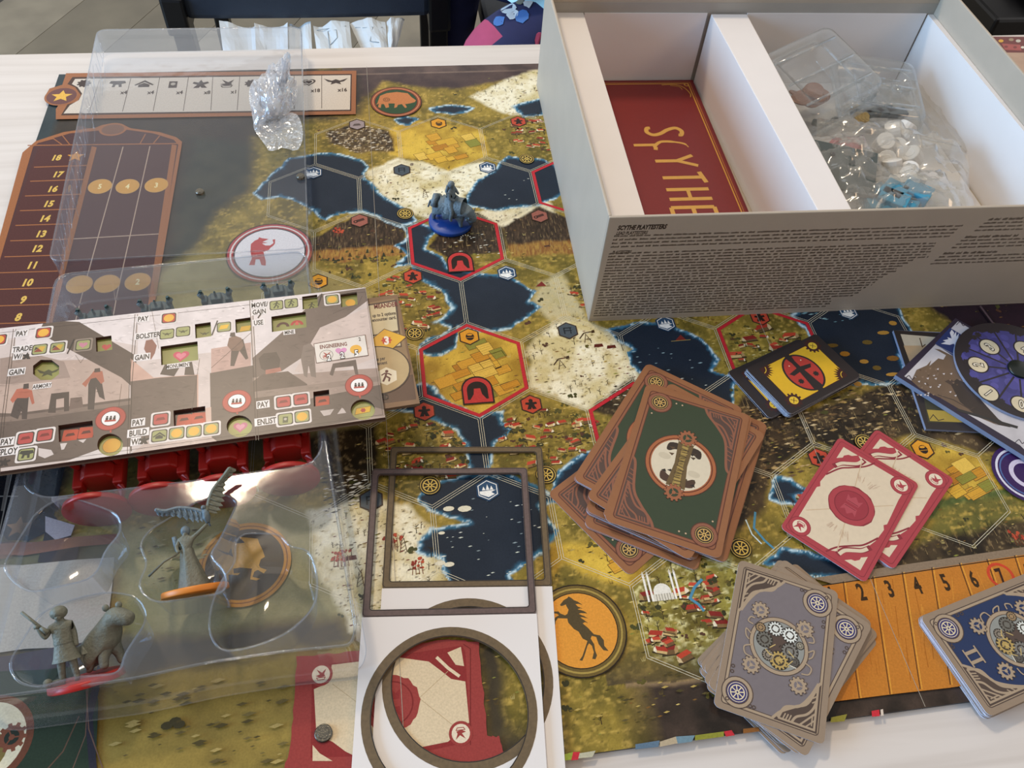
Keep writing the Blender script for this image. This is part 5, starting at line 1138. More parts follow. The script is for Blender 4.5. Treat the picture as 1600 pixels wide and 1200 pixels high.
x, y = sq(350, 511, OL); a.T = MMT; a.conv([(x-3,y-2),(x+2,y-1.4),(x+3,y+2),(x-2,y+1.4)], '#e0b030'); a.T = MT; dn()
for u, v in ((432,477),(455,474)): x, y = sq(u, v, OL); gl('run', x, y, .6, '#3b3c28'); dn()
x, y = sq(519, 468, OL); coinp(x, y); dn()
for u, v in ((40,685),(70,680),(251,655),(443,628),(470,624)): x, y = sq(u, v, '#b54440'); gl('barrel' if u > 400 else 'metal', x, y, .5, '#5a201c') if 0 else None; a.T = MMT; a.conv([(x-2.6,y-1),(x+2.6,y-.4),(x+1.6,y+1.4),(x-1.8,y+1)], '#7a2420'); a.T = MT; dn()
x, y = sq(41, 710, OL); gl('mech', x, y, .62, '#33352a'); dn()
x, y = sq(249, 681, OL); gl('house', x, y, .5, '#33352a'); dn()
for u, v in ((276,677),(303,674),(330,670),(472,651)): x, y = sq(u, v, OL); coinp(x, y); dn()
x, y = sq(446, 655, OL); gl('recruit', x, y, .5, '#4d5232'); dn()
for P in ([(105,553),(116,530)], [(331,524),(340,501)], [(497,478),(503,459)], [(403,497),(408,490)]): a.line(P, 2.0, '#2c2624'); 
for u, v, du, dv in ((173,654,0,22),(370,627,1,20),(561,602,2,20)):
    a.line([(u, v+12), (u+du, v+dv)], 2.6, '#b0473c'); x, y = MT(u, v); a.T = MMT; a.disc(x, y, 8.3, '#7c2c26', 28); a.up(); a.disc(x, y, 7.8, '#b0473c', 28); a.up(); a.disc(x, y, 5.2, '#4a2420', 24); a.up(); a.disc(x, y, 4.8, '#e9e4e0', 24); a.up()
    for d in (-2, 0, 2): a.disc(x+d, y+1.3, .6, '#2a1c1a', 8); a.rect(x+d-.7, y-1.2, x+d+.7, y+.7, '#2a1c1a')
    a.rect(x-3, y-2.2, x+3, y-1, '#a83c32'); a.T = MT; a.up(-4)
# engineering card printed on the mat
a.up(2); a.poly([(490,537),(571,523),(576,556),(494,568)], '#5b3a30'); a.up(); a.poly([(491,538),(570,524),(575,555),(495,567)], '#ddd3c8'); a.up()
mt('ENGINEERING', 521, 540, 4.2, '#6b2a24', False); mt('2', 562, 530, 4, '#3a2420', False)
x, y = MT(510, 555); a.T = MMT; a.ring(x, y, 3.8, 4.1, '#6a6460', 20); a.T = MT; gl('dove', x, y, .5, '#a83c32'); x, y = MT(533, 550); gl('heart', x, y+.6, .7, '#d08ab4'); x, y = MT(556, 547); coinp(x, y+.5, 3.6); a.up()
for t, u, v in (('2',514,559),('2',535,555),('5',557,552)):
    x, y = MT(u, v); a.T = MMT; a.text(t, x, y, 6.6, '#3a3432', rot=R(4), bold=.11, sx=.72); a.up(); a.text(t, x, y, 6.6, '#f6f2ee', rot=R(4), bold=.02, sx=.72); a.up(-1); a.T = MT
a.build('printed_sheet', pm, 4.0, MATS['matte_print'])
# layers
b = MB(); b.prism(mat_out, 0, 1.5); b.build('lower_board', MATS['mat_edge'], pm)
b = MB(); n = len(mat_out); b._f([(x, y, 1.5) for x, y in mat_out]+[(x, y, 3.98) for x, y in mat_out], [(i, (i+1) % n, n+(i+1) % n, n+i) for i in range(n)])
for H in HM: n = len(H); b._f([(x, y, 1.5) for x, y in H]+[(x, y, 3.98) for x, y in H], [((i+1) % n, i, n+i, n+(i+1) % n) for i in range(n)])
b.build('upper_board', mat('mat_cut', '#54382a', .8), pm)
# what is printed at the bottom of the wells
a = Art(.02); BOT = MT
for k, H in zip(holes, HM): a.poly([(x, y) for x, y in H], '#8f8f4c' if k not in ('h3', 'h8', 'h13') else '#3a2620')
a.up()
def bm(u, v): x, y = MT(u, v); return x, y+.5
x, y = bm(164, 539); gl('heart', x, y, .55, '#c04a4c'); x, y = bm(318, 518); gl('wings', x, y, .35, '#4f5030'); x, y = bm(486, 475); gl('run', x, y, .6, '#3b3c28'); x, y = bm(281, 553); gl('heart', x, y, .95, '#c4465c'); a.up(); gl('heart', x, y, .6, '#d9788a')
x, y = bm(72, 579); gl('wings', x, y, .75, '#46482c'); x, y = bm(547, 470)
a.disc(x, y, 3.2, CO, 16); x, y = bm(382, 510); a.conv([(x-3.4,y-2.4),(x+2.6,y-1.6),(x+3.4,y+2.4),(x-2.6,y+1.6)], '#e0b030')
for u, v in ((107,677),(132,673),(286,653),(309,650),(503,624)): x, y = bm(u, v); a.rrect(x-4, y-4, x+4, y+3.6, .8, '#c0472e'); a.up(); a.conv([(x-2.6,y-1),(x+2.6,y-.4),(x+1.6,y+1.4),(x-1.8,y+1)], '#5a1c14'); a.up(-1)
for u, v, c_ in ((441,505,'#4a1c18'),(463,502,'#b03430')):
    x, y = bm(u, v); a.ring(x, y-1.4, 2.2, 4, c_, 14, a0=0, a1=180)
a.conv([(x-1.4,y-1.4),(x+1.4,y-1.4),(x+.5,y+1.6),(x-.5,y+1.6)], '#d0544a')
for k, (u, v) in enumerate(((172,695),(374,666),(567,640))):
    x, y = bm(u, v); a.up(); a.disc(x, y+.6, 7.4, '#55572c', 26); a.up(); a.disc(x, y+.6, 6.9, '#a5a560', 26); a.up()
    if k == 0: a.disc(x, y+.6, 5, '#8a6a2a', 24); a.up(); a.disc(x, y+.6, 4.7, CO, 24)
    if k == 1: gl('heart', x, y+.6, .8, '#c4708a'); a.up(); gl('heart', x, y+.6, .5, '#d894a8')
    if k == 2: a.conv([(x-5,y-2.4),(x+4,y-1),(x+5,y+3.6),(x-4,y+2.4)], '#8a6a2a'); a.up(); a.conv([(x-4.6,y-2),(x+3.8,y-.8),(x+4.6,y+3.2),(x-3.8,y+2)], '#e0b030'); a.up(); a.gear(x, y+.6, 1.6, '#b04030', 6)
cen = [(sum(p[0] for p in H)/len(H), sum(p[1] for p in H)/len(H)) for H in HM]
for hk in range(len(HM)):
    w_ = Art(.02); w_.V, w_.C = a.V, a.C
    w_.F = [f for f in a.F if min(range(len(cen)), key=lambda k: (a.V[f[0]][0]-cen[k][0])**2*.35+(a.V[f[0]][1]-cen[k][1])**2) == hk]
    used = sorted({i for f in w_.F for i in f}); mp_ = {o_: n_ for n_, o_ in enumerate(used)}
    w_.V = [a.V[i] for i in used]; w_.C = [a.C[i] for i in used]; w_.F = [tuple(mp_[i] for i in f) for f in w_.F]
    if w_.F: w_.build('well_print', pm, 1.52, MATS['matte_print'])
# --- brown faction mat under it
FZ = 38.6; fc = U(620, 550, FZ); FT = lambda x, y: (U(x, y, FZ)[0]-fc[0], U(x, y, FZ)[1]-fc[1])
fm = thing('faction_mat', 'brown faction mat marked MEANDER jutting out from under the player mat', 'faction mat', (fc[0], fc[1], 36))
fp = [(320,500),(621,460),(656,630),(330,680)]
MB().prism([FT(*p) for p in fp], 0, 2.5).build('board', MATS['mat_edge'], fm)
a = Art(.02, FT); a.poly(fp, '#7e5f42'); a.up(); a.poly([(500,485),(616,466),(638,560),(520,590)], '#8f7350'); a.poly([(520,600),(645,585),(650,624),(520,640)], '#5a4030'); a.up()
a.poly([(560,478),(620,468),(625,519),(560,530)], '#4f3a2c'); a.up(); a.poly([(562,480),(617,471),(622,516),(562,527)], '#cdbd98'); a.up()
a.poly([(560,526),(625,518),(628,542),(560,550)], '#4f3a2c'); a.up(); a.poly([(562,528),(623,520),(626,540),(562,548)], '#c9b890'); a.up()
def fx(t, u, v, s, c, al='C', rot=R(5)): x, y = FT(u, v); a.T = MMT; a.text(t, x, y, s, c, rot=rot, bold=.03, sx=.62, al=al); a.T = FT
fx('MEANDER', 603, 477, 5.4, '#6e1f1c', 'C'); fx('up to 2 options', 600, 491, 3.9, '#3a2a20'); fx('encounter card.', 600, 498, 3.9, '#3a2a20')
a.up(); x, y = FT(604, 532); a.T = MMT; D_ = [(x-13,y-1.5),(x+1,y-10),(x+13,y+2),(x-1,y+10)]; a.conv(D_, '#4f3a2c'); a.up(); a.conv([(x+(p-x)*.94, y+(q_-y)*.94) for p, q_ in D_], '#dca827'); a.up(); a.gear(x, y, 3.4, '#c23c26', 8); a.up(); a.text('3', x, y, 9, '#f4efe6', bold=.05)
x, y = FT(590, 578); a.disc(x, y, 20, '#3f2e22', 36, 19); a.up(); a.disc(x, y, 19.2, '#b59c70', 36, 18.2); a.T = FT; a.up(); fx('max per', 592, 561, 3.8, '#3a2a20'); fx('movement', 592, 568, 3.8, '#3a2a20')
x, y = FT(604, 588); a.T = MMT; a.conv([(x+7*math.cos(R(30+60*k)), y+7*math.sin(R(30+60*k))) for k in range(6)], '#e6dcc4'); gl('run', x, y, .9, '#5a2018'); a.T = FT; fx('SPEED', 595, 621, 5.6, '#241812')
a.line([(624,468),(650,622)], .5, '#5a4030'); a.build('printed_sheet', fm, 2.52, MATS['matte_print'])
# ================================================================ clear trays
clear('tray_plastic', '#f3f6fa', .09, .07, 1.0, hazecol='#dfe6f0', bump=.05, bscale=30)
clear('lid_plastic', '#f4f6f9', .075, .05, 1.0, hazecol='#d8dee8', bump=.10, bscale=22)
def poly_ring(P, z): return [(x, y, z) for x, y in P]
def grow(P, d):
    """offset a closed outline outwards by d"""
    n = len(P); ar = sum(P[i-1][0]*P[i][1]-P[i][0]*P[i-1][1] for i in range(n)); s = 1 if ar > 0 else -1; out = []
    for i in range(n):
        a_, b_, c_ = Vector(P[i-1]), Vector(P[i]), Vector(P[(i+1) % n]); e = (c_-a_); e = e.normalized() if e.length else Vector((1, 0)); out.append((b_.x+s*e.y*d, b_.y-s*e.x*d))
    return out
def sheet_with_wells(outer, wells, z):
    loops = [[Vector((x, y, 0)) for x, y in outer]]+[[Vector((x, y, 0)) for x, y in w_] for w_ in wells]; V = [(p.x, p.y, z) for l in loops for p in l]
    return V, [tuple(t) for t in tessellate_polygon(loops)]
def rounded(P, r=6, n=4):
    out = []; N = len(P)
    for i in range(N):
        a_, b_, c_ = Vector(P[i-1]), Vector(P[i]), Vector(P[(i+1) % N]); d1 = (a_-b_); d2 = (c_-b_); rr = min(r, d1.length*.45, d2.length*.45); p, q_ = b_+d1.normalized()*rr, b_+d2.normalized()*rr
        for k in range(n+1): t = k/n; out.append(tuple((1-t)**2*p+2*t*(1-t)*b_+t*t*q_))
    return out
# --- miniature tray under the player mat
TZ = 35.0; tc = U(270, 700, TZ)
tray = thing('miniature_tray', 'clear moulded plastic tray holding the miniatures, lying under the player mat', 'plastic tray', (tc[0], tc[1], 0))
TT = lambda p: (U(*p, TZ)[0]-tc[0], U(*p, TZ)[1]-tc[1])
outer = rounded([TT(p) for p in [(88,430),(478,392),(508,690),(556,985),(548,1008),(440,1018),(320,1036),(200,1062),(-30,1092),(-60,1060),(28,745)]], 10)
wells = {'figure_well': [
  [(50,700),(40,760),(70,775),(300,748),(485,722),(500,700),(495,610),(440,560),(300,575),(60,600)],
  [(18,1035),(66,958),(120,938),(168,928),(214,936),(226,968),(204,1000),(190,1022),(184,1048),(112,1054),(60,1070),(28,1060)],
  [(222,850),(236,830),(262,815),(300,790),(345,775),(368,783),(340,842),(322,868),(348,895),(350,922),(300,930),(242,938),(218,915),(236,880)],
  [(372,836),(436,838),(450,858),(480,862),(492,900),(490,945),(450,985),(392,1008),(346,1014),(330,985),(334,945),(352,905),(372,880)],
  [(8,884),(60,800),(100,778),(140,790),(180,805),(186,830),(160,858),(146,900),(48,922),(24,905)]]}
WL = [[TT(p) for p in P] for P in wells['figure_well']]; WL = [rounded(P, 7) for P in WL]
V, Fs = sheet_with_wells(outer, [grow(P, 2.0) for P in WL], TZ)
MB()._f(V, Fs).build('top_sheet', MATS['tray_plastic'], tray)
MB(True).loft([poly_ring(grow(outer, .6), TZ-.6), poly_ring(grow(outer, 1.2), TZ-3), poly_ring(grow(outer, 2.5), 4), poly_ring(grow(outer, 6.5), 2.4)], False, False).build('skirt', MATS['tray_plastic'], tray)
MB(True).tube([(x, y, TZ) for x, y in outer+outer[:1]], .8, 6, False).build('rim', MATS['tray_plastic'], tray)
for P in WL:
    w_ = MB(True).loft([poly_ring(grow(P, 2.0), TZ), poly_ring(grow(P, .9), TZ-.4), poly_ring(P, TZ-1.8), poly_ring(grow(P, -2), 8), poly_ring(grow(P, -4.5), 5)], False, True).build('figure_well', MATS['tray_plastic'], tray)
    e = MB(True).tube([(x, y, TZ-.2) for x, y in grow(P, 1.4)+grow(P, 1.4)[:1]], .55, 6, False).build('well_lip', MATS['tray_plastic'], w_)
# --- long clear lid lying across the power track
LZ = 25.0; lc = U(290, 210, LZ)
lid = thing('clear_tray_cover', 'long clear plastic cover lying across the number track, a crumpled film on top', 'plastic tray', (lc[0], lc[1], 0))
LT_P = lambda p: (U(*p, LZ)[0]-lc[0], U(*p, LZ)[1]-lc[1])
lo = rounded([LT_P(p) for p in [(152,46),(470,42),(481,388),(76,408)]], 9, 6)
MB()._f(poly_ring(lo, LZ), [tuple(range(len(lo)))]).build('top_sheet', MATS['lid_plastic'], lid)
MB(True).loft([poly_ring(lo, LZ), poly_ring(grow(lo, .5), LZ-1), poly_ring(grow(lo, .2), LZ-8), poly_ring(grow(lo, .8), 5), poly_ring(grow(lo, 1.5), .6)], False, False).build('side_wall', MATS['lid_plastic'], lid)
MB(True).tube([(x, y, LZ-.4) for x, y in lo+lo[:1]], .6, 6, False).build('rim', MATS['lid_plastic'], lid)
# crushed creases of its left wall
q = random.Random(5); c_ = MB(True)
p0, p1 = Vector(LT_P((152,60))), Vector(LT_P((80,395)))
for k in range(26):
    t = k/26; p = p0.lerp(p1, t); r_ = p0.lerp(p1, min(1, t+.08)); c_.tube([(p.x+q.uniform(0, 1.5), p.y, LZ-q.uniform(0, 6)), ((p.x+r_.x)/2+q.uniform(0, 5), (p.y+r_.y)/2, q.uniform(6, 18)), (r_.x+q.uniform(0, 3), r_.y, q.uniform(1, 12))], .28, 5)
c_.build('crease', MATS['lid_plastic'], lid)
# --- crumpled film on the lid
x, y = U(432, 165, 38); cf = thing('crumpled_film', 'crumpled ball of clear film lying on the far right of the clear lid', 'plastic film', (x, y, 26), 0)
pts = [(450,76),(438,92),(422,98),(414,112),(392,124),(388,146),(392,170),(398,190),(420,182),(440,176),(458,162),(464,140),(462,122),(452,110),(454,92)]
Q = [(U(a_, b_, 30)[0]-x, U(a_, b_, 30)[1]-y) for a_, b_ in pts]; Q = spline(Q, 4, True)
for s_, nm in ((0, 'upper_fold'), (3, 'inner_fold')):
    n = len(Q); rings = []
    for k in range(9):
        f = 1-k/9; rings.append([(px*f, py*f, max(.5, (1-f*f)*(13-3*s_)+7*noise.noise(Vector((px*f*.09, py*f*.09, s_*2+f*3)))+6*noise.noise(Vector((px*f*.25, py*f*.25, s_))))) for px, py in Q])
    MB().loft(rings, False, True).build(nm, MATS['crinkled_film'], cf)
pts = [(398,192),(398,205),(410,222),(424,240),(440,232),(466,236),(474,210),(464,180),(440,178),(416,186)]
Q = [(U(a_, b_, 26)[0]-x, U(a_, b_, 26)[1]-y) for a_, b_ in pts]; Q = spline(Q, 3, True); n = len(Q); mx_, my_ = sum(p[0] for p in Q)/n, sum(p[1] for p in Q)/n
MB().loft([[(mx_+(px-mx_)*f, my_+(py-my_)*f, .6+2.5*abs(noise.noise(Vector((px*f*.12, py*f*.12, 5))))) for px, py in Q] for f in (1, .8, .6, .4, .2)], False, True).build('lower_fold', MATS['crinkled_film'], cf)
# ================================================================ miniatures
mat('mini_grey', '#6d6f62', .55, bump=.5, bscale=700, var=.12, vscale=300)
mat('mini_grey_bluelit', '#66747c', .5, bump=.6, bscale=700, var=.15, vscale=300)  # copy of the grey with blue window light put into its colour
mat('base_blue', '#123f8e', .4); mat('base_red', '#b0201a', .4); mat('base_orange', '#d9822a', .45); mat('mech_red', '#a01d16', .42, bump=.1, bscale=300); mat('mech_dark', '#2f4a4c', .45)
def skin(name, nodes, edges, material, parent, sub=1, root=0):
    """one continuous body grown round a skeleton; nodes are (x, y, z, radius) in mm"""
    me = bpy.data.meshes.new(name); me.from_pydata([(n_[0]*.001, n_[1]*.001, n_[2]*.001) for n_ in nodes], edges, []); o = link(name, me, parent)
    md = o.modifiers.new('skin', 'SKIN'); md.use_smooth_shade = True
    for i, v in enumerate(me.skin_vertices[0].data):
        r_ = nodes[i][3]*.001; v.radius = (r_, (nodes[i][4] if len(nodes[i]) > 4 else nodes[i][3])*.001); v.use_root = i == root
    md2 = o.modifiers.new('sub', 'SUBSURF'); md2.levels = md2.render_levels = sub
    dg = bpy.context.evaluated_depsgraph_get(); m2 = bpy.data.meshes.new_from_object(o.evaluated_get(dg)); o.modifiers.clear(); o.data = m2
    m2.materials.clear(); m2.materials.append(material); m2.polygons.foreach_set('use_smooth', [True]*len(m2.polygons)); return o
def base(r, m, parent, h=3.2): return MB(True).lathe([(r, 0), (r+.2, .4), (r+.1, h-.5), (r-.4, h), (0.01, h)], n=40).build('base', MATS[m], parent, 0)
def bpoly(name, material, parent, fn, **k): b = MB(k.get('smooth', True)); fn(b); return b.build(name, material, parent)
# bison rider on the blue base
x, y = U(704, 345, 2); f1 = thing('bison_rider_miniature', 'grey rider on a bison miniature on a round blue base, standing on the map', 'miniature', (x, y, .3), R(-28))
base(17.0, 'base_blue', f1)
M1 = MATS['mini_grey_bluelit']
nodes = [(-12,0,15,6.2),(-5,0,16,7.0),(3,0,18,8.0),(9,0,18.5,7.6),(14,0,15,5.6),(18,0,11,4.2),(20.5,0,7.5,2.8),
         (-13,4,9,2.4),(-13.5,4.4,5,1.5),(-13.2,4.4,3,1.6),(-12,-4,9,2.4),(-12.5,-4.4,5,1.5),(-12.2,-4.4,3,1.6),(7,4.4,9,2.6),(7,4.8,5.5,1.6),(7.6,4.8,3,1.8),(10,-4.4,9,2.6),(10.5,-4.8,5.5,1.6),(11,-4.8,3,1.8),(-17,0,16,1),(-19,0,9,.7)]
skin('bison_body', nodes, [(0,1),(1,2),(2,3),(3,4),(4,5),(5,6),(0,7),(7,8),(8,9),(0,10),(10,11),(11,12),(3,13),(13,14),(14,15),(3,16),(16,17),(17,18),(0,19),(19,20)], M1, f1, 2, 2)
for s_ in (-1, 1): bpoly('horn', M1, f1, lambda b: b.tube([(17,s_*3.4,13.5),(17.5,s_*5.6,14.2),(18,s_*6.6,16.2)], [1.1,.8,.25], 6))
for s_ in (-1, 1): bpoly('ear', M1, f1, lambda b: b.ball((15.5, s_*5.2, 12.5), (1, 1.6, .8), 8, 6))
bpoly('beard', M1, f1, lambda b: b.loft([[(16+2.6*math.cos(t), 2.2*math.sin(t), 8) for t in [2*math.pi*k/8 for k in range(8)]], [(17+.8*math.cos(t), .7*math.sin(t), 3.6) for t in [2*math.pi*k/8 for k in range(8)]]]))
bpoly('saddle_blanket', M1, f1, lambda b: b.loft([[(-3+dx, 7.9*math.sin(t), 15.5+8.2*math.cos(t)) for t in [R(-105+210*k/12) for k in range(13)]] for dx in (-4, -1, 3, 5.5)], False, False, closed=False))
bpoly('saddle_pack', M1, f1, lambda b: b.tube([(-12,-6.6,17),(-12,0,22.4),(-12,6.6,17)], [2.4,2.8,2.4], 8))
bpoly('rope', M1, f1, lambda b: (b.tube([(-7.5,7.6,15),(-7.5,0,23.6),(-7.5,-7.6,15)], .6, 6), b.tube([(9,8,17),(15,4.5,16),(19,0,13)], .5, 6), b.tube([(9,-8,17),(15,-4.5,16),(19,0,13)], .5, 6)))
nodes = [(0,0,24,3.4),(0.3,0,28,3.2),(.6,0,32,3.8),(.8,0,34.6,1.4),(1.1,0,37,2.5),(.4,4.3,32.4,1.6),(1.6,6,28.4,1.3),(5,4.6,26,1.0),(.4,-4.3,32.4,1.6),(1.6,-6,28.4,1.3),(5.4,-4,26.4,1.0),(2,5.4,22,2.3),(4.6,8.2,17,1.7),(3.4,8.9,11,1.4),(5.2,9,10,1.2),(2,-5.4,22,2.3),(4.6,-8.2,17,1.7),(3.4,-8.9,11,1.4),(5.2,-9,10,1.2)]
skin('rider', nodes, [(0,1),(1,2),(2,3),(3,4),(2,5),(5,6),(6,7),(2,8),(8,9),(9,10),(0,11),(11,12),(12,13),(13,14),(0,15),(15,16),(16,17),(17,18)], M1, f1, 2)
bpoly('hair', M1, f1, lambda b: (b.ball((.5, 0, 37.4), (2.7, 2.9, 2.8), 12, 8), b.tube([(-1.4,-1.6,37),(-2.2,-2.6,32),(-2,-3,27)], [1.2,1.3,.7], 6), b.tube([(-1.4,1.6,37),(-2.2,2.6,32),(-2,3,27)], [1.2,1.3,.7], 6)))
bpoly('coat_skirt', M1, f1, lambda b: b.loft([[(.5+3.8*math.cos(t)*k_, (4+5.6*q_)*math.sin(t), 26-q_*10) for t in [2*math.pi*k/14 for k in range(14)]] for q_, k_ in ((0, 1), (.4, 1.5), (1, 1.7))], False, False))
# figures lying back in the tray
def lying(name, label, px, py, z, tilt, rz, r, bm_, group=None):
    x, y = U(px, py, z); t = thing(name, label, 'miniature', (x, y, z), rz, group); t.rotation_mode = 'XYZ'
    t.rotation_euler = (tilt, 0, rz); base(r, bm_, t); return t
f2 = lying('soldier_and_bear_miniature', 'grey soldier with raised rifle beside a bear on a red base, lying in the tray', 137, 1068, 20, R(-60), R(9), 17, 'base_red')
M2 = MATS['mini_grey']
nodes = [(-6,-4,21,3.6),(-6,-4,25,3.4),(-6,-4,29.5,4.2,3.2),(-6,-4,32.6,1.5),(-6,-4,35,2.3),(-10.6,-4,30.4,1.7),(-13.2,-5.4,26,1.5),(-14.6,-6.2,30.5,1.2),(-15,-6.4,32.4,1.2),(-1.6,-4,30.4,1.7),(-.9,-3.4,25,1.4),(-.8,-3.8,20.4,1.2),(-.8,-4,19,1.2),
         (-8.2,-4,17,2.4),(-8.8,-4.2,10,1.8),(-9,-4.4,4.6,1.5),(-9,-6.8,3.8,1.4),(-3.8,-4,17,2.4),(-3,-4.2,10,1.8),(-2.6,-4.2,4.6,1.5),(-2.4,-6.6,3.8,1.4)]
skin('soldier', nodes, [(0,1),(1,2),(2,3),(3,4),(2,5),(5,6),(6,7),(7,8),(2,9),(9,10),(10,11),(11,12),(0,13),(13,14),(14,15),(15,16),(0,17),(17,18),(18,19),(19,20)], M2, f2, 2)
bpoly('fur_hat', M2, f2, lambda b: b.ball((-6, -4, 36.6), (4.0, 3.7, 3.3), 14, 8)); bpoly('face', M2, f2, lambda b: (b.ball((-6, -6.4, 34.6), (1.5, .9, 1.6), 8, 6), b.ball((-6, -7.3, 34.5), (.35, .4, .5), 6, 4)))
bpoly('coat', M2, f2, lambda b: b.loft([[(-6+rx*math.cos(t), -4+ry*math.sin(t), z_) for t in [2*math.pi*k/16 for k in range(16)]] for rx, ry, z_ in ((6.6,4.6,13.6),(5.6,4.2,16),(4.2,3.6,22),(4.4,3.6,26),(4.6,3.6,29))], False, False))
bpoly('belt', M2, f2, lambda b: b.loft([[(-6+4.5*math.cos(t), -4+3.9*math.sin(t), z_) for t in [2*math.pi*k/16 for k in range(16)]] for z_ in (22, 23.2)], False, False))
bpoly('rifle', M2, f2, lambda b: (b.tube([(-12.6,-6.8,30.4),(-21,-6.4,41)], .75, 6), b.tube([(-13.8,-7,31.8),(-11,-7,28.6)], [.9,1.3], 6), b.box(-16.6,-7.4,31.6,-14.4,-6.4,33.4)))
nodes = [(0,5,12,6.2),(6,4,14.5,6.4),(10.5,3,19,6.4),(14,1,24.5,5.4),(17.5,-.5,29,6.2),(22.4,-3,26.6,4.2),(26.4,-4,24.6,3.4),(1,8,8,2.6),(0,8,4.4,2),(2,1,8,2.4),(1,0,4.4,2),(9,-1,10,2.6),(9,-2,4.6,2.1),(15,4,11,2.6),(16,4,4.6,2.1)]
skin('bear_body', nodes, [(0,1),(1,2),(2,3),(3,4),(4,5),(5,6),(0,7),(7,8),(0,9),(9,10),(2,11),(11,12),(2,13),(13,14)], M2, f2, 2, 1)
for d in (-1.8, 2.2): bpoly('ear', M2, f2, lambda b: b.ball((16.4+d*1.5, -.4, 33.2), (1.7, 1.0, 1.8), 8, 6))
bpoly('saddle', M2, f2, lambda b: b.loft([[(3.5+dx, 4+6.4*math.sin(t), 13+7*math.cos(t)) for t in [R(-80+160*k/10) for k in range(11)]] for dx in (-3.5, 0, 3.5)], False, False, closed=False))
bpoly('fallen_head', M2, f2, lambda b: (b.ball((-15, -6, 5.4), 2.2, 10, 8), b.tube([(-13,-6,4.8),(-8,-5,4.2)], [1.4,2], 8)))
# woman with eagle on the orange base
f3 = lying('eagle_woman_miniature', 'grey robed woman with a spread-winged eagle on an orange base, lying in the tray', 306, 928, 22, R(-68), R(6), 16.5, 'base_orange')
nodes = [(-2,0,20,2.8),(-2,0,25,2.5),(-2,0,28.6,3.0,2.2),(-2,0,31,1.1),(-2,-.3,33,1.9),(1.4,0,29,1.3),(5,-.5,31.4,1.1),(9.6,-.6,35,.9),(-5.4,0,29,1.3),(-7,-1,25,1.1),(-5.6,-2.8,22,.9)]
skin('woman', nodes, [(0,1),(1,2),(2,3),(3,4),(2,5),(5,6),(6,7),(2,8),(8,9),(9,10)], M2, f3, 2)
bpoly('robe', MATS['mini_grey'], f3, lambda b: b.loft([[(-2+sx_+rx*math.cos(t)*(1+.07*math.sin(6*t)), ry*math.sin(t)*(1+.07*math.cos(7*t)), z_) for t in [2*math.pi*k/24 for k in range(24)]] for rx, ry, z_, sx_ in ((8,6.4,3.2,2),(6.6,5.4,8,1.4),(5,4.2,14,.8),(3.6,3.2,20,0),(2.9,2.6,24,0))], False, False))
bpoly('hood', MATS['mini_grey_bluelit'], f3, lambda b: (b.ball((-2, .6, 33.4), (2.5, 2.3, 2.7), 12, 8), b.tube([(-2,1.6,32),(-3.4,3,28),(-4,3.4,22)], [1.8,2.4,1.6], 8)))
bpoly('quiver', MATS['mini_grey_bluelit'], f3, lambda b: b.tube([(-7,2,24),(-8.4,2.4,31.5)], [1.6,1.2], 8))
bpoly('eagle_body', MATS['mini_grey_bluelit'], f3, lambda b: (b.tube([(10,-.6,35.4),(9.4,0,38.6),(9,0,41.4),(8.6,-.6,43)], [1,2.1,1.9,1.1], 8), b.ball((8.5,-.9,43.8), 1.3, 8, 6), b.tube([(8.4,-1.8,43.6),(8.2,-2.8,43.1)], [.6,.15], 6), b.tube([(9.6,.4,38),(10.6,1.4,33.6)], [1.4,.7], 6, flat=.4)))
def wing(P, nm, D):
    """feathered blade: smooth leading edge, notched trailing edge"""
    top = spline(P, 5); n = len(top); low = []
    for k, (x_, y_, z_) in enumerate(top):
        t = k/(n-1); L_ = (3+5.2*math.sin(math.pi*min(1, t*1.25+.12)))*(1 if k % 2 else .72)+(.6 if t > .8 else 0); low.append((x_+D[0]*L_, y_+1.0*t, z_+D[1]*L_))
    b = MB(); vs = [(x_, y_-.5, z_) for x_, y_, z_ in top]+[(x_, y_-.2, z_) for x_, y_, z_ in low]+[(x_, y_+.6, z_) for x_, y_, z_ in top]+[(x_, y_+.2, z_) for x_, y_, z_ in low]
    fs = [(k, k+1, n+k+1, n+k) for k in range(n-1)]+[(2*n+k, 3*n+k, 3*n+k+1, 2*n+k+1) for k in range(n-1)]+[(k, 2*n+k, 2*n+k+1, k+1) for k in range(n-1)]+[(n+k, n+k+1, 3*n+k+1, 3*n+k) for k in range(n-1)]
    b._f(vs, fs); b.tube(top, [1.2]*(n-1)+[.4], 6); m_ = MATS['mini_grey_bluelit'] if nm == 'left_wing' else MATS['mini_grey']; w_ = b.build(nm, m_, f3)  # left wing takes the bluer grey: window light painted into its colour
    for k in range(2, n-1, 2): MB(True).tube([(top[k][0], top[k][1]-.6, top[k][2]), (low[k][0], low[k][1]-.4, low[k][2])], [.5, .25], 5).build('feather', m_, w_)
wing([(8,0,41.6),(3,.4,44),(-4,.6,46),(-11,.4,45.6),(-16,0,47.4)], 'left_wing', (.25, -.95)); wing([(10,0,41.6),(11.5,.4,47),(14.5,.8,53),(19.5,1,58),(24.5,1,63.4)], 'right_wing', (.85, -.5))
bpoly('staff', M2, f3, lambda b: b.tube([(-6,-3,22),(-13,-4,19),(-21,-4,13)], .6, 6))
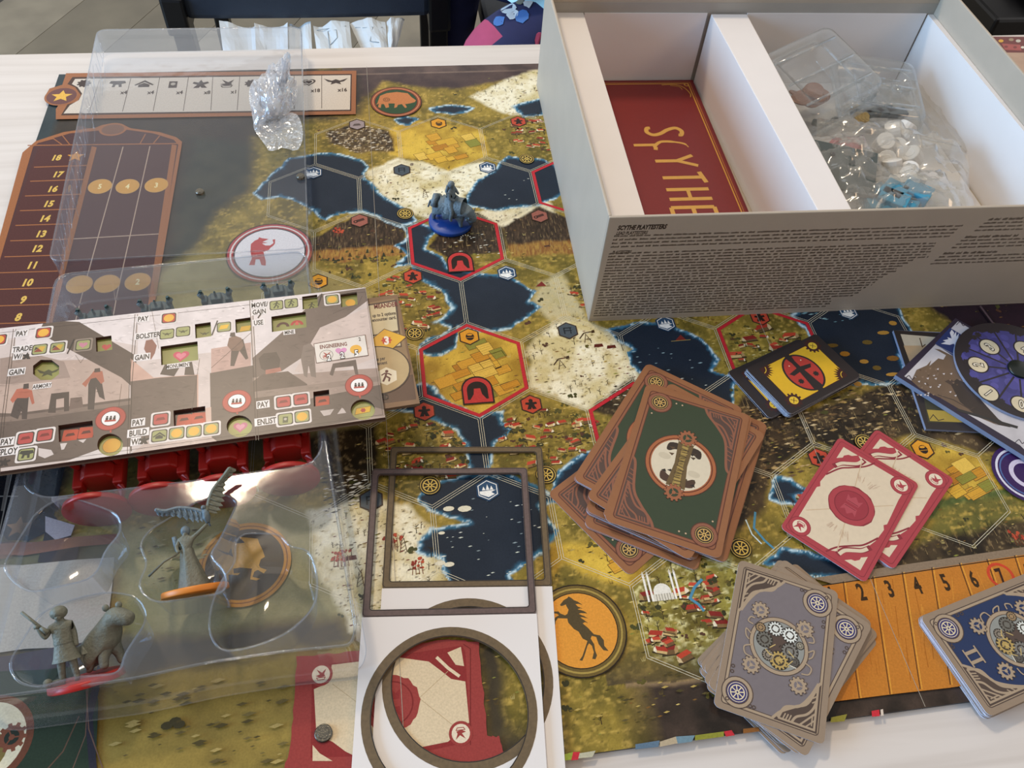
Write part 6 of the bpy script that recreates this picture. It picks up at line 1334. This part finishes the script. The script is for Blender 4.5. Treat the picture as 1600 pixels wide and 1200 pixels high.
# red walkers in the long well
def walker(name, label, px, py, z, tilt, rz, m, group, s=1.0, bs=True):
    x, y = U(px, py, z); t = thing(name, label, 'miniature', (x, y, z), rz, group); t.rotation_euler = (tilt, 0, rz); t.scale = (s,)*3; Mx = MATS[m]
    if bs: base(15.5, m, t, 3)
    MB().prism([(-8,-5),(-5,-8),(5,-8),(8,-5),(8,5),(5,8),(-5,8),(-8,5)], 16, 27).build('hull', Mx, t, bevel=1.2)
    MB().prism([(-4.5,-4),(4.5,-4),(4.5,4),(-4.5,4)], 27, 31.5).build('turret', Mx, t, bevel=1)
    MB().lathe([(1.1, 0), (.9, 5), (.3, 6)], (0, 0, 31), 8).build('funnel', Mx, t)
    for s_ in (-1, 1):
        b = MB(); b.box(s_*9.5-2.4, -4, 13, s_*9.5+2.4, 4, 30); b.build('shoulder', Mx, t, bevel=.9)
        b = MB(); b.tube([(s_*9.5,0,15),(s_*11.5,-1,9),(s_*9.5,0,3)], [2.4,2.0,2.8], 8); b.build('leg', Mx, t)
        b = MB(); b.tube([(s_*9.5,-3,25),(s_*10,-9,23),(s_*10,-13,22)], [1.8,1.3,1.5], 8); b.build('gun_arm', Mx, t)
        b = MB(); b.tube([(s_*10,1,29),(s_*11.5,1,34),(s_*10.5,1,38)], [2.2,2.8,1.3], 8); b.build('claw', Mx, t)
    return t
for k, (px, py) in enumerate(((152,800),(254,784),(350,771),(452,752))):
    walker('red_walker_miniature', ('leftmost', 'second from left', 'third from left', 'rightmost')[k]+' of four red walking machines lying below the player mat', px, py, 19, R(-88), R(4), 'mech_red', 'red walking machines in the tray', 1.12)
for k, (px, py) in enumerate(((168,530),(260,516),(350,502),(444,490))):
    walker('dark_walker_miniature', ('leftmost', 'second from left', 'third from left', 'rightmost')[k]+' of four dark green machines peeking out behind the player mat', px, py, 6, R(0), R(5), 'mech_dark', 'dark green machines behind the player mat', .8, True)
# ================================================================ cardboard sheets with a window and a ring
mat('sheet_white', '#e4dfdc', .5, var=.01, vscale=20)
mat('bronze_dark', '#66543a', .6, var=.15, vscale=500); mat('bronze_violet', '#5f4d4a', .55, var=.15, vscale=500); mat('cut_dark', '#1e1a18', .7)
def sheet(name, label, px, z, h, rimc, top_frac, ringc):
    """px: outline corners in the photograph (window TL TR, then foot of the window BR BL)"""
    P = [np.array(U(*p, z+h)) for p in px]; wv = ((P[1]-P[0])+(P[2]-P[3]))/2; Wd = np.hypot(*wv); ex = wv/Wd; ey = np.array([-ex[1], ex[0]])
    o_ = (P[0]+P[1])/2; Hn = float((o_-(P[2]+P[3])/2)@ey); t = thing(name, label, 'punch-out sheet', (o_[0], o_[1], z), math.atan2(ex[1], ex[0])); a_ = Wd/2
    def slab(nm, outer, hole, m, z0=0, z1=None, par=None):
        z1 = h if z1 is None else z1; b = MB(); ar = lambda Q: sum(Q[i-1][0]*Q[i][1]-Q[i][0]*Q[i-1][1] for i in range(len(Q)))
        if ar(outer) < 0: outer = outer[::-1]
        if ar(hole) < 0: hole = hole[::-1]
        for zz in (z0, z1):
            V_, F_ = sheet_with_wells(outer, [hole], zz); b._f(V_, F_)
        n = len(outer); b._f([(x, y, z0) for x, y in outer]+[(x, y, z1) for x, y in outer], [(i, (i+1) % n, n+(i+1) % n, n+i) for i in range(n)])
        n = len(hole); b._f([(x, y, z0) for x, y in hole]+[(x, y, z1) for x, y in hole], [((i+1) % n, i, n+i, n+(i+1) % n) for i in range(n)])
        return b.build(nm, MATS[m], par or t)
    fw = 4.0
    slab('window_frame', rrect(-a_, -Hn, a_, 0, 2, 4), rrect(-a_+fw, -Hn+fw, a_-fw, -fw, 1.6, 4), rimc)
    for k, (g_, w_) in enumerate(((.3, .35), (fw-.5, .4))):
        slab('frame_line', rrect(-a_+g_, -Hn+g_, a_-g_, -g_, 2, 4), rrect(-a_+g_+w_, -Hn+g_+w_, a_-g_-w_, -g_-w_, 1.6, 4), 'cut_dark', h+.005, h+.03)
    cy, r_ = -Hn-7-44, 44.5
    body = slab('white_card', [(-a_, -Hn-112), (a_, -Hn-112), (a_, -Hn-.1), (-a_, -Hn-.1)], circ(0, cy, r_-4.8, 64), 'sheet_white')
    slab('ring', circ(0, cy, r_, 64), circ(0, cy, r_-5, 64), ringc, .02, h+.06); slab('ring_line', circ(0, cy, r_-4.5, 64), circ(0, cy, r_-4.95, 64), 'cut_dark', h+.07, h+.09)
    return t
sheet('window_sheet', 'rear white card with a dark bronze window frame and ring, partly under the front one', [(609,699),(848,697),(856,917),(593,918)], .3, 1.6, 'bronze_dark', 0, 'bronze_dark')
sheet('window_sheet', 'front white card with a violet-brown window frame and a whole bronze ring', [(581,732),(824,731),(835,958),(563,965)], 2.2, 1.6, 'bronze_violet', 0, 'bronze_dark')
# ================================================================ small round magnets
mat('magnet_metal', '#6b6860', .25, metal=.9, bump=.2, bscale=900)
for u, v, r, lab in ((313,302,3.2,'small round dark magnet on the clear lid, right of the number columns'),(470,278,3.2,'small round dark magnet at the edge of the clear lid, by the upper lake'),(506,1147,4.4,'round metal stud lying on the printed red card frame at the near edge')):
    z = 25.3 if v < 400 else .3
    x, y = U(u, v, z); t = thing('round_stud', lab, 'stud', (x, y, z)); MB().lathe([(r-.4, 0), (r, .4), (r, 2.0), (r-.4, 2.4), (.01, 2.4)], n=32).build('disc', MATS['magnet_metal'], t); MB().lathe([(r*.66, 2.38), (r*.62, 2.6), (.01, 2.6)], n=24).build('cap', MATS['magnet_metal'], t)
# ================================================================ faction board, side tile and dial at the right
mat('tile_edge', '#8b90a6', .5)
def tile(name, label, cat, px, z, h, edge, art, loc=None):
    c_ = U(*[sum(p[k] for p in px)/len(px) for k in (0, 1)], z+h); TP = lambda x, y: (U(x, y, z+h)[0]-c_[0], U(x, y, z+h)[1]-c_[1])
    t = thing(name, label, cat, (c_[0], c_[1], z)); MB().prism([TP(*p) for p in px], 0, h-.02).build('board', MATS[edge], t); a = Art(.02, TP); art(a, TP); a.build('printed_face', t, h, MATS['matte_print']); return t
def t1_(a, TP):
    P = [(1396,516),(1470,520),(1560,560),(1620,680),(1447,670)]; a.poly(P, '#2a2322'); a.up(); a.poly([(1407,522),(1465,527),(1490,560),(1425,575)], '#c9bda6'); a.up(); a.poly([(1412,540),(1470,540),(1490,570),(1425,575)], '#c0a27c')
    a.poly([(1440,600),(1500,620),(1580,662),(1450,660)], '#3b3a26'); a.up(); a.poly([(1448,640),(1520,645),(1560,662),(1453,658)], '#a8923c'); a.line([(1437,528),(1441,542),(1446,538)], 1.5, '#4a3420'); a.line([(1453,655),(1458,648),(1466,657),(1475,655)], 1.2, '#2a2322')
tile('objective_tile', 'dark-edged picture tile lying under the violet board beside the dial', 'tile', [(1396,516),(1470,519),(1640,560),(1660,680),(1447,670)], .3, 2.2, 'tile_edge', t1_)
def t2_(a, TP):
    P = [(1399,586),(1493,497),(1640,560),(1800,740),(1593,708)]; a.poly([(1399,586),(1493,497),(1700,610),(1680,762),(1593,708)], '#2d2438'); a.up()
    a.poly([(1413,588),(1497,502),(1640,590),(1640,742),(1594,696)], '#c6c3c8'); a.up()
    a.poly([(1461,537),(1484,512),(1541,546),(1496,561)], '#22346a'); a.up(); a.line([(1461,538),(1505,562)], .8, '#8a8a90')
    a.poly([(1484,520),(1487,515),(1491,520),(1489,525),(1494,518),(1494,526),(1498,521),(1497,529),(1502,524),(1500,532),(1505,531),(1501,536),(1498,539),(1492,540),(1490,537),(1484,539),(1470,537),(1478,534),(1473,532),(1482,530),(1480,527),(1487,529)], '#e2e2ea')
    a.poly([(1424,595),(1432,578),(1448,571),(1455,563),(1452,572),(1466,560),(1474,562),(1478,555),(1460,545),(1468,546),(1500,562),(1505,600),(1520,640),(1560,665),(1500,640),(1470,622),(1448,612),(1436,606)], '#6e5a48'); a.up()
    a.poly([(1485,600),(1495,592),(1512,600),(1530,622),(1560,655),(1580,668),(1560,664),(1520,645),(1500,628)], '#3a302a'); a.poly([(1476,596),(1485,592),(1492,597),(1486,602)], '#4a3c34'); a.line([(1465,617),(1490,625),(1516,640),(1522,636)], 1.4, '#4a3c34'); a.line([(1495,640),(1590,668)], 4, '#33302e')
    q = random.Random(4)
    for k in range(50): u, v = q.uniform(1430, 1500), q.uniform(575, 620); a.conv([(u-2, v), (u+2, v-1), (u+1, v+2)], q.choice(('#8a7460', '#584636', '#d0ccd0', '#7a6654')))
    for u, v in ((1420,590),(1500,506),(1592,690)): a.line(spline([(u-6,v+2),(u,v-3),(u+5,v+3),(u+9,v)]), 1.1, '#2d2438')
tile('faction_board', 'violet-edged board with a white bird crest and snow scene, under the power dial', 'faction board', [(1399,586),(1493,497),(1700,610),(1680,762),(1593,708)], 2.7, 3.6, 'tile_edge', t2_)
dz_ = 8.6; dx, dy = U(1592, 578, dz_); dial = thing('power_dial', 'round dark dial with violet segments and cream number discs 0 to 4', 'dial', (dx, dy, 6.6))
dr = abs(U(1497, 575, dz_)[0]-dx); dr = math.hypot(U(1497, 575, dz_)[0]-dx, U(1497, 575, dz_)[1]-dy)
MB().lathe([(dr, 0), (dr, 2)], n=64).build('disc', MATS['tile_edge'], dial)
a = Art(.02); a.disc(0, 0, dr, '#292226', 64); a.up(); a.disc(0, 0, dr*.83, '#454283', 48); a.up()
q = random.Random(3)
for k in range(60): an, rr = q.uniform(0, 6.28), q.uniform(.2, .8)*dr; a.disc(rr*math.cos(an), rr*math.sin(an), q.uniform(2, 6), q.choice(('#4d4a92', '#3d3a78', '#57529c')), 9)
a.up()
for k in range(14):
    an = 2*math.pi*(k+.5)/14; a.line([(dr*.2*math.cos(an), dr*.2*math.sin(an)), (dr*.84*math.cos(an), dr*.84*math.sin(an))], 1.3, '#292226')
    for d in (-.07, .07): a.gear(dr*.83*math.cos(an+d), dr*.83*math.sin(an+d), 2.6, '#292226', 7)
a.up()
for t, u, v in (('3',1546,542),('4',1600,545),('2',1528,570),('1',1544,614),('0',1596,632),('5',1650,570)):
    x, y = U(u, v, dz_); x -= dx; y -= dy; a.disc(x, y, 7.6, '#241c20', 24); a.up(); a.disc(x, y, 6.6, '#d8ccae', 24); a.up(); an = math.atan2(y, x)-math.pi/2
    a.text(t, x, y, 10, '#241c20', rot=an, bold=.08); a.up(); a.text(t, x, y, 10, '#e8e0cc', rot=an, bold=.015); a.up(-3)
a.build('printed_face', dial, 2.02, MATS['matte_print']); MB(True).lathe([(8, 2), (8, 3.4), (7, 4), (.01, 4)], n=32).build('hub', mat('hub_green', '#0f1a16', .3), dial)
# ================================================================ second player mat behind the box
bz = 8; c_ = U(1640, 110, bz)
t = thing('second_player_mat', 'reddish-brown printed player mat on the table behind the big box', 'player mat', (c_[0], c_[1], -3)); TP = lambda x, y: (U(x, y, bz)[0]-c_[0], U(x, y, bz)[1]-c_[1])
pxs = [(1520,57),(1760,58),(1840,200),(1610,190)]
MB().prism([TP(*p) for p in pxs], 0, bz+2.98).build('board', MATS['mat_edge'], t)
a = Art(.02, TP); a.poly(pxs, '#6e3230'); a.up(); a.poly([(1560,82),(1770,84),(1830,190),(1612,184)], '#b89c88'); a.up()
a.poly([(1568,88),(1576,92),(1580,100),(1592,104),(1596,110),(1588,108),(1578,104),(1570,98)], '#5a302c'); a.poly([(1565,68),(1594,70),(1596,79),(1570,78)], '#a85450'); a.up()
for u, v, r_, c2_ in ((1564,64,4,'#d9a83a'),(1580,62,4,'#a08a70'),(1591,64,4,'#c8c4b8'),(1598,74,3,'#e0dcd0'),(1572,73,3,'#7c3834'),(1586,74,3,'#7c3834')): a.poly([(u+r_*math.cos(k), v+r_*.6*math.sin(k)) for k in [2*math.pi*j/14 for j in range(14)]], c2_)
a.build('printed_sheet', t, bz+3, MATS['matte_print'])
# ================================================================ beyond the table
mat('chair_black', '#0d0d10', .35); mat('chair_navy', '#26303f', .55, bump=.3, bscale=500); mat('paper_sheet', '#cfd6da', .7, var=.04, vscale=12)
SZ = -250
def V3(u, v, z): p = U(u, v, z); return (p[0], p[1], z)
x0, y0 = U(262, 38, SZ-45); x1, y1 = U(700, 34, SZ-45)
cx_ = (x0+x1)/2; cy_ = max(y0, y1)+12; hw = (x1-x0)/2
ch = thing('dining_chair', 'black-framed chair with a navy seat pad on the far side of the table', 'chair', (cx_, cy_, -Z0+.0))
hs = Z0+SZ
b = MB(); n = 24
front = [(-hw+30+(2*hw-60)*k/n, 4*math.cos(math.pi*(k/n-.5)*1.0)-14*(k/n)**2*0-8*math.cos(math.pi*(k/n-.5))) for k in range(n+1)]
b.prism(front+[(hw-30, 400), (-hw+30, 400)], hs-45, hs); b.build('seat_pad', MATS['chair_navy'], ch, bevel=9)
for s_ in (-1, 1):
    MB().prism([(s_*(hw-32), -10), (s_*(hw+6), -6), (s_*(hw+10), 400), (s_*(hw-30), 400)], hs-70, hs-6).build('side_rail', MATS['chair_black'], ch, bevel=5)
    MB().prism([(s_*(hw-30), 6), (s_*(hw+2), 8), (s_*(hw+2), 40), (s_*(hw-30), 40)], 0, hs-60).build('leg', MATS['chair_black'], ch, bevel=3)
    MB().prism([(s_*(hw-26), 380), (s_*(hw+4), 380), (s_*(hw+4), 412), (s_*(hw-26), 412)], 0, hs+420).build('leg', MATS['chair_black'], ch, bevel=3)
MB().box(-hw, 384, hs+150, hw, 406, hs+420).build('backrest', MATS['chair_navy'], ch, bevel=6)
# paper sheets on a low stool-like shelf in front of the chair, hanging below the seat edge
def drape(px, z, label, marks, seed):
    """px: outline of the sheet's visible part; it hangs down from under the seat pad"""
    P = [V3(u, v, z) for u, v in px]; c_ = [sum(p[k] for p in P)/len(P) for k in range(3)]; t = thing('paper_sheet', label, 'paper', (c_[0], c_[1], c_[2]))
    b = MB(); q = random.Random(seed); n = 8; TLp, TRp, BRp, BLp = [Vector(p)-Vector(c_) for p in P]; vs = []; fs = []
    for j in range(n+1):
        for i in range(n+1):
            a_, b2 = i/n, j/n; p = (TLp.lerp(TRp, a_)).lerp(BLp.lerp(BRp, a_), b2); vs.append((p.x, p.y, p.z-30*b2+5*math.sin(a_*5+seed)+6*noise.noise(Vector((a_*3, b2*3, seed)))))
    for j in range(n):
        for i in range(n): k = j*(n+1)+i; fs.append((k, k+1, k+n+2, k+n+1))
    b._f(vs, fs); o = b.build('sheet', MATS['paper_sheet'], t); md = o.modifiers.new('s', 'SOLIDIFY'); md.thickness = .0004
    a = Art(.02)
    for L_ in marks:
        W3 = []
        for u_, v_ in L_:
            i = min(n, max(0, u_*n)); j = v_*n; i0, j0 = int(min(i, n-1)), int(min(j, n-1)); g = lambda a_, b_: Vector(vs[b_*(n+1)+a_]); W3.append(g(i0, j0).lerp(g(i0+1, j0), i-i0).lerp(g(i0, j0+1).lerp(g(i0+1, j0+1), i-i0), j-j0))
        m_ = MB(True); m_.tube([(w_.x, w_.y, w_.z+.5) for w_ in W3], .55, 4); m_.build('pencil_line', mat('pencil_grey', '#8a959c', .8), t)
    return t
drape([(343,36),(398,40),(398,110),(350,110)], SZ-50, 'leftmost white paper hanging below the chair seat', [], 1)
drape([(398,40),(450,38),(446,112),(399,110)], SZ-52, 'white paper second from the left below the chair seat', [[(.3,.1),(.3,.5)]], 2)
drape([(452,38),(486,38),(487,108),(446,108)], SZ-56, 'narrow white paper third from the left below the chair seat', [], 3)
drape([(489,37),(546,36),(553,106),(498,106)], SZ-50, 'white paper with a pencilled letter P below the chair seat', [[(.38,.5),(.38,.12),(.62,.16),(.62,.28),(.4,.34)], [(.08,.08),(.9,.1)], [(.1,.6),(.3,.62)]], 4)
drape([(546,33),(602,32),(606,68),(568,60)], SZ-46, 'white paper with pencil scribbles and a curled lower edge, below the chair seat', [[(.3,.2),(.6,.25),(.4,.6),(.7,.65)], [(.1,.15),(.9,.2)]], 5)
drape([(604,33),(632,26),(614,60),(606,66)], SZ-46, 'rightmost white paper corner sticking out below the chair seat', [], 6)
# --- seated person in a light blue top and navy patterned trousers
PX = (258.0, 735.0)
pr_ = thing('person', 'person seated across the table in navy patterned trousers and a light blue top', 'person', (PX[0], PX[1], -Z0), R(-90))
mat('skin_tone', '#c89a80', .5, sss=.1); mat('top_blue', '#a9dcec', .75, bump=.2, bscale=60); mat('trousers_navy', '#1c2350', .8, bump=.25, bscale=60); mat('panel_pink', '#a84468', .8); mat('hair_brown', '#3a281c', .7); mat('patch_white', '#c9d4dc', .8); mat('patch_blue', '#3f6fb4', .8)
H0 = Z0-230
nodes = [(40,190,H0+10,95),(40,200,H0+110,92),(40,205,H0+230,105,85),(40,205,H0+300,60),(40,200,H0+350,42),(40,190,H0+400,72),
         (-55,120,H0+4,66),(-95,40,H0+0,60),(-120,-15,H0-18,54),(-120,-30,H0-150,42),(-118,-40,H0-330,34),(-118,-60,H0-475,32),(-118,-120,H0-490,26),
         (120,130,H0+4,70),(160,60,H0+2,66),(178,-2,H0-16,60),(180,-12,H0-150,42),(180,0,H0-330,34),(180,-20,H0-475,32),(180,-80,H0-490,26),
         (-70,205,H0+255,40),(-105,180,H0+150,32),(-80,110,H0+110,26),(150,205,H0+255,40),(185,180,H0+150,32),(165,110,H0+110,26)]
E_ = [(0,1),(1,2),(2,3),(3,4),(4,5),(0,6),(6,7),(7,8),(8,9),(9,10),(10,11),(11,12),(0,13),(13,14),(14,15),(15,16),(16,17),(17,18),(18,19),(2,20),(20,21),(21,22),(2,23),(23,24),(24,25)]
body = skin('body', nodes, E_, MATS['skin_tone'], pr_, 2)
me = body.data
for m_ in ('trousers_navy', 'top_blue', 'panel_pink'): me.materials.append(MATS[m_])
for p in me.polygons:
    c = p.center*1000
    if c.z < H0+330: p.material_index = 2
    if c.z < H0+75 and not (c.y > 150 and c.z > H0+60): p.material_index = 1
    if c.x > 90 and c.y < 2 and c.z > H0-110: p.material_index = 3
    if c.z < H0-420: p.material_index = 0
# the jumper's hem and hands, head features, patches on the trousers
bpoly('jumper_hem', MATS['top_blue'], pr_, lambda b: b.loft([[(40+rx*math.cos(t), 185+ry*math.sin(t), z_) for t in [2*math.pi*k/28 for k in range(28)]] for rx, ry, z_ in ((178,168,H0+46),(150,140,H0+85),(124,112,H0+150))], False, False))
bpoly('hair', MATS['hair_brown'], pr_, lambda b: b.ball((40, 215, H0+425), (84, 84, 78), 18, 12))
for s_ in (-1, 1): bpoly('eye', MATS['patch_white'], pr_, lambda b: b.ball((40+s_*26, 124, H0+405), (9, 6, 7), 10, 8)); bpoly('ear', MATS['skin_tone'], pr_, lambda b: b.ball((40+s_*76, 195, H0+395), (8, 14, 20), 10, 8))
bpoly('nose', MATS['skin_tone'], pr_, lambda b: b.ball((40, 116, H0+388), (9, 12, 14), 10, 8)); bpoly('mouth', MATS['panel_pink'], pr_, lambda b: b.ball((40, 124, H0+362), (20, 5, 4), 10, 6))
for s_, hx in ((-1, -66), (1, 152)):
    nd = [(hx,95,H0+104,20),(hx+s_*2,60,H0+94,19)]+[]; ed = [(0,1)]
    for k, (dx_, L_) in enumerate(((-15,38),(-5,44),(6,42),(16,34))):
        i = len(nd); nd += [(hx+dx_,45,H0+92,8),(hx+dx_,45-L_*.5,H0+88,7.5),(hx+dx_*1.1,45-L_,H0+78,6)]; ed += [(1,i),(i,i+1),(i+1,i+2)]
    i = len(nd); nd += [(hx-s_*22,66,H0+92,9),(hx-s_*32,48,H0+88,7.5)]; ed += [(1,i),(i,i+1)]
    skin('hand', nd, ed, MATS['skin_tone'], pr_, 1)
q = random.Random(12); dg = bpy.context.evaluated_depsgraph_get()
from mathutils.bvhtree import BVHTree
bv = BVHTree.FromPolygons([v.co.copy() for v in me.vertices], [tuple(p.vertices) for p in me.polygons])
PT = [(795,18,16,'patch_white'),(812,14,9,'mini_grey'),(824,20,10,'patch_white'),(780,30,12,'patch_blue'),(815,33,13,'patch_blue'),(800,28,12,'patch_white'),(708,68,13,'patch_white'),(718,60,9,'patch_white'),(722,74,10,'patch_blue'),(738,70,15,'panel_pink'),(746,66,6,'patch_white'),(733,68,6,'patch_white'),(779,72,11,'panel_pink'),(845,50,10,'panel_pink'),(838,66,9,'patch_white')]
PT = [(-(U(u, v, -185)[1]-PX[1]), U(u, v, -185)[0]-PX[0], r_, m_) for u, v, r_, m_ in PT]
for kx, (lx, ly, r1, m_) in enumerate(PT):
    b = bmesh.new(); ok = True; vs = []
    for k in range(11):
        an = 2*math.pi*k/11; rr = r1*(1 if k % 2 else .72) if k else 0; rr = r1*(.75+.35*q.random())
        h = bv.ray_cast(Vector(((lx+rr*math.cos(an))*.001, (ly+rr*.75*math.sin(an))*.001, (H0+400)*.001)), Vector((0, 0, -1)), 2.0)
        if h[0] is None: ok = False; break
        vs.append(b.verts.new(h[0]+h[1]*.0012))
    if ok: b.faces.new(vs); mm = bpy.data.meshes.new('patch'); b.to_mesh(mm); mm.materials.append(MATS[m_]); o = link('trouser_patch', mm, pr_)
    b.free()
# the person's chair
cs = thing('dining_chair', 'black chair under the seated person across the table', 'chair', (PX[0]+175, PX[1]-25, -Z0), R(-90)); hs2 = Z0-230-75-10
MB().box(-220, -150, hs2-40, 220, 230, hs2).build('seat_pad', MATS['chair_navy'], cs, bevel=8)
for sx_ in (-205, 175):
    for sy_ in (-140, 195): MB().box(sx_, sy_, 0, sx_+30, sy_+30, hs2-40 if sy_ < 0 else hs2+400).build('leg', MATS['chair_black'], cs, bevel=3)
MB().box(-200, 200, hs2+150, 200, 220, hs2+400).build('backrest', MATS['chair_navy'], cs, bevel=5)
# --- black chair with a grey cloth at the far right
x, y = U(1590, 30, -280); c3 = thing('dining_chair', 'black chair with a grey cloth over it, behind the box at the far right', 'chair', (x+150, y+60, -Z0)); h3 = Z0-280
MB().box(-190, -60, h3-60, 220, 340, h3).build('seat_pad', MATS['chair_black'], c3, bevel=6)
for sx_ in (-190, 190):
    for sy_ in (-60, 310): MB().box(sx_, sy_, 0, sx_+30, sy_+30, h3-50 if sy_ < 0 else h3+400).build('leg', MATS['chair_black'], c3, bevel=3)
MB().box(-190, 316, h3+140, 220, 336, h3+400).build('backrest', MATS['chair_black'], c3, bevel=5)
cl = MB(True); n = 14; P = []; Fc = []
for j in range(n+1):
    for i in range(n+1): a_, b_ = i/n, j/n; P.append((-150+a_*360, -40+b_*330-60*(1-a_)*(1-b_), 8+10*noise.noise(Vector((a_*4, b_*4, 1)))+7))
for j in range(n):
    for i in range(n): k = j*(n+1)+i; Fc.append((k, k+1, k+n+2, k+n+1))
cl._f(P, Fc); o = cl.build('grey_cloth', mat('cloth_grey', '#5d5f6a', .9, bump=.3, bscale=200)); place(o, (x+190, y+60, -280)); tag(o, 'grey cloth spread on the black chair at the far right', 'cloth')
